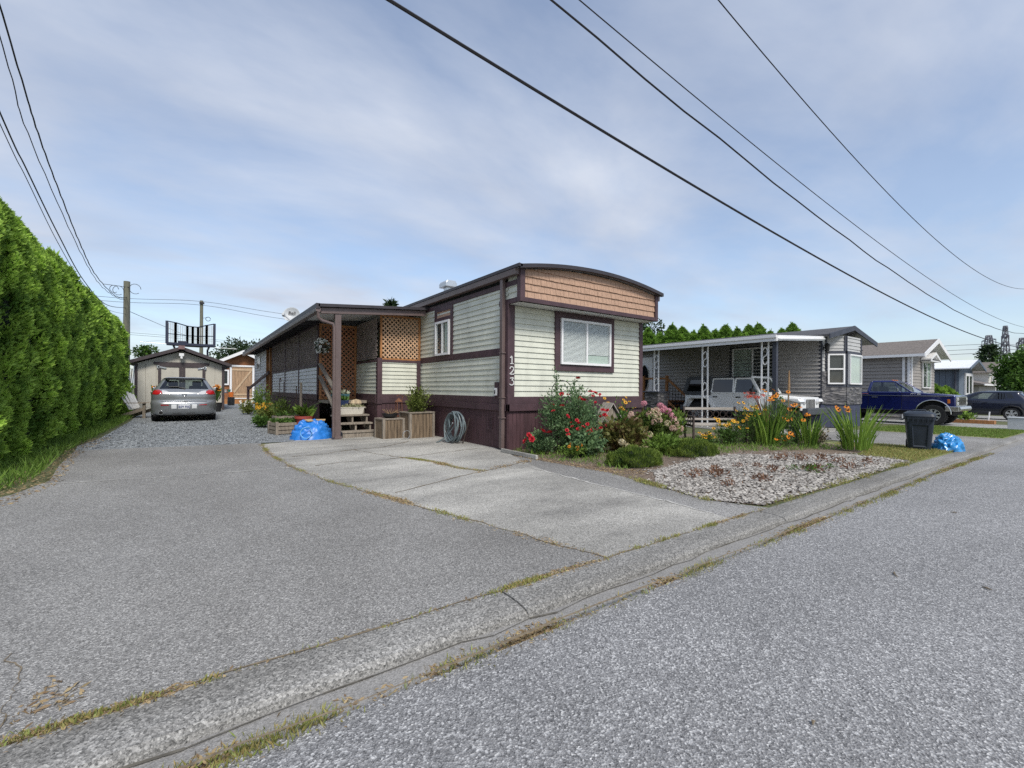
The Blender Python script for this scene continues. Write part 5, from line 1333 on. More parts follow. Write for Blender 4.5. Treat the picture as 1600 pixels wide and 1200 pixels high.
# folding slatted screen raised behind the shed
M_INK = mat("ink_blue_frame", (.018, .024, .05), 0.5, var=0.2)
scr = thing("slatted_screen", "dark blue framed folding screen with pale slats raised above the shed roof", "screen", (0, 31, 0))
pp = [(-1.1, 30.8), (-.72, 30.95), (-.2, 31.35), (.05, 31.35), (.30, 31.4), (.70, 31.0), (1.06, 30.75)]
b = MB(); b.prism(pp + [(1.06, 30.2), (-1.1, 30.2)], 'z', 3.46, 3.58)
b.build("platform", M_INK, scr, world=True)
b = MB()
for x in (-.8, .8): b.box(x-.05, x+.05, 33.3, 33.4, 0, 3.5); b.bar((x, 33.35, 3.45), (x, 30.4, 3.45), .08, .08)
b.build("support_leg", M_INK, scr, world=True)
hts = [4.80, 4.76, 4.66, 4.64, 4.64, 4.74, 4.82]
for i in range(6):
    (x0, y0), (x1, y1) = pp[i], pp[i+1]; zt = min(hts[i], hts[i+1])
    b = MB()
    b.bar((x0, y0, 3.56), (x0, y0, hts[i]), .12, .08); b.bar((x1, y1, 3.56), (x1, y1, hts[i+1]), .12, .08)
    b.bar((x0, y0, hts[i]-.02), (x1, y1, hts[i+1]-.02), .04, .05); b.bar((x0, y0, 3.60), (x1, y1, 3.60), .05, .08); b.bar((x0, y0, 4.1), (x1, y1, 4.1), .03, .04)
    pn = b.build("screen_panel", M_INK, scr, world=True)
    b = MB()
    for k in range(1, 5):
        f = k/5; p = (x0+(x1-x0)*f, y0+(y1-y0)*f)
        b.bar((p[0], p[1], 3.62), (p[0], p[1], zt-.05), .03, .015)
    sl = b.build("pale_slats", M_DISH, scr, world=True); sl.parent = pn
b = MB(); b.obox((-.4, 30.7, 3.66), (.42, .25, .14)); b.build("equipment_box", M_INK, scr, world=True, bevel=.03)
b = MB(); b.tube([(-2.2, 30.6, 3.55), (2.15, 30.6, 3.42)], .014, 6); b.tube([(-1.1, 30.8, 3.75), (-2.1, 30.6, 3.56)], .006, 5); b.tube([(1.06, 30.75, 3.9), (2.1, 30.6, 3.44)], .006, 5); b.build("boom_rod", M_METAL, scr, world=True)
# little cabin with plank door
cab = thing("cabin_shed", "small cedar gabled shed with plank door and white trim beside the beige shed", "shed", (3.0, 38, 0))
pc3 = facing_y(38)
M_PLANK = mat("pale_plank", (.36, .235, .14), 0.75, var=0.35, scale=5, stretch=(5, 5, .4))
b = MB(); b.box(1.5, 4.6, 38.02, 41, 0, 2.95); b.prism([(1.5, 2.9), (4.6, 2.9), (3.05, 3.62)], 'y', 38.0, 41); b.build("walls", mat("red_cedar_wall", (.26, .105, .04), .7, var=.35, scale=3), cab, world=True)
b = MB(); b.prism([(1.2, 2.74), (3.05, 3.68), (4.9, 2.74), (4.9, 2.9), (3.05, 3.84), (1.2, 2.9)], 'y', 37.5, 41.2); b.build("roof", M_SHING, cab, world=True)
b = MB(); b.prism([(1.18, 2.70), (3.05, 3.64), (4.92, 2.70), (4.92, 2.92), (3.05, 3.87), (1.18, 2.92)], 'y', 37.44, 37.5); b.build("barge_board", M_WHITE, cab, world=True)
b = MB(); boards(b, pc3, 2.38, 3.64, .42, 2.66, .2, d=.05); d_ = b.build("door", M_PLANK, cab, world=True)
b = MB(); slab(b, pc3, 2.38, 3.64, .62, .74, .05, .08); slab(b, pc3, 2.38, 3.64, 2.4, 2.52, .05, .08); b.bar((2.45, 37.93, .75), (3.55, 37.93, 2.38), .12, .03, up=(0, 1, 0)); o = b.build("door_brace", mat("brace_pale", (.5, .36, .23), .7, var=.2), cab, world=True); o.parent = d_
b = MB(); slab(b, pc3, 2.24, 2.37, .4, 2.78, .02, .07); slab(b, pc3, 3.65, 3.78, .4, 2.78, .02, .07); slab(b, pc3, 2.24, 3.78, 2.68, 2.80, .07, .09); slab(b, pc3, 2.24, 3.78, .36, .42, .02, .1); b.build("door_frame", M_WHITE, cab, world=True)
b = MB(); slab(b, pc3, 1.5, 4.6, 0, .36, .01, .06); b.build("base_board", M_ORW, cab, world=True)
add_window(cab, facing_y(37.98), 1.55, 2.2, 1.35, 2.45, 0, fw=.10)
# ================================================================== utility poles and wires
M_POLE = mat("old_pole_wood", (.14, .14, .105), 0.9, var=0.3, scale=5, stretch=(5, 5, .4))
M_WIRE = mat("wire_black", (.012, .011, .016), 0.6, var=0.2)
pole1 = thing("utility_pole", "weathered wooden utility pole rising behind the hedge beside the shed", "utility pole", (-2.57, 28.6, 0))
b = MB(); b.tube([(0, 0, 0), (0, 0, 6.3)], [.145, .125], 14); b.build("pole", M_POLE, pole1, smooth=True)
b = MB(); b.bar((-.85, -.05, 6.05), (.1, -.12, 6.0), .02, .02)
for cx_, cz_, r_ in ((-.45, 5.85, .16), (-.3, 5.8, .2), (.32, 5.95, .22)): b.tube([(cx_+r_*math.cos(k*.45), -.15, cz_+r_*1.1*math.sin(k*.45)) for k in range(13)], .012, 5)
b.build("slack_loops", M_WIRE, pole1)
pole2 = thing("utility_pole", "slender distant wooden utility pole seen above the slatted screen", "utility pole", (.87, 60, 0))
b = MB(); b.tube([(0, 0, 0), (0, 0, 10.7)], [.2, .15], 12); b.build("pole", M_POLE, pole2, smooth=True)
b = MB(); b.box(-.2, .25, -.25, -.15, 10.3, 10.5); b.tube([(.6+.22*math.cos(k*.5), -.2, 8.7+.22*math.sin(k*.5)) for k in range(13)], .03, 5); b.bar((.1, -.1, 8.75), (.6, -.2, 8.9), .03, .03); b.build("bracket", M_WIRE, pole2)
def wire(pts, r, label, wob=0.0, group="overhead wires"):
    P = np.array(pts, float); t = np.linspace(0, 1, len(P)); out = []
    C = crinterp(P, 10)
    for i, p in enumerate(C):
        out.append((p[0], p[1]+wob*math.sin(i*1.7), p[2]+wob*math.sin(i*2.3+1)))
    b = MB(); b.tube(out, r, 6); o = b.build("overhead_wire", M_WIRE, smooth=True); tag(o, label, "wire", group); return o
def street_wire(xz, Y, r, label, x0=-15, x1=110, wob=0.0, xe=51):
    A = np.array(xz); cf = np.polyfit(A[:, 0], A[:, 1], 3 if False else 2)
    xs_ = np.concatenate([np.linspace(x0, 55, 60), np.linspace(60, x1, 8)])
    zs = np.polyval(cf, xs_); zs = np.where(xs_ > xe, np.polyval(cf, xe)+(xs_-xe)*.035, zs)
    pts = [(x, Y, z) for x, z in zip(xs_, zs)]
    b = MB(); b.tube([(p[0], p[1]+wob*math.sin(i*2.1), p[2]+wob*math.sin(i*1.3)) for i, p in enumerate(pts)], r, 6)
    o = b.build("overhead_wire", M_WIRE, smooth=True); tag(o, label, "wire", "overhead wires along the street")
street_wire([(2.66, 5.53), (6.23, 5.3), (11.82, 4.91), (18.22, 4.51), (23.79, 4.33), (31.07, 4.22), (38.86, 4.22), (50.97, 4.6)], 5, .021, "thickest and lowest black cable sweeping across the sky to the right")
street_wire([(5.25, 6.71), (7.99, 6.44), (10.82, 6.14), (15.6, 5.74), (25.52, 5.11), (30.36, 5.02), (42.34, 5.15), (50.92, 5.66)], 5, .016, "twisted black wire just above the thickest cable across the sky", wob=.012)
street_wire([(5.85, 6.99), (8.19, 6.88), (11.79, 6.63), (18.19, 6.08), (31.03, 5.72), (36.12, 5.65), (50.9, 6.14)], 5, .010, "thin wire third from the bottom of the four crossing the right sky")
street_wire([(7.27, 6.7), (10.16, 6.16), (14.15, 5.79), (21.0, 5.78), (35.53, 6.63)], 3.5, .009, "topmost and steepest thin wire in the right sky", x0=2, xe=36)
wire([(-2.0, -6, 12.5), (-2.2, 4, 8.9), (-2.3, 10.17, 6.5), (-2.33, 11.86, 5.87), (-2.36, 13.82, 5.4), (-2.4, 16.21, 4.95), (-2.45, 19.02, 4.68), (-2.54, 24.22, 4.89), (-2.57, 28.5, 5.5)], .012, "twisted service wire of the upper pair running down to the hedge pole", .016)
wire([(-2.1, -6, 12.5), (-2.26, 4, 8.8), (-2.38, 10.14, 6.4), (-2.42, 11.66, 5.75), (-2.45, 16.49, 4.83), (-2.50, 20.3, 4.6), (-2.55, 25.32, 4.95), (-2.62, 28.5, 5.4)], .008, "thin wavy wire hanging beside the twisted service wire to the hedge pole", .02)
wire([(-2.5, -4, 10.6), (-2.52, 4, 7.6), (-2.53, 10.67, 5.6), (-2.53, 12.08, 5.26), (-2.54, 14.61, 4.74), (-2.56, 17.75, 4.28), (-2.56, 22, 4.2), (-2.6, 28.5, 5.0)], .012, "upper wire of the left pair that dips behind the hedge top")
wire([(-2.55, -4, 10.3), (-2.56, 4, 7.4), (-2.57, 10.86, 5.48), (-2.57, 12.27, 5.15), (-2.58, 14.81, 4.59), (-2.58, 17.74, 4.2), (-2.56, 22, 4.05), (-2.6, 28.5, 4.7)], .007, "lower thin wire of the left pair that dips behind the hedge top")
for k, (z0, z1, z2, l) in enumerate(((10.1, 10.6, 9.9, "upper thin wire strung over the distant pole"), (9.7, 10.2, 9.3, "second thin wire strung over the distant pole"))):
    wire([(-22, 60, z0+.6), (-7.5, 60, z0+.02), (.87, 60, z1), (9.3, 60, z2+.15), (30, 60, z2-.8)], .02, l)
for k, z0 in enumerate((6.7, 6.5)):
    wire([(-20, 60, z0+.2), (-5, 60, z0), (10, 60, z0-.35), (35, 60, z0-.2)], .016, ("lower slack wire passing behind the slatted screen", "lowest slack wire passing behind the slatted screen")[k])
wire([(-2.57, 28.6, 4.9), (-.9, 45, 5.6), (.87, 60, 6.2)], .012, "thin guy wire slanting from the hedge pole toward the slatted screen")
# pylons far away
M_PYL = mat("pylon_steel", (.18, .18, .21), 0.6, var=0.1)
def pylon(x, y, h, w, lab, arms):
    t = thing("transmission_pylon", lab, "pylon", (x, y, gz(60)), rz=R(35))
    b = MB(); hw = w/2
    lv = [0, .2, .38, .54, .68, .8, .9, 1.0]
    for a in ((-1, -1), (1, -1), (1, 1), (-1, 1)):
        for i in range(len(lv)-1):
            s0, s1 = hw*(1-.8*lv[i]), hw*(1-.8*lv[i+1]); b.bar((a[0]*s0, a[1]*s0, h*lv[i]), (a[0]*s1, a[1]*s1, h*lv[i+1]), .3, .3)
    for i in range(len(lv)-1):
        s0, s1 = hw*(1-.8*lv[i]), hw*(1-.8*lv[i+1])
        for a, c in (((-1, -1), (1, -1)), ((1, -1), (1, 1)), ((1, 1), (-1, 1)), ((-1, 1), (-1, -1))):
            b.bar((a[0]*s0, a[1]*s0, h*lv[i]), (c[0]*s1, c[1]*s1, h*lv[i+1]), .16, .16); b.bar((c[0]*s0, c[1]*s0, h*lv[i]), (a[0]*s1, a[1]*s1, h*lv[i+1]), .16, .16)
            b.bar((a[0]*s1, a[1]*s1, h*lv[i+1]), (c[0]*s1, c[1]*s1, h*lv[i+1]), .16, .16)
    b.build("lattice_tower", M_PYL, t)
    for z, L in arms:
        b = MB()
        for s in (-1, 1):
            b.bar((0, 0, h*z), (s*L, 0, h*z+.6), .3, .3); b.bar((0, 0, h*z+1.6), (s*L, 0, h*z+.6), .22, .22); b.bar((s*L, 0, h*z+.6), (s*L, 0, h*z-1.4), .2, .2)
        b.build("cross_arm", M_PYL, t)
pylon(295, 34.5, 31.5, 4.2, "tallest lattice power pylon on the right horizon", ((.72, 2.6), (.84, 2.4), (.95, 1.6)))
pylon(287, 38.5, 27.0, 6.5, "broad lattice power pylon left of the tallest one", ((.74, 5.0), (.9, 4.6)))
pylon(256, 25.4, 22.5, 6.0, "power pylon at the right edge of the photo above the bushy tree", ((.72, 3.8), (.9, 3.4)))
for k, z0 in enumerate((22.5, 20.4, 18.6)):
    wire([(150, 95, z0-7), (220, 66, z0-4.5), (287, 38.5, z0), (330, 20, z0-.6)], .09, ("highest", "middle", "lowest")[k] + " of the faint far power lines running left from the pylons", group="far power lines")
# ================================================================== trees and hedge
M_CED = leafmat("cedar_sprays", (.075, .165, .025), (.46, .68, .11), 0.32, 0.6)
M_CEDB = leafmat('cedar_sprays_back', (.04, .11, .02), (.30, .50, .085), 0.3, 0.6)
M_CEDD = leafmat("cedar_sprays_dark", (.012, .034, .012), (.06, .13, .025), 0.2, 0.6)
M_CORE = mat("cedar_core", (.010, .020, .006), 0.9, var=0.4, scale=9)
M_BARK = mat("bark", (.09, .065, .045), 0.9, var=0.35, scale=8, stretch=(3, 3, .5))
def cedar_meshes(h, rad, n, ls, seed, m=M_CED, skirt=.9, top=(.86, .60, .32)):
    r = np.random.default_rng(seed)
    ph = r.random(8)*6.28
    def radius(t, th):
        base = np.interp(t, [0, .06, .3, .6, .8, .92, 1.0], [skirt, 1.0, 1.0, top[0], top[1], top[2], .03])
        lump = .13*np.sin(3*th+ph[0]+6*t)+.08*np.sin(5*th+ph[1]-14*t)+.06*np.sin(7*th+ph[2]+25*t)+.05*np.sin(11*th+ph[3]-37*t)
        return rad*(base*(1+lump))
    t = 1-(1-r.random(n))**1.0; th = r.random(n)*6.283
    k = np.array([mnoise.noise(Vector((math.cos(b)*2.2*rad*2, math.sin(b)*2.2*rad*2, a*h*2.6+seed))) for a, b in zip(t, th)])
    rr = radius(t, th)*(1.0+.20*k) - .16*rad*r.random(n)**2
    keep = (k > -.45) | (r.random(n) < .35)
    t, th, rr, k = t[keep], th[keep], rr[keep], k[keep]; n = len(t)
    out = np.column_stack([np.cos(th), np.sin(th), np.zeros(n)])
    c = out*rr[:, None]; c[:, 2] = t*h
    tang = np.column_stack([-np.sin(th), np.cos(th), np.zeros(n)])
    d = out*(.55+.5*r.random((n, 1))) + np.array([0, 0, 1])*(.35+.7*r.random((n, 1))) + tang*r.normal(size=(n, 1))*.5
    # each spray: three flattened fingers
    P = []
    for q in range(3):
        dd = d + r.normal(size=(n, 3))*.35; V, F = leaf_arrays(c - out*.02, dd, ls*(.6+.8*r.random(n)), ls*.42*(.7+.6*r.random(n)), .2, r)
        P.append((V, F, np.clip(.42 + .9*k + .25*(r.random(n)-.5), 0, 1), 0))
    k2 = 70; a2 = r.random(k2)*6.28; t2 = .72+.3*r.random(k2); q2 = rad*np.interp(t2, [.7, 1.0], [.62, .02])*r.random(k2)
    c2 = np.column_stack([q2*np.cos(a2), q2*np.sin(a2), t2*h*np.where(t2 > 1, 1, 1)-.05])
    V, F = leaf_arrays(c2, np.column_stack([r.normal(size=k2)*.3, r.normal(size=k2)*.3, np.ones(k2)]), ls*(.9+1.3*r.random(k2)), ls*.5, .2, r); P.append((V, F, .6, 0))
    V, F, T, Mi = merge(P)
    crown = np_mesh("crown", V, F, m, tint=T)
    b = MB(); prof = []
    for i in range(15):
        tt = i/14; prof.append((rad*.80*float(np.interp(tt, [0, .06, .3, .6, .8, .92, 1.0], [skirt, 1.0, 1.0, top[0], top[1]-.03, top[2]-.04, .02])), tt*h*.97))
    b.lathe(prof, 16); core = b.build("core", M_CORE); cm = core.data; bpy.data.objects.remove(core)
    b = MB(); b.tube([(0, 0, 0), (0, 0, h*.5)], [.09, .05], 8); tk = b.build("trunk", M_BARK); tm = tk.data; bpy.data.objects.remove(tk)
    return crown, cm, tm
ORD = ["nearest", "second", "third", "fourth", "fifth", "sixth", "seventh", "eighth", "ninth", "tenth", "eleventh", "twelfth", "thirteenth", "fourteenth", "fifteenth", "sixteenth", "seventeenth", "eighteenth", "nineteenth", "twentieth", "twenty-first", "twenty-second"]
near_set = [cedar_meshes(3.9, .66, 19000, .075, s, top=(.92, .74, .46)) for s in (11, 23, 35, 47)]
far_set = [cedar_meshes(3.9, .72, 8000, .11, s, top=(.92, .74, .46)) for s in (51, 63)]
def cedar(loc, ms, sc, rz, label, group):
    t = thing("cedar_tree", label, "tree", loc, rz, group)
    t.scale = sc
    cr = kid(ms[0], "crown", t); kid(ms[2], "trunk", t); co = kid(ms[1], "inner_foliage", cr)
    return t
y = 7.9
i = 0
while i < 22:
    sx = 1.0+.12*random.uniform(-1, 1); ms = near_set[i % 4] if y < 16 else far_set[i % 2]
    hgt = 4.45*random.uniform(.975, 1.025)/3.9
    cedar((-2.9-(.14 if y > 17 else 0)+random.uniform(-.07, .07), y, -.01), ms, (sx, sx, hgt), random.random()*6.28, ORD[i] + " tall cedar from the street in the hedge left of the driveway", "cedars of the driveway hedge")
    y += .86 + random.uniform(-.05, .05); i += 1
bk = [cedar_meshes(7.3, 1.0, 6500, .20, s, M_CEDB, .95, (.92, .66, .34)) for s in (71, 83, 97)]
for k in range(15):
    f = k/14; x, yy_ = 34.0+(45.8-34.0)*f, 27.3+(18.9-27.3)*f
    s = [.93, .98, .92, 1.03, 1.0, .95, 1.02, .97, 1.03, 1.0, 1.04, 1.06, .97, 1.0, 1.07][k]
    cedar((x+random.uniform(-.15, .15), yy_, gz(x)), bk[k % 3], (1.3+.15*random.uniform(-1, 1), 1.3, s*1.0), random.random()*6.28, ORD[k].replace("nearest", "first") + " cedar from the left in the row rising behind the grey home roof", "cedars behind the grey home")
sh = cedar_meshes(1.9, .75, 3000, .13, 5, M_CED, .9)
def dome(ms, loc, sc, lab):
    t = thing("cedar_shrub", lab, "shrub", loc); t.scale = sc
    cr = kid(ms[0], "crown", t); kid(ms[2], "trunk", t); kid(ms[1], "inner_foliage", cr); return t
dome(sh, (34.9, 6.9, gz(34)), (1.0, 1.0, 1.0), "bright green rounded cedar shrub against the taupe home corner")
dome(sh, (35.7, 6.5, gz(35)), (.9, .9, .93), "lower bright green cedar shrub beside the blue grey home wall")

def tree(name, loc, h, cr, trunk_h, n, ls, m, label, cat="tree", seed=0, flat=1.0, blobs=9, lean=0.0):
    r = np.random.default_rng(seed+100); t = thing(name, label, cat, loc)
    C = []
    for k in range(blobs):
        a = r.random()*6.28; q = cr*.62*math.sqrt(r.random()); zc = trunk_h+(h-trunk_h)*(.2+.65*r.random())
        C.append((q*math.cos(a), q*math.sin(a), zc, cr*(.34+.26*r.random())))
    b = MB(); b.tube([(0, 0, 0), (.03*cr, 0, trunk_h*.6), (0, .04*cr, trunk_h*1.1), (0, 0, h*.75)], [.05*h, .04*h, .03*h, .01*h], 8)
    for (x, y_, z, q) in C: b.tube([(0, 0, trunk_h*.7+.25*(z-trunk_h)), (x*.5, y_*.5, trunk_h+.55*(z-trunk_h)), (x, y_, z)], [.022*h, .014*h, .006*h], 6)
    b.build("trunk", M_BARK, t, smooth=True)
    P = []
    for (x, y_, z, q) in C:
        k = n//blobs; u_ = unit(r.normal(size=(k, 3))); rad = q*(.55+.5*r.random(k)**.5)
        nz = np.array([mnoise.noise(Vector(v*2.3)+Vector((x, y_, z))) for v in u_])
        c = u_*(rad*(1+.35*nz))[:, None]*np.array([1, 1, flat]) + np.array([x, y_, z])
        V, F = leaf_arrays(c, u_+r.normal(size=(k, 3))*.8, ls*(.6+.8*r.random(k)), ls*.6, .2, r)
        P.append((V, F, np.clip(.45+.5*nz+.35*(r.random(k)-.5), 0, 1), 0))
    V, F, T, Mi = merge(P); mobj(np_mesh("crown", V, F, m, tint=T), "crown", t); return t
M_BROAD = leafmat("broad_leaves", (.02, .05, .012), (.12, .24, .03), 0.25)
M_DARKT = leafmat("dark_leaves", (.015, .035, .018), (.06, .10, .035), 0.2)
tree("broadleaf_tree", (50.0, 4.1, gz(50)), 4.6, 2.5, .9, 16000, .22, M_BROAD, "round leafy green tree at the right edge beyond the crossover", seed=3, blobs=14)
def conifer(loc, h, w, label, seed, n=4000):
    r = np.random.default_rng(seed); t = thing("conifer_tree", label, "tree", loc)
    b = MB(); b.tube([(0, 0, 0), (0, 0, h*.97)], [.022*h, .004*h], 8); b.build("trunk", M_BARK, t)
    lv = r.integers(0, 16, n); tz = (lv+.5)/16*.86+.12; a0 = r.random(n)*6.28
    br = np.floor(a0/6.28*7)/7*6.28 + lv*1.3 + r.normal(size=n)*.14
    L = w*(1-tz)**.75*(.55+.45*np.sin(lv*2.7+3*np.floor(a0)))*1.0+.1*w
    f = r.random(n)**.7
    c = np.column_stack([np.cos(br)*L*f, np.sin(br)*L*f, tz*h+L*f*.12+r.normal(size=n)*.012*h])
    d = np.column_stack([np.cos(br), np.sin(br), .3*r.normal(size=n)+.15])+r.normal(size=(n, 3))*.5
    V, F = leaf_arrays(c, d, .05*h*(.5+r.random(n)), .02*h, .2, r)
    mobj(np_mesh("crown", V, F, M_DARKT, tint=r.random(n)), "crown", t)
conifer((101, 13.5, gz(60)), 9.2, 4.6, "dark spreading conifer behind the white roofed home below the pylons", 4)
conifer((106, 11.5, gz(60)), 6.0, 3.8, "smaller dark conifer right of the spreading conifer under the pylons", 6)
conifer((21.7, 58.3, 0), 13.0, 2.6, "distant pointed conifer peeking over the porch roof", 8)
tree("broadleaf_tree", (46, 36, 0), 10.4, 3.0, 3, 3000, .35, M_DARKT, "grey distant tree behind the left end of the cedar row", seed=17)
tree("broadleaf_tree", (5.3, 66, 0), 6.6, 3.4, 2, 3000, .35, M_DARKT, "distant dark tree behind the cedar gabled cabin", seed=21)
tree("broadleaf_tree", (11.5, 68, 0), 7.2, 3.2, 2, 3000, .35, M_DARKT, "distant tree showing under the porch eave", seed=25)
tree("broadleaf_tree", (-1.95, 29.3, 0), 3.25, .55, 1.8, 1500, .12, M_BROAD, "small leafy sapling at the far end of the hedge by the shed", seed=29, blobs=5)
# ================================================================== garden plants
def bush(name, loc, rx, ry, h, n, ls, m, label, cat="plant", seed=0, stems=14, z0=.04, shape=1.0, lw=.5, up=.45, group=None, spread=.9):
    r = np.random.default_rng(seed+500); t = thing(name, label, cat, loc, group=group)
    b = MB(); tips = []
    for k in range(stems):
        a = r.random()*6.28; q = math.sqrt(r.random())*.85; tip = (rx*q*math.cos(a), ry*q*math.sin(a), h*(.55+.45*r.random())*(1-.35*q*q))
        b.tube([(tip[0]*.12, tip[1]*.12, 0), (tip[0]*.5, tip[1]*.5, tip[2]*.55), tip], [.008, .006, .003], 5); tips.append(tip)
    b.build("stems", mat("green_stem", (.06, .09, .03), .7, var=.2), t)
    T = np.array(tips); k = r.integers(0, len(T), n)
    f = r.random(n)**.6
    c = T[k]*f[:, None] + r.normal(size=(n, 3))*np.array([rx, ry, h*.7])*.17*spread
    e = (c[:, 0]/rx)**2+(c[:, 1]/ry)**2+((c[:, 2]-h*.45)/(h*.62))**2
    keep = (e < 1.15) & (c[:, 2] > z0); c = c[keep]; n = len(c)
    d = unit(c*np.array([1, 1, .3])+1e-3)*.7 + np.array([0, 0, up]) + r.normal(size=(n, 3))*.45
    V, F = leaf_arrays(c, d, ls*(.55+.8*r.random(n)), ls*lw*(.7+.5*r.random(n)), .25, r)
    nz = np.array([mnoise.noise(Vector((p[0]*5+seed, p[1]*5, p[2]*5))) for p in c])
    mobj(np_mesh("leaves", V, F, m, tint=np.clip(.45+.6*nz+.5*(r.random(n)-.5), 0, 1)), "leaves", t)
    return t, tips, r
M_ROSEL = leafmat("rose_leaves", (.05, .10, .045), (.22, .34, .15), .25)
M_HYDL = leafmat("hydrangea_leaves", (.04, .07, .015), (.17, .24, .05), .25)
M_HYDR = leafmat("faded_leaves", (.10, .055, .025), (.17, .2, .05), .25)
M_LIGHTL = leafmat("light_leaves", (.07, .14, .02), (.24, .36, .07), .3)
M_MIDL = leafmat("mid_leaves", (.03, .075, .015), (.13, .24, .045), .3)
M_YELL = leafmat("yellow_green_leaves", (.09, .12, .02), (.3, .34, .09), .3)
def petal_mesh(name, rings, m_pet, m_cen, rc, zc, seed):
    """rings: (count, length, width, tilt up)"""
    r = np.random.default_rng(seed); P = []
    for cnt, L, W, tl in rings:
        a = np.arange(cnt)/cnt*6.283+r.random()*2
        d = np.column_stack([np.cos(a)*math.cos(tl), np.sin(a)*math.cos(tl), np.full(cnt, math.sin(tl))])
        sd = np.column_stack([-np.sin(a), np.cos(a), np.zeros(cnt)])
        c = d*.12*L
        V = np.stack([c, c+d*L*.6+sd*W/2, c+d*L, c+d*L*.6-sd*W/2], 1).reshape(-1, 3); P.append((V, np.arange(4*cnt).reshape(cnt, 4), r.random(cnt), 0))
    if m_cen is not None:
        n = 8; a = np.arange(n)/n*6.283
        V = np.concatenate([np.column_stack([rc*np.cos(a), rc*np.sin(a), np.zeros(n)]), np.column_stack([rc*.7*np.cos(a), rc*.7*np.sin(a), np.full(n, zc)])])
        F = np.array([(i, (i+1) % n, n+(i+1) % n, n+i) for i in range(n)]+[(n, n+1, n+2, n+3), (n, n+3, n+4, n+5), (n, n+5, n+6, n+7)]); P.append((V, F, .5, 1))
    V, F, T, Mi = merge(P)
    return np_mesh(name, V, F, [m_pet] + ([m_cen] if m_cen is not None else []), mi=Mi, tint=T)
M_ROSE = leafmat("rose_petals", (.30, .008, .018), (.62, .03, .05), .2)
M_RUD = leafmat("yellow_petals", (.58, .27, .012), (.80, .48, .03), .2)
M_ORG = leafmat("orange_petals", (.55, .16, .01), (.75, .30, .02), .2)
M_CONE = mat("flower_cone", (.05, .02, .01), .9)
M_WHF = leafmat("white_petals", (.6, .6, .55), (.85, .85, .8), .2)
rose_f = petal_mesh("blossom", [(6, .055, .05, .35), (5, .042, .04, .9), (4, .03, .03, 1.25)], M_ROSE, None, 0, 0, 1)
rud_f = petal_mesh("blossom", [(11, .048, .020, .05)], M_RUD, M_CONE, .016, .02, 2)
org_f = petal_mesh("blossom", [(12, .055, .022, -.15)], M_ORG, M_CONE, .018, .022, 3)
whf_f = petal_mesh("blossom", [(6, .03, .025, .4)], M_WHF, None, 0, 0, 4)
red_f = petal_mesh("blossom", [(6, .05, .016, .6)], leafmat("scarlet_petals", (.5, .03, .015), (.7, .08, .02), .2), None, 0, 0, 6)
def head_mesh(cols, seed):
    r = np.random.default_rng(seed); n = 90; u_ = unit(r.normal(size=(n, 3))); P = []
    c = u_*.068*np.array([1, 1, .8])
    for q in range(4):
        d = np.cross(u_, r.normal(size=(n, 3))); V, F = leaf_arrays(c, unit(d)+u_*.2, .024, .022, .1, r); P.append((V, F, r.random(n), 0))
    V, F, T, _ = merge(P); return np_mesh("flower_head", V, F, cols, tint=T)
hd_cream = head_mesh(leafmat("cream_florets", (.42, .36, .22), (.72, .66, .45), .15), 1)
hd_blush = head_mesh(leafmat("blush_florets", (.50, .30, .25), (.72, .58, .47), .15), 2)
hd_pink = head_mesh(leafmat("pink_florets", (.52, .19, .25), (.75, .42, .48), .15), 3)
def flowers(t, mesh, pts, name, s0=.8, s1=1.25, tilt=.7, toward=(-.5, -.7, .5)):
    for p in pts:
        d = Vector(toward).normalized() + Vector((random.gauss(0, tilt), random.gauss(0, tilt), abs(random.gauss(0, tilt))))
        kid(mesh, name, t, p, d.to_track_quat('Z', 'Y').to_euler(), random.uniform(s0, s1))
# rose bush by the corner
t, tips, r = bush("rose_bush", (6.02, 6.36, 0), .82, .55, 1.22, 7800, .062, M_ROSEL, "big rose bush with many red blossoms below the front window", "rose bush", 1, 22)
pts = []
for k in range(36):
    x = r.uniform(-.72, .62); z = r.uniform(.38, 1.12); q = 1-(x/.85)**2-((z-.55)/.8)**2
    pts.append((x, -.52*math.sqrt(max(q, .03)), z))
flowers(t, rose_f, pts, "blossom", .5, 1.05)
b = MB(); sh_ = []
for (x, y_, z) in ((-.28, .25, 1.62), (-.18, .28, 1.45), (.3, .3, 1.42), (.42, .25, 1.3), (.75, .2, 1.12)):
    b.tube([(x*.3, y_*.4, .3), (x*.8, y_, z*.65), (x, y_, z)], [.008, .006, .003], 5); sh_ += [(x*(.8+.2*f)+random.gauss(0, .035), y_+random.gauss(0, .035), z*(.65+.35*f)) for f in np.linspace(0, 1, 46)]
b.build("shoots", mat("green_stem", (.06, .09, .03)), t)
c = np.array(sh_); V, F = leaf_arrays(c, rng.normal(size=(len(c), 3))+np.array([0, 0, .5]), .06, .035); mobj(np_mesh("shoot_leaves", V, F, M_ROSEL, tint=rng.random(len(c))), "shoot_leaves", t)
flowers(t, rose_f, [(.31, .2, 1.42), (.75, .15, 1.12), (.62, .15, 1.15)], "blossom")
t, tips, r = bush("rose_bush", (5.32, 6.5, 0), .42, .32, .42, 1300, .055, M_ROSEL, "low spreading rose with a few red blossoms at the downpipe corner", "rose bush", 2, 12)
flowers(t, rose_f, [(-.36, -.1, .36), (-.33, -.16, .30), (-.40, -.06, .26), (.05, -.2, .40), (-.05, -.12, .42)], "blossom", 1, 1.5)
t, tips, r = bush("leafy_plant", (5.85, 5.85, 0), .45, .35, .5, 1700, .085, M_ROSEL, "grey green leafy mound in front of the big rose bush", "plant", 3, 14, up=-.1)
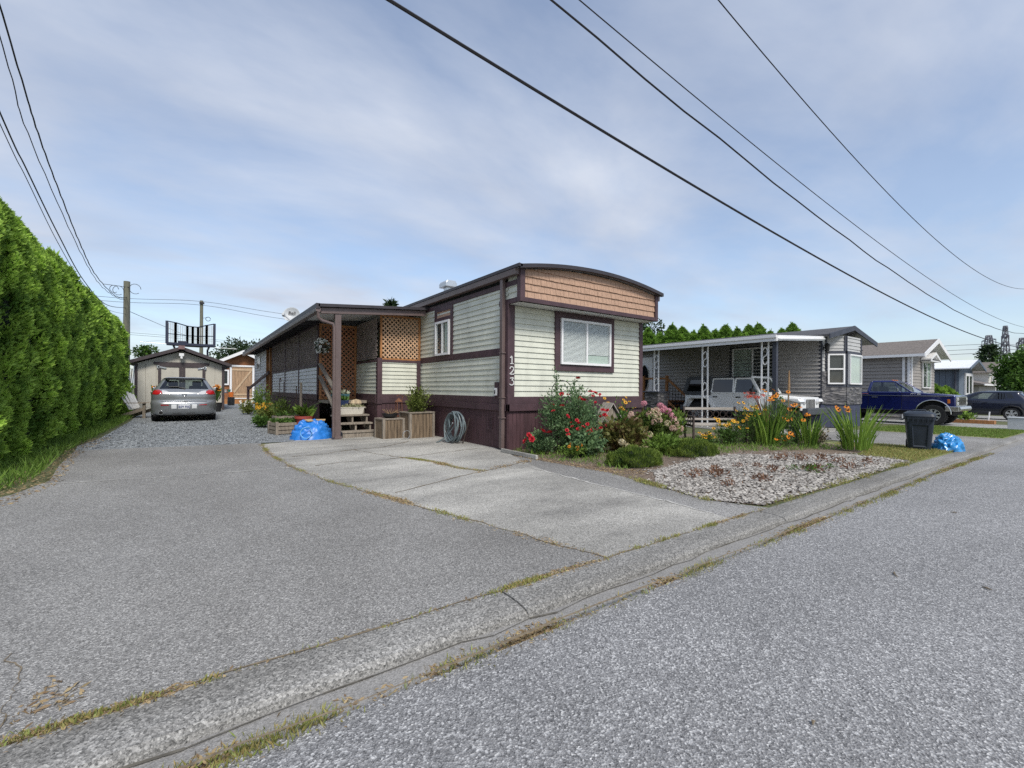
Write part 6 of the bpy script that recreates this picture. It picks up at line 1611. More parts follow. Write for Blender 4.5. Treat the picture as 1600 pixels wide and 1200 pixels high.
t, tips, r = bush("orange_flower", (5.45, 5.8, 0), .3, .25, .24, 500, .05, M_LIGHTL, "low light green clump with orange flowers beside the concrete edging", "plant", 4, 10)
flowers(t, org_f, [(-.15, -.1, .22), (0, -.15, .2), (.12, -.12, .23), (.05, .05, .25), (-.05, -.2, .17)], "blossom", .5, .7)
# hydrangeas
t, tips, r = bush("hydrangea", (6.72, 5.72, 0), .5, .4, .72, 1700, .10, M_HYDR, "fading hydrangea with browned leaves and cream heads beside the rose bush", "hydrangea", 5, 16, lw=.62)
flowers(t, hd_cream, [(-.25, -.32, .18), (-.33, -.25, .25), (.35, -.18, .32), (.40, -.22, .22), (.42, -.1, .42), (.28, -.3, .12), (.33, -.28, .08)], "flower_head", .7, .95)
flowers(t, hd_blush, [(.22, 0, .74), (.12, -.08, .7), (.3, -.05, .62), (.36, .02, .55), (.1, -.3, .1), (.2, -.34, .06)], "flower_head", .7, .95)
t, tips, r = bush("hydrangea", (8.05, 5.95, 0), .62, .5, .78, 2300, .10, M_HYDL, "full hydrangea with cream and pink heads beside the wooden bench", "hydrangea", 6, 20, lw=.62)
cr_, bl_, pk_ = [], [], []
for k in range(34):
    a = -math.pi*(.02+.96*r.random()); e = .15+1.2*r.random(); p = (.60*math.cos(a)*math.cos(e), .46*math.sin(a)*math.cos(e), .12+.68*math.sin(e))
    (pk_ if p[2] > .62 and p[0] > -.1 else bl_ if r.random() < .45 else cr_).append(p)
pk_ += [(-.02, -.1, .88), (.06, -.12, .82), (.12, -.1, .80), (.24, -.12, .76), (.3, -.05, .74), (-.3, .1, .92)]
flowers(t, hd_cream, cr_, "flower_head", .75, 1.0); flowers(t, hd_blush, bl_, "flower_head", .75, 1.0); flowers(t, hd_pink, pk_, "flower_head", .8, 1.0)
t, tips, r = bush("leafy_plant", (7.35, 6.2, 0), .42, .4, .72, 1400, .09, M_MIDL, "green leafy plant between the two hydrangeas under the skirting", "plant", 7, 14)
t, tips, r = bush("leafy_plant", (7.25, 5.25, 0), .5, .35, .34, 1300, .08, M_LIGHTL, "low bright green ground plant in front of the hydrangeas", "plant", 8, 14)
# yellow daisies
def daisies(loc, rx, ry, h, n, nf, label, seed, mesh=rud_f, m=M_MIDL, zlo=.65, s=(.65, 1.05)):
    t, tips, r = bush("coneflower", loc, rx, ry, h, n, .075, m, label, "flower", seed, nf, lw=.35)
    b = MB(); pts = []
    for k in range(nf):
        a = r.random()*6.28; q = math.sqrt(r.random()); p = (rx*q*math.cos(a), ry*q*math.sin(a), h*(zlo+(1.1-zlo)*r.random()))
        b.tube([(p[0]*.3, p[1]*.3, 0), (p[0]*.8, p[1]*.8, p[2]*.6), p], [.005, .004, .003], 4); pts.append(p)
    b.build("flower_stems", mat("green_stem", (.06, .09, .03)), t)
    flowers(t, mesh, pts, "blossom", *s, tilt=.45, toward=(-.4, -.6, .7)); return t
daisies((7.75, 6.75, 0), .45, .3, .95, 700, 18, "tall yellow coneflowers against the skirting behind the hydrangea", 11)
daisies((9.75, 5.25, 0), .55, .3, .55, 900, 34, "dense yellow coneflowers blooming in front of the bench", 12)
daisies((10.35, 5.15, 0), .4, .3, .86, 600, 22, "taller yellow coneflowers at the iron end of the bench", 13)
daisies((8.95, 5.35, 0), .3, .2, .30, 300, 14, "short orange yellow coneflowers left of the bench", 14, zlo=.5)
daisies((10.75, 4.75, 0), .3, .3, 1.2, 350, 12, "orange coneflowers standing tall among the sword leaves", 15, mesh=org_f, zlo=.75)
daisies((11.15, 4.5, 0), .3, .25, .86, 350, 14, "orange coneflowers between the middle sword leaf clumps", 16, mesh=org_f, zlo=.5)
daisies((10.55, 4.45, 0), .25, .2, .30, 200, 8, "small orange coneflowers at the back edge of the white gravel", 17, mesh=org_f, zlo=.4)
daisies((11.35, 3.65, 0), .15, .15, .85, 150, 6, "few orange coneflowers beside the rightmost sword leaf clump", 18, mesh=org_f, zlo=.8)
t, tips, r = bush("leafy_plant", (9.15, 6.35, 0), .4, .35, .78, 1500, .10, M_LIGHTL, "light green upright plant behind the left end of the bench", "plant", 21, 16, lw=.3, up=.9)
t, tips, r = bush("leafy_plant", (10.9, 5.3, 0), .45, .4, .55, 900, .08, M_MIDL, "green foliage behind the sword leaves right of the bench", "plant", 22, 14)
t, tips, r = bush("leafy_plant", (11.6, 4.2, 0), .35, .35, .4, 600, .07, leafmat("dry_leaves", (.14, .11, .07), (.33, .29, .2), .2), "dry pale seedheads between the two right sword leaf clumps", "plant", 23, 12)
# sword-leaf clumps
M_SWORD = leafmat("sword_leaves", (.07, .15, .02), (.28, .42, .07), .3)
def swords(loc, r0, h, n, label, seed, red=0):
    r = np.random.default_rng(seed+900); t = thing("sword_leaf_plant", label, "plant", loc)
    a = r.random(n)*6.283; q = r0*.45*np.sqrt(r.random(n)); base = np.column_stack([q*np.cos(a), q*np.sin(a), np.zeros(n)])
    lean = .12+.45*r.random(n)*q/(r0*.45)+.05*r.random(n); L = h*(.6+.45*r.random(n)); w = .032*(.7+.6*r.random(n))
    a2 = a+r.normal(size=n)*.5; dr = np.column_stack([np.cos(a2), np.sin(a2), np.zeros(n)])
    az = r.random(n)*6.28; sd = np.column_stack([np.cos(az), np.sin(az), np.zeros(n)])
    Vs = []; seg = 5
    for k in range(seg+1):
        f = k/seg; c = base + dr*(lean*f**1.6*L*1.0)[:, None]; c[:, 2] += L*f*(1-.25*lean*f)
        ww = w*np.interp(f, [0, .3, .75, 1], [.6, 1, .8, .02]); Vs += [c-sd*ww[:, None]/2, c+sd*ww[:, None]/2]
    V = np.stack(Vs, 1).reshape(-1, 3); F = []
    for k in range(seg): F.append(np.column_stack([np.arange(n)*12+2*k, np.arange(n)*12+2*k+1, np.arange(n)*12+2*k+3, np.arange(n)*12+2*k+2]))
    F = np.concatenate(F); mobj(np_mesh("leaves", V, F, M_SWORD, tint=np.tile(r.random(n), seg)), "leaves", t)
    if red:
        b = MB(); pts = []
        for k in range(red):
            aa = r.random()*6.28; d = (math.cos(aa), math.sin(aa)); hh = h*(1.05+.2*r.random()); R_ = .55*(.5+.6*r.random())
            P_ = [(d[0]*R_*f**2, d[1]*R_*f**2, hh*min(1, 1.25*f)*(1 if f < .8 else 1-.12*(f-.8)*5*.5)) for f in np.linspace(0, 1, 9)]
            b.tube(P_, .005, 4); pts += [tuple(np.array(P_[6])*(1-f)+np.array(P_[8])*f) for f in (0, .3, .6, .9)]
        b.build("flower_stems", mat("red_stem", (.15, .05, .03)), t); flowers(t, red_f, pts, "blossom", .6, 1.0)
    return t
swords((10.55, 4.85, 0), .5, 1.02, 75, "leftmost clump of sword leaves with arching red flower stems beside the bench", 1, red=9)
swords((10.95, 4.95, 0), .45, 1.05, 60, "sword leaf clump just right of the red flowered one, below the carport post", 2)
swords((11.15, 4.25, 0), .35, .85, 55, "middle sword leaf clump with orange flowers in front of the grey home", 3)
swords((11.15, 3.38, 0), .5, 1.0, 80, "large bright sword leaf clump nearest the wheeled bin", 4)
swords((11.55, 3.3, 0), .2, .5, 18, "short sword leaf tuft leaning toward the wheeled bin", 5)
stalk = thing("dry_stalk", "tall dry brown seed stalk rising above the sword leaves", "plant", (11.35, 4.75, 0))
b = MB(); b.tube([(0, 0, 0), (0, 0, .9), (.01, 0, 1.2)], [.012, .010, .016], 6); b.build("stem", mat("dry_stem", (.25, .16, .09), .9), stalk)
b = MB(); b.tube([(.01, 0, 1.15), (.015, 0, 1.3), (.02, 0, 1.68)], [.022, .03, .012], 8); b.build("seed_head", mat("seed_head", (.27, .17, .09), .95, var=.4, scale=40, bump=.6), stalk)
# heather mounds
M_HEA = leafmat("heather", (.035, .075, .012), (.19, .26, .045), .25)
def mound(loc, rx, ry, h, n, label, seed):
    r = np.random.default_rng(seed+40); t = thing("heather_mound", label, "shrub", loc)
    u_ = unit(np.abs(r.normal(size=(n, 3)))*np.sign(r.normal(size=(n, 3)))*np.array([1, 1, 1])); u_[:, 2] = np.abs(u_[:, 2])
    k = np.array([mnoise.noise(Vector((v[0]*3*rx*2+seed, v[1]*3*ry*2, v[2]*2))) for v in u_])
    c = u_*np.array([rx, ry, h])*(.8+.25*k+.12*r.random(n))[:, None]
    V, F = leaf_arrays(c, u_*.6+np.array([0, 0, .9])+r.normal(size=(n, 3))*.35, .055*(.6+.7*r.random(n)), .011, .2, r)
    mobj(np_mesh("foliage", V, F, M_HEA, tint=np.clip(.45+.8*k+.5*(r.random(n)-.5), 0, 1)), "foliage", t)
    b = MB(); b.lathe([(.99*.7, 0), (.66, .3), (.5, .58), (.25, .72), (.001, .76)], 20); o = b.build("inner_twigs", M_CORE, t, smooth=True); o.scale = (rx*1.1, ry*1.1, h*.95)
mound((5.85, 4.75, 0), .56, .42, .27, 6500, "nearer low heather mound between driveway strip and white gravel", 1)
mound((7.65, 4.85, 0), .60, .42, .27, 6500, "farther low heather mound in front of the coneflowers", 2)
# small red weeds in the white gravel
wr_ = np.random.default_rng(77); n = 46; c = np.column_stack([wr_.normal(size=(n, 2))*.04, .01+.05*wr_.random(n)])
V, F = leaf_arrays(c, wr_.normal(size=(n, 3))*.8+np.array([0, 0, .6]), .05, .014, .2, wr_)
redw = np_mesh("red_weed", V, F, leafmat("red_weed_leaves", (.12, .05, .03), (.26, .15, .09), .2), tint=wr_.random(n))
grw = np_mesh("green_weed", V*1.1, F, M_MIDL, tint=wr_.random(n))
PP = poly_pts([(5.2, 3.5), (5.3, 2.7), (9.6, 2.5), (9.6, 3.3), (8, 3.7), (6.5, 3.6)], 22, np.random.default_rng(5))
for k, (x, y_) in enumerate(PP):
    g = k % 7 == 3
    o = bpy.data.objects.new("green_weed" if g else "red_weed", grw if g else redw); COL.objects.link(o); o.location = (x, y_, .01); s = random.uniform(.7, 1.7); o.scale = (s, s, s*.9); o.rotation_euler = (0, 0, random.random()*6)
    tag(o, "small green weed sprouting from the white gravel bed" if g else "small reddish brown weed growing in the white gravel bed", "weed", "green weeds in the gravel" if g else "red weeds in the gravel")
# concrete edging, iron trellis, A-frame bird house, bench
b = MB(); b.prism([(0, 0), (.055, 0), (.05, .07), (.005, .07)], 'y', 5.98, 7.05); o = b.build("garden_edging", M_CONC, bevel=.006); o.location = (4.79, 0, 0); tag(o, "short grey concrete edging strip by the downpipe corner", "edging")
tr = thing("trellis", "thin dark iron scroll trellis behind the rose bush", "trellis", (6.25, 6.95, 0))
b = MB()
for x in (-.28, 0, .28): b.tube([(x, 0, 0), (x, 0, 1.15)], .007, 5)
b.tube([(.28*math.cos(a), 0, 1.15+.24*math.sin(a)) for a in np.linspace(0, math.pi, 15)], .008, 5)
b.tube([(.16*math.cos(a), 0, 1.15+.14*math.sin(a)) for a in np.linspace(0, math.pi, 11)], .006, 5)
for z in (.5, .85, 1.15): b.tube([(-.28, 0, z), (.28, 0, z)], .006, 5)
for s in (-1, 1): b.tube([(s*(.1+.05*math.cos(q*.6)), 0, 1.0+.05*math.sin(q*.6)) for q in range(11)], .005, 5)
b.build("ironwork", M_BLACK, tr)
bh = thing("bird_house", "weathered grey wooden gabled bird house standing among the flowers", "bird house", (7.1, 6.45, 0), rz=R(-20))
b = MB(); b.box(-.04, .04, -.04, .04, 0, .4); b.build("post", M_GREYW, bh)
b = MB(); b.prism([(-.16, .38), (.16, .38), (.16, .62), (0, .84), (-.16, .62)], 'y', -.16, .16); b.build("box", M_GREYW, bh)
b = MB()
for s in (-1, 1): b.bar((s*.26, 0, .52), (0, 0, .90), .44, .022, up=(0, 1, 0)) if False else b.add([(s*.27, -.22, .50), (s*.27, .22, .50), (0, .22, .91), (0, -.22, .91), (s*.285, -.22, .515), (s*.285, .22, .515), (0, .22, .935), (0, -.22, .935)], [(0, 1, 2, 3), (4, 7, 6, 5), (0, 4, 5, 1), (1, 5, 6, 2), (2, 6, 7, 3), (3, 7, 4, 0)])
b.build("roof", mat("silver_boards", (.36, .33, .29), .85, var=.35, scale=7, stretch=(1, 8, 1)), bh)
bx, by = 9.94, 5.83
bench = thing("garden_bench", "weathered grey slatted garden bench with dark iron ends and scroll back", "bench", (bx, by, 0), rz=math.atan2(-.68, 1.07))
M_SILV = mat("silvered_slats", (.33, .30, .265), .85, var=.35, scale=6, stretch=(.6, 6, 6), bump=.2)
M_IRON = mat("rusty_iron", (.05, .035, .03), .75, var=.4, scale=20)
for k in range(4):
    b = MB(); b.box(-.62, .62, -.40+.105*k, -.32+.105*k, .40+.005*k, .43+.005*k); b.build("seat_slat", M_SILV, bench, bevel=.004)
for z, h in ((.74, .06), (.50, .05)):
    b = MB(); b.box(-.62, .62, .04+(z-.4)*.2, .07+(z-.4)*.2, z, z+h); b.build("back_rail", M_SILV, bench, bevel=.004)
b = MB()
for k in range(7):
    cx_ = -.48+.16*k; b.tube([(cx_+.065*math.cos(q*.45), .085, .645+.075*math.sin(q*.45)) for q in range(15)], .007, 5)
b.build("scroll_panel", M_IRON, bench)
for s in (-1, 1):
    b = MB(); x = s*.62
    b.bar((x, .0, 0), (x, .10, .82), .035, .045); b.bar((x, -.42, 0), (x, -.40, .60), .035, .045); b.bar((x, -.44, .60), (x, .06, .62), .035, .035); b.bar((x, -.42, .39), (x, .04, .41), .03, .04); b.tube([(x, -.2+.09*math.cos(q*.45), .5+.075*math.sin(q*.45)) for q in range(15)], .010, 5)
    b.build("iron_end", M_IRON, bench)

# ================================================================== bin and bags
M_BIN = mat("bin_plastic", (.014, .022, .036), .5, var=.2, scale=4, grime=.2)
binn = thing("wheeled_bin", "dark navy wheeled rubbish bin with domed lid on the verge beside the street", "bin", (12.75, 2.74, gz(12.7)), rz=R(-74))
def taper(b, w0, d0, w1, d1, z0, z1, m=0, r=.06):
    def ringp(w, d):
        P_ = []
        for sx, sy, a0 in ((1, 1, 0), (-1, 1, 90), (-1, -1, 180), (1, -1, 270)):
            for k in range(4): a = R(a0+30*k); P_.append((sx*(w/2-r)+r*math.cos(a), sy*(d/2-r)+r*math.sin(a)))
        return P_
    A, B = ringp(w0, d0), ringp(w1, d1); n = len(A)
    b.add([(x, y_, z0) for x, y_ in A]+[(x, y_, z1) for x, y_ in B], [tuple(range(n-1, -1, -1)), tuple(range(n, 2*n))]+[(i, (i+1) % n, n+(i+1) % n, n+i) for i in range(n)], m)
b = MB(); taper(b, .36, .42, .46, .52, .03, .68); b.build("body", M_BIN, binn, smooth=True)
b = MB(); taper(b, .49, .56, .50, .57, .66, .72); 
for k in range(6): b.box(-.20+.078*k, -.185+.078*k, -.29, -.26, .61, .70)
b.build("rim", M_BIN, binn, smooth=True)
b = MB(); taper(b, .52, .60, .49, .56, .725, .78, r=.09); taper(b, .49, .56, .36, .42, .78, .825, r=.12); b.build("lid", M_BIN, binn, smooth=True, ang=50)
b = MB(); b.tube([(-.12, -.0, .815), (-.10, 0, .85), (.10, 0, .85), (.12, 0, .815)], .016, 8); b.build("lid_handle", M_BIN, binn, smooth=True)
b = MB(); b.add([(-.11, -.232, .08), (.11, -.232, .08), (.13, -.266, .54), (-.13, -.266, .54), (-.085, -.214, .11), (.085, -.214, .11), (.105, -.243, .51), (-.105, -.243, .51)], [(0, 1, 5, 4), (1, 2, 6, 5), (2, 3, 7, 6), (3, 0, 4, 7)]); b.build("front_panel", M_BIN, binn)
for s in (-1, 1):
    b = MB(); b.lathe([(.09, -.03), (.10, -.02), (.10, .02), (.09, .03), (.03, .035)], 20, axis='x'); o = b.build("wheel", M_TYRE, binn, smooth=True); o.location = (s*.17, .22, .10)
    b = MB(); b.tube([(s*.235, -.05, .66), (s*.275, -.05, .64), (s*.275, .05, .64), (s*.235, .05, .66)], .014, 6); b.build("side_handle", M_BIN, binn)
def crumple(name, loc, rx, ry, h, m, label, cat, seed, amp=.18, n=56, fr=3.2):
    V = []; F = []; rows = 26
    for i in range(rows+1):
        ph = math.pi/2*i/rows
        for j in range(n):
            th = 2*math.pi*j/n; v = Vector((math.cos(th)*math.cos(ph), math.sin(th)*math.cos(ph), math.sin(ph)))
            e = 1+amp*(abs(mnoise.noise(v*fr+Vector((seed, 0, 0))))*2-.6)+amp*.55*(abs(mnoise.noise(v*fr*2.7+Vector((0, seed, 0))))*2-.5)+amp*.25*mnoise.noise(v*fr*7)
            sp = 1.0+.10*math.exp(-ph*6)
            V.append((v.x*rx*e*sp, v.y*ry*e*sp, max(0.0, v.z**.8*h*e)))
    for i in range(rows):
        for j in range(n): F.append((i*n+j, i*n+(j+1) % n, (i+1)*n+(j+1) % n, (i+1)*n+j))
    t = thing(name, label, cat, loc); b = MB(); b.add(V, F); b.build("sheet", m, t, smooth=True, ang=60); return t
M_TARP = mat("blue_tarp", (.025, .19, .60), .38, var=.18, scale=5, bump=.25, bscale=14)
M_BAGB = mat("blue_bag", (.03, .24, .56), .25, var=.4, scale=9, bump=.4, bscale=16, coat=.3)
tp = crumple("tarp_bundle", (2.34, 11.42, 0), .44, .36, .44, M_TARP, "crumpled bright blue tarp bundle beside the porch post", "tarp", 3, .13, fr=2.4)
for (x, y_, z, a, sz) in ((-.06, -.05, .42, .5, (.2, .14, .02)), (.16, -.02, .42, -.4, (.26, .08, .02))):
    b = MB(); b.obox((0, 0, 0), sz, Matrix.Rotation(a, 3, 'Z') @ Matrix.Rotation(.25, 3, 'X')); o = b.build("cardboard_scrap", mat("cardboard", (.45, .32, .17), .8, var=.2)); o.location = (2.34+x, 11.42+y_, z+.01)
    tag(o, "squarish tan cardboard scrap on top of the blue tarp" if x < 0 else "long tan cardboard strip on top of the blue tarp", "cardboard")
b = MB(); b.tube([(-.2+.12*math.cos(q*.4), -.38+.03*math.sin(q), .17+.13*math.sin(q*.4)) for q in range(17)], .012, 6); b.build("rope_loop", mat("pale_blue_rope", (.15, .4, .75), .6), tp)
crumple("rubbish_bag", (13.2, 2.36, gz(13)), .30, .24, .36, M_BAGB, "translucent blue rubbish bag slumped at the kerb beside the bin", "bag", 9, .15, fr=2.8)
# ================================================================== things along the porch
pot = thing("plant_pot", "terracotta red plastic pot holding a broad leaved green plant", "plant pot", (2.42, 12.75, 0))
b = MB(); b.lathe([(.15, 0), (.20, .38), (.235, .39), (.24, .46), (.22, .46), (.19, .36), (.001, .36)], 28); b.build("pot", mat("red_pot", (.34, .065, .05), .5, var=.15), pot, smooth=True)
r = np.random.default_rng(3); n = 70; a = r.random(n)*6.28; c = np.column_stack([np.cos(a)*.1*r.random(n), np.sin(a)*.1*r.random(n), .42+.15*r.random(n)])
V, F = leaf_arrays(c, np.column_stack([np.cos(a), np.sin(a), .5+.7*r.random(n)]), .3*(.5+.8*r.random(n)), .13, .3, r); mobj(np_mesh("leaves", V, F, M_LIGHTL, tint=r.random(n)), "leaves", pot)
b = MB(); b.tube([(0, 0, .4), (.15, .05, .7), (.45, .05, .82)], .012, 5); b.build("stem", mat("green_stem", (.06, .09, .03)), pot)
cr8 = thing("crate_planter", "grey slatted wooden crate planted with low greens at the drive edge", "planter", (1.98, 12.95, 0), rz=R(12))
b = MB()
for k in range(3):
    z0, z1 = .02+.10*k, .10+.10*k
    b.box(-.3, .3, -.28, -.26, z0, z1); b.box(-.3, .3, .26, .28, z0, z1); b.box(-.3, -.28, -.26, .26, z0, z1); b.box(.28, .3, -.26, .26, z0, z1)
for x in (-.28, .28):
    for y_ in (-.26, .26): b.box(x-.03, x+.03, y_-.03, y_+.03, 0, .33)
b.build("slats", M_GREYW, cr8)
b = MB(); b.box(-.27, .27, -.25, .25, .05, .27); b.build("soil", M_SOIL, cr8)
r = np.random.default_rng(8); n = 500; c = np.column_stack([r.uniform(-.26, .26, n), r.uniform(-.24, .24, n), .26+.1*r.random(n)]); V, F = leaf_arrays(c, r.normal(size=(n, 3))*.6+np.array([0, 0, .8]), .08, .035, .2, r); mobj(np_mesh("greens", V, F, M_MIDL, tint=r.random(n)), "greens", cr8)
spec = [((2.25, 14.1, 0), .35, .55, .5, M_MIDL, "leafy green plant just behind the red pot along the skirting", None),
        ((2.3, 15.3, 0), .4, .55, .85, M_HYDL, "taller grey green perennial halfway along the porch skirting", None),
        ((2.1, 16.6, 0), .42, .6, .62, M_YELL, "yellow flowering plant along the porch edge", None),
        ((2.2, 18.3, 0), .45, .7, .8, M_MIDL, "bushy green plant beyond the yellow flowers by the porch", None),
        ((2.35, 20.6, 0), .42, .8, 1.25, M_LIGHTL, "tall green bean-like plant near the porch hand rail", None),
        ((2.1, 23.0, 0), .4, .8, .6, M_YELL, "pale flowering plant at the far end of the porch border", None),
        ((1.75, 15.3, 0), .28, .5, .35, M_MIDL, "low greens spilling onto the gravel beside the porch border", None)]
for k, (loc, rx, ry, h, m, lab, _) in enumerate(spec):
    t, tips, r = bush("border_plant", loc, rx, ry, h, 1000, .085, m, lab, "plant", 60+k, 14)
    if "yellow" in lab: flowers(t, rud_f, [(random.uniform(-.35, .2), random.uniform(-.5, .3), random.uniform(.45, .68)) for _k in range(22)], "blossom", .7, 1.1, toward=(-.6, -.6, .4))
    if "pale" in lab: flowers(t, whf_f, [(random.uniform(-.35, .2), random.uniform(-.5, .3), random.uniform(.4, .6)) for _k in range(18)], "blossom", 1.3, 2.0)
bw = thing("crate_planter", "taller weathered planter box of soil behind the slatted crate", "planter", (2.2, 13.75, 0))
b = MB(); 
for s in (-1, 1): boards(b, lambda a, o, z, s=s: (a, s*(.28+o), z), -.36, .36, 0, .42, .12); boards(b, lambda a, o, z, s=s: (s*(.36+o), a, z), -.28, .28, 0, .42, .12)
b.build("boards", M_GREYW, bw); b = MB(); b.box(-.35, .35, -.27, .27, .02, .38); b.build("soil", M_SOIL, bw)
for k, (x, y_, h, r_, m_, lab) in enumerate(((2.62, 14.3, 1.35, .035, M_GREYW, "thick grey wooden stake standing behind the red pot"), (2.6, 14.9, 1.25, .016, M_IRON, "thin dark iron stake left of the grey wooden stake"), (2.62, 18.2, 1.45, .014, M_IRON, "curved dark plant hook farther along the porch border"), (2.62, 17.3, 1.4, .012, M_IRON, "straight dark garden stake in the porch border"))):
    b = MB(); P_ = [(0, 0, 0), (0, 0, h*.9), (0, 0, h)]
    if "hook" in lab: P_ += [(.0, -.1, h+.1), (0, -.25, h+.06), (0, -.3, h-.05)]
    b.tube(P_, r_, 7); o = b.build("garden_stake", m_); o.location = (x, y_, 0); tag(o, lab, "stake")
# boxes by the steps
def plank_box(name, loc, w, d, h, rz, label, lid):
    t = thing(name, label, "planter", loc, rz)
    b = MB()
    for s in (-1, 1): boards(b, lambda a, o, z, s=s: (a, s*(d/2+o), z), -w/2, w/2, 0.0, h, .085, d=.015, gap=.008); boards(b, lambda a, o, z, s=s: (s*(w/2+o), a, z), -d/2, d/2, 0.0, h, .085, d=.015, gap=.008)
    b.box(-w/2+.005, w/2-.005, -d/2+.005, d/2-.005, .01, h-.05); b.build("boards", M_OLDW, t)
    b = MB()
    for sx in (-1, 1):
        for sy in (-1, 1): b.box(sx*w/2-.03, sx*w/2+.03, sy*d/2-.03, sy*d/2+.03, 0, h)
    b.build("corner_posts", M_GREYW, t)
    b = MB()
    if lid: b.box(-w/2-.03, w/2+.03, -d/2-.03, d/2+.03, h, h+.03)
    else:
        for s in (-1, 1): b.box(-w/2-.03, w/2+.03, s*d/2-.04, s*d/2+.04, h, h+.03); b.box(s*w/2-.04, s*w/2+.04, -d/2, d/2, h+.001, h+.028)
    b.build("lid" if lid else "top_rim", M_GREYW, t); return t
M_OLDW = mat("brown_old_boards", (.165, .12, .078), .85, var=.55, scale=5, stretch=(6, 6, .5), bump=.3, bscale=30)
plank_box("wooden_box", (3.93, 10.60, 0), .50, .46, .45, R(4), "low weathered wooden box with a lid carrying a black bowl", True)
plank_box("wooden_planter", (4.56, 10.42, 0), .62, .52, .60, R(4), "tall weathered plank planter with a leafy shrub beside the steps", False)
bowl = thing("bowl_planter", "black bowl of dried stems on the low wooden box", "bowl", (3.93, 10.58, .482))
b = MB(); b.lathe([(.10, 0), (.17, .04), (.19, .11), (.175, .11), (.15, .05), (.001, .04)], 24); b.build("bowl", M_BLACK, bowl, smooth=True)
r = np.random.default_rng(12); b = MB()
for k in range(26): a = r.random()*6.28; l = .12+.14*r.random(); b.tube([(0, 0, .06), (.09*math.cos(a), .09*math.sin(a), .12), (l*math.cos(a), l*math.sin(a), .12+.1*r.random())], .004, 4)
b.build("dry_stems", mat("dry_stem", (.25, .16, .09), .9), bowl)
rk = thing("rusty_lantern", "rusty metal lantern frame standing between the two wooden boxes", "lantern", (4.22, 10.75, 0))
b = MB(); b.box(-.08, .08, -.08, .08, .5, .52); b.tube([(0, 0, 0), (0, 0, .52)], .02, 6)
for x in (-.07, .07):
    for y_ in (-.07, .07): b.bar((x, y_, .52), (x*.8, y_*.8, .86), .014, .014)
b.lathe([(.10, .86), (.09, .88), (.02, .95), (.001, .96)], 12); b.tube([(.08, 0, .9), (.10, 0, 1.0), (.02, 0, 1.05), (-.06, 0, 1.0)], .008, 5)
b.build("frame", mat("rust", (.17, .07, .035), .85, var=.4, scale=14), rk)
t, tips, r = bush("potted_shrub", (4.56, 10.42, .52), .42, .36, .72, 1500, .075, leafmat("shrub_leaves", (.06, .075, .02), (.22, .28, .06), .25), "reddish green shrub growing from the tall plank planter", "shrub", 90, 16)
# hose
hose = thing("garden_hose", "coiled grey garden hose hung low against the plum skirting", "hose", (4.72, 8.82, .36))
M_HOSE = mat("hose_grey", (.13, .165, .175), .45, var=.25, scale=6)
r = np.random.default_rng(4)
for k in range(9):
    b = MB(); ph = r.random()*6.28; a_, e_ = .24+.07*r.random(), .27+.06*r.random(); dx = -.10+.022*k; tl = r.normal()*.10
    pts = []
    for q in range(37):
        th = 2*math.pi*q/36; y_ = a_*math.cos(th)+.03*math.sin(2*th+ph); z = e_*math.sin(th)+.025*math.cos(3*th+ph)
        pts.append((dx+.22*(z+.3)*.45+tl*y_+.03*math.sin(2*th+ph), y_+.05*r.normal()*0, max(z, -.34)))
    b.tube(pts, .0145, 7); b.build("coil", M_HOSE, hose, smooth=True)
b = MB(); b.tube([(.0, -.1, .25), (.05, 0, .05), (-.05, .15, -.2), (-.2, .28, -.345), (-.3, .2, -.345)], .0145, 7); b.tube([(-.12, -.2, .1), (-.08, .0, -.02), (-.02, .18, .18)], .0145, 7); b.build("loose_end", M_HOSE, hose, smooth=True)
b = MB(); b.bar((.12, -.22, -.36), (.30, -.2, .2), .02, .02); b.bar((.12, .22, -.36), (.30, .2, .2), .02, .02); b.bar((.25, -.22, .05), (.25, .22, .05), .02, .02); b.build("stand", M_IRON, hose)
b = MB(); b.tube([(.10*math.cos(q*.35), 0, .11+.10*math.sin(q*.35)) for q in range(20)], .008, 5); o = b.build("wire_hoop", M_METAL); o.location = (4.12, 10.02, 0); o.rotation_euler = (R(8), 0, R(10)); tag(o, "small wire hoop leaning at the foot of the wooden boxes", "hoop")
# planters on the steps
wp = thing("trough_planter", "long white trough planter with succulents on the porch steps", "planter", (3.30, 11.70, .528))
b = MB(); taper(b, .60, .15, .68, .20, 0, .17, r=.02); taper(b, .70, .22, .70, .22, .17, .185, r=.02); b.build("trough", mat("cream_plastic", (.62, .58, .5), .5, var=.06), wp, bevel=.004)
r = np.random.default_rng(31); n = 160; c = np.column_stack([r.uniform(-.3, .3, n), r.uniform(-.06, .06, n), .17+.03*r.random(n)]); V, F = leaf_arrays(c, r.normal(size=(n, 3))+np.array([0, 0, .8]), .10, .04, .2, r); mobj(np_mesh("succulents", V, F, leafmat("succulent", (.18, .2, .1), (.5, .48, .3), .1), tint=r.random(n)), "succulents", wp)
cat_ = thing("stone_ornament", "striped tan stone ornament resting behind the white trough", "ornament", (3.52, 11.95, .712))
b = MB(); b.lathe([(.001, -.0), (.09, .01), (.12, .09), (.09, .17), (.001, .2)], 14); o = b.build("stone", mat("striped_stone", (.42, .33, .22), .9, var=.4, scale=3, stretch=(14, 1, 1)), cat_, smooth=True); o.scale = (1.3, .8, 1)
tp2 = thing("trough_planter", "dark blue trough planter on the step behind the white one", "planter", (3.12, 11.98, .712))
b = MB(); taper(b, .36, .15, .42, .20, 0, .17, r=.02); b.build("trough", mat("navy_plastic", (.02, .035, .10), .5, var=.1), tp2, bevel=.004)
tp3 = thing("trough_planter", "teal trough planter with pale rosettes on the porch deck edge", "planter", (3.2, 12.3, .872))
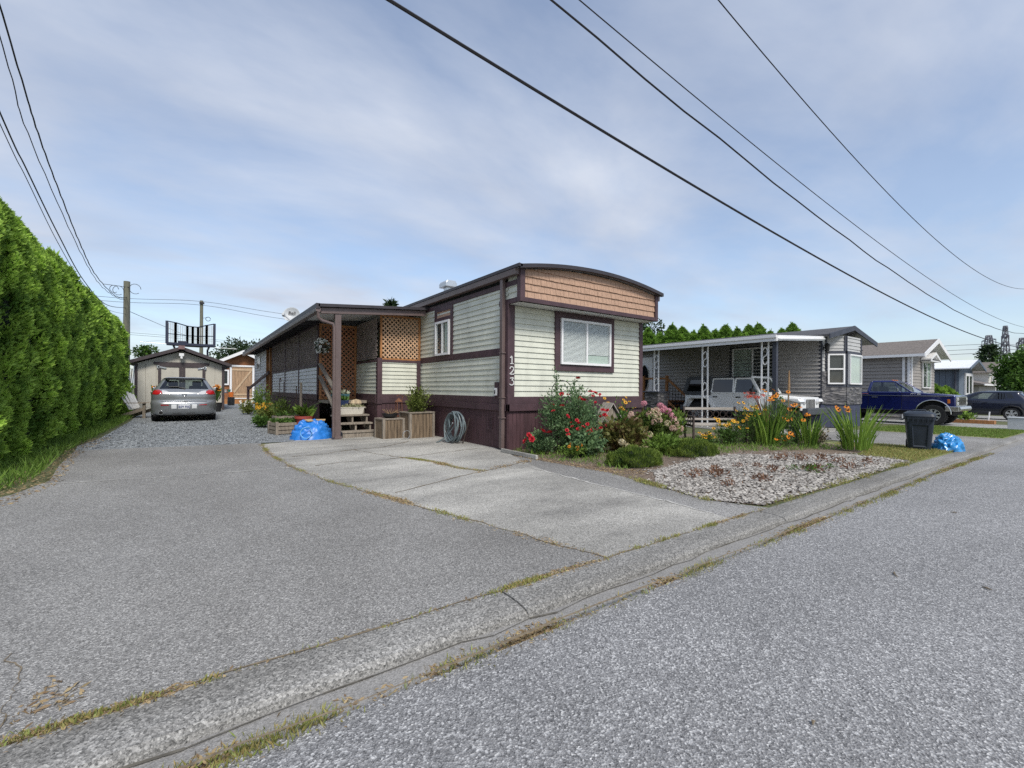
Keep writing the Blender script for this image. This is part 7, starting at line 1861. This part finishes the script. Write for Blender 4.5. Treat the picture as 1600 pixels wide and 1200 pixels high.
b = MB(); taper(b, .42, .15, .48, .20, 0, .17, r=.02); b.build("trough", mat("teal_plastic", (.05, .13, .16), .5, var=.1), tp3, bevel=.004)
for q_ in (tp2, tp3):
    n = 110; c = np.column_stack([r.uniform(-.19, .19, n), r.uniform(-.06, .06, n), .16+.05*r.random(n)]); V, F = leaf_arrays(c, r.normal(size=(n, 3))+np.array([0, 0, .9]), .11, .05, .2, r); mobj(np_mesh("rosettes", V, F, leafmat("pale_rosette", (.3, .33, .2), (.62, .62, .48), .1) if q_ is tp3 else M_MIDL, tint=r.random(n)), "rosettes", q_)
hb = thing("hanging_basket", "hanging basket of white flowers at the porch roof corner", "hanging basket", (2.86, 12.75, 2.32))
b = MB(); b.lathe([(.03, -.12), (.12, -.06), (.14, .02), (.001, .02)], 16); b.build("basket", M_IRON, hb)
b = MB()
for a in (0, 2.1, 4.2): b.tube([(.13*math.cos(a), .13*math.sin(a), .02), (0, 0, .55)], .004, 4)
b.build("chains", M_IRON, hb)
r = np.random.default_rng(2); u_ = unit(r.normal(size=(60, 3))); flowers(hb, whf_f, [tuple(v*np.array([.2, .2, .22])*(.7+.3*r.random())) for v in u_], "blossom", 1.0, 1.9, toward=(-.5, -.7, .1))
c = unit(r.normal(size=(200, 3)))*.16; V, F = leaf_arrays(c, c*4+r.normal(size=c.shape)*.5, .06, .03, .2, r); mobj(np_mesh("leaves", V, F, M_DARKT, tint=r.random(200)), "leaves", hb)
# ================================================================== far end of the drive
M_CHW = mat("chalky_white_wood", (.62, .61, .58), .7, var=.12, scale=5)
ad = thing("lounge_chair", "white slatted adirondack chair between the hedge and the hatchback", "chair", (-1.52, 22.4, 0), rz=R(-125))
# local: sits facing +y
for k in range(5):
    x = -.24+.12*k; tp_ = 1.0-.05*abs(k-2)
    b = MB(); b.bar((x*.9, -.30, .32), (x*1.15, -.62, tp_), .095, .02, up=(0, 1, .5)); b.build("back_slat", M_CHW, ad)
for k in range(5):
    b = MB(); b.box(-.28, .28, -.28+.12*k, -.18+.12*k, .32+.025*k, .34+.025*k); b.build("seat_slat", M_CHW, ad)
for s in (-1, 1):
    b = MB(); b.box(s*.30-.05+s*.03, s*.30+.05+s*.03, -.45, .36, .56, .585); b.build("arm", M_GREYW, ad)
    b = MB(); b.box(s*.30-.02, s*.30+.02, .24, .34, 0, .56); b.build("leg", M_GREYW, ad)
    b = MB(); b.bar((s*.30, .30, .36), (s*.30, -.62, .05), .025, .12); b.build("leg", M_GREYW, ad)
def canna(loc, label, seed):
    t = thing("potted_canna", label, "plant", loc); r = np.random.default_rng(seed)
    b = MB(); b.lathe([(.14, 0), (.2, .42), (.22, .44), (.20, .44), (.001, .40)], 18); b.build("pot", M_BLACK, t, smooth=True)
    n = 16; a = r.random(n)*6.28; c = np.column_stack([np.zeros((n, 2)), .42+.45*r.random(n)]); V, F = leaf_arrays(c, np.column_stack([np.cos(a)*.5, np.sin(a)*.5, .9+r.random(n)*.5]), .48, .16, .3, r); mobj(np_mesh("leaves", V, F, M_MIDL, tint=r.random(n)), "leaves", t)
    flowers(t, org_f, [(random.gauss(0, .09), random.gauss(0, .09), 1.12+random.gauss(0, .07)) for _ in range(9)], "blossom", 1.2, 1.9)
canna((-1.32, 26.2, 0), "potted canna with orange blooms left of the hatchback", 1)
canna((1.05, 26.2, 0), "potted canna with orange blooms right of the hatchback", 2)
tb = thing("potting_table", "dark potting table cluttered with coloured pots beside the cabin door", "table", (1.85, 35.6, 0))
b = MB(); b.box(-.35, .35, -.25, .25, .80, .85); b.build("top", M_INK, tb)
for x in (-.31, .31):
    for y_ in (-.21, .21):
        b = MB(); b.box(x-.03, x+.03, y_-.03, y_+.03, 0, .80); b.build("leg", M_INK, tb)
for k, (x, z, c_, lab) in enumerate(((-.2, .85, (.5, .12, .12), "red pot on the potting table"), (.02, .85, (.6, .55, .52), "white pot on the potting table"), (.22, .85, (.05, .2, .15), "dark green pot on the potting table"))):
    b = MB(); b.lathe([(.07, 0), (.10, .18), (.11, .2), (.001, .19)], 14); o = b.build("flower_pot", mat("pot_%d" % k, c_, .5), smooth=True); o.location = (1.85+x, 35.6, z); tag(o, lab, "pot")
b = MB(); b.lathe([(.13, 0), (.16, .32), (.17, .33), (.15, .33), (.001, .3)], 18); o = b.build("orange_bucket", mat("orange_plastic", (.65, .17, .03), .45), smooth=True); o.location = (2.15, 35.0, .55); tag(o, "orange plastic bucket on the black drum by the cabin door", "bucket")
b = MB(); b.lathe([(.2, 0), (.21, .27), (.2, .54), (.001, .545)], 20); o = b.build("black_drum", M_BLACK, smooth=True); o.location = (2.15, 35.0, 0); tag(o, "short black drum under the orange bucket", "drum")
# things by the far drives
tbx = thing("timber_planter", "orange brown timber planter box with a green plant beyond the pickup nose", "planter", (29.2, 4.45, gz(29)))
b = MB(); b.box(-.25, .25, -.75, .75, 0, .16); b.build("boards", M_ORW, tbx)
r = np.random.default_rng(44); n = 200; c = np.column_stack([r.normal(size=(n, 2))*.12+np.array([0, .15]), .18+.22*r.random(n)]); V, F = leaf_arrays(c, r.normal(size=(n, 3))+np.array([0, 0, .9]), .16, .07, .2, r); mobj(np_mesh("leaves", V, F, M_LIGHTL, tint=r.random(n)), "leaves", tbx)
b = MB(); b.bar((29.1, 3.9, gz(29)+.1), (29.1, 3.86, gz(29)+.55), .12, .03); o = b.build("white_marker", M_WHITE); tag(o, "small white marker board leaning on the timber planter", "board")
ub = thing("utility_box", "grey utility box beside the kerb at the right edge", "utility box", (25.2, 2.62, gz(25)))
b = MB(); b.box(-.3, .3, -.22, .22, 0, .42); b.box(-.32, .32, -.24, .24, .42, .46); b.build("cabinet", M_DISH, ub, bevel=.01)
# mossy log and litter at the left edge
# loose leaves and twigs on the road
for k, (x, y_, l, a) in enumerate(((3.9, .95, .11, .4), (4.1, .55, .05, 1.2), (1.9, .7, .03, .1), (6.4, 1.1, .05, 2.0))):
    b = MB(); b.tube([(-l/2, 0, .006), (0, l*.1, .010), (l/2, 0, .005)], [.002, .006, .002], 5); o = b.build("twig", M_CRACK_OR_SHADE); o.location = (x, y_, -.045); o.rotation_euler = (0, 0, a)
    tag(o, ("longest dark twig lying on the road", "short dark twig near the longest one on the road", "tiny dark twig nearest the camera on the road", "dark twig lying on the road near the white gravel bed")[k], "twig")
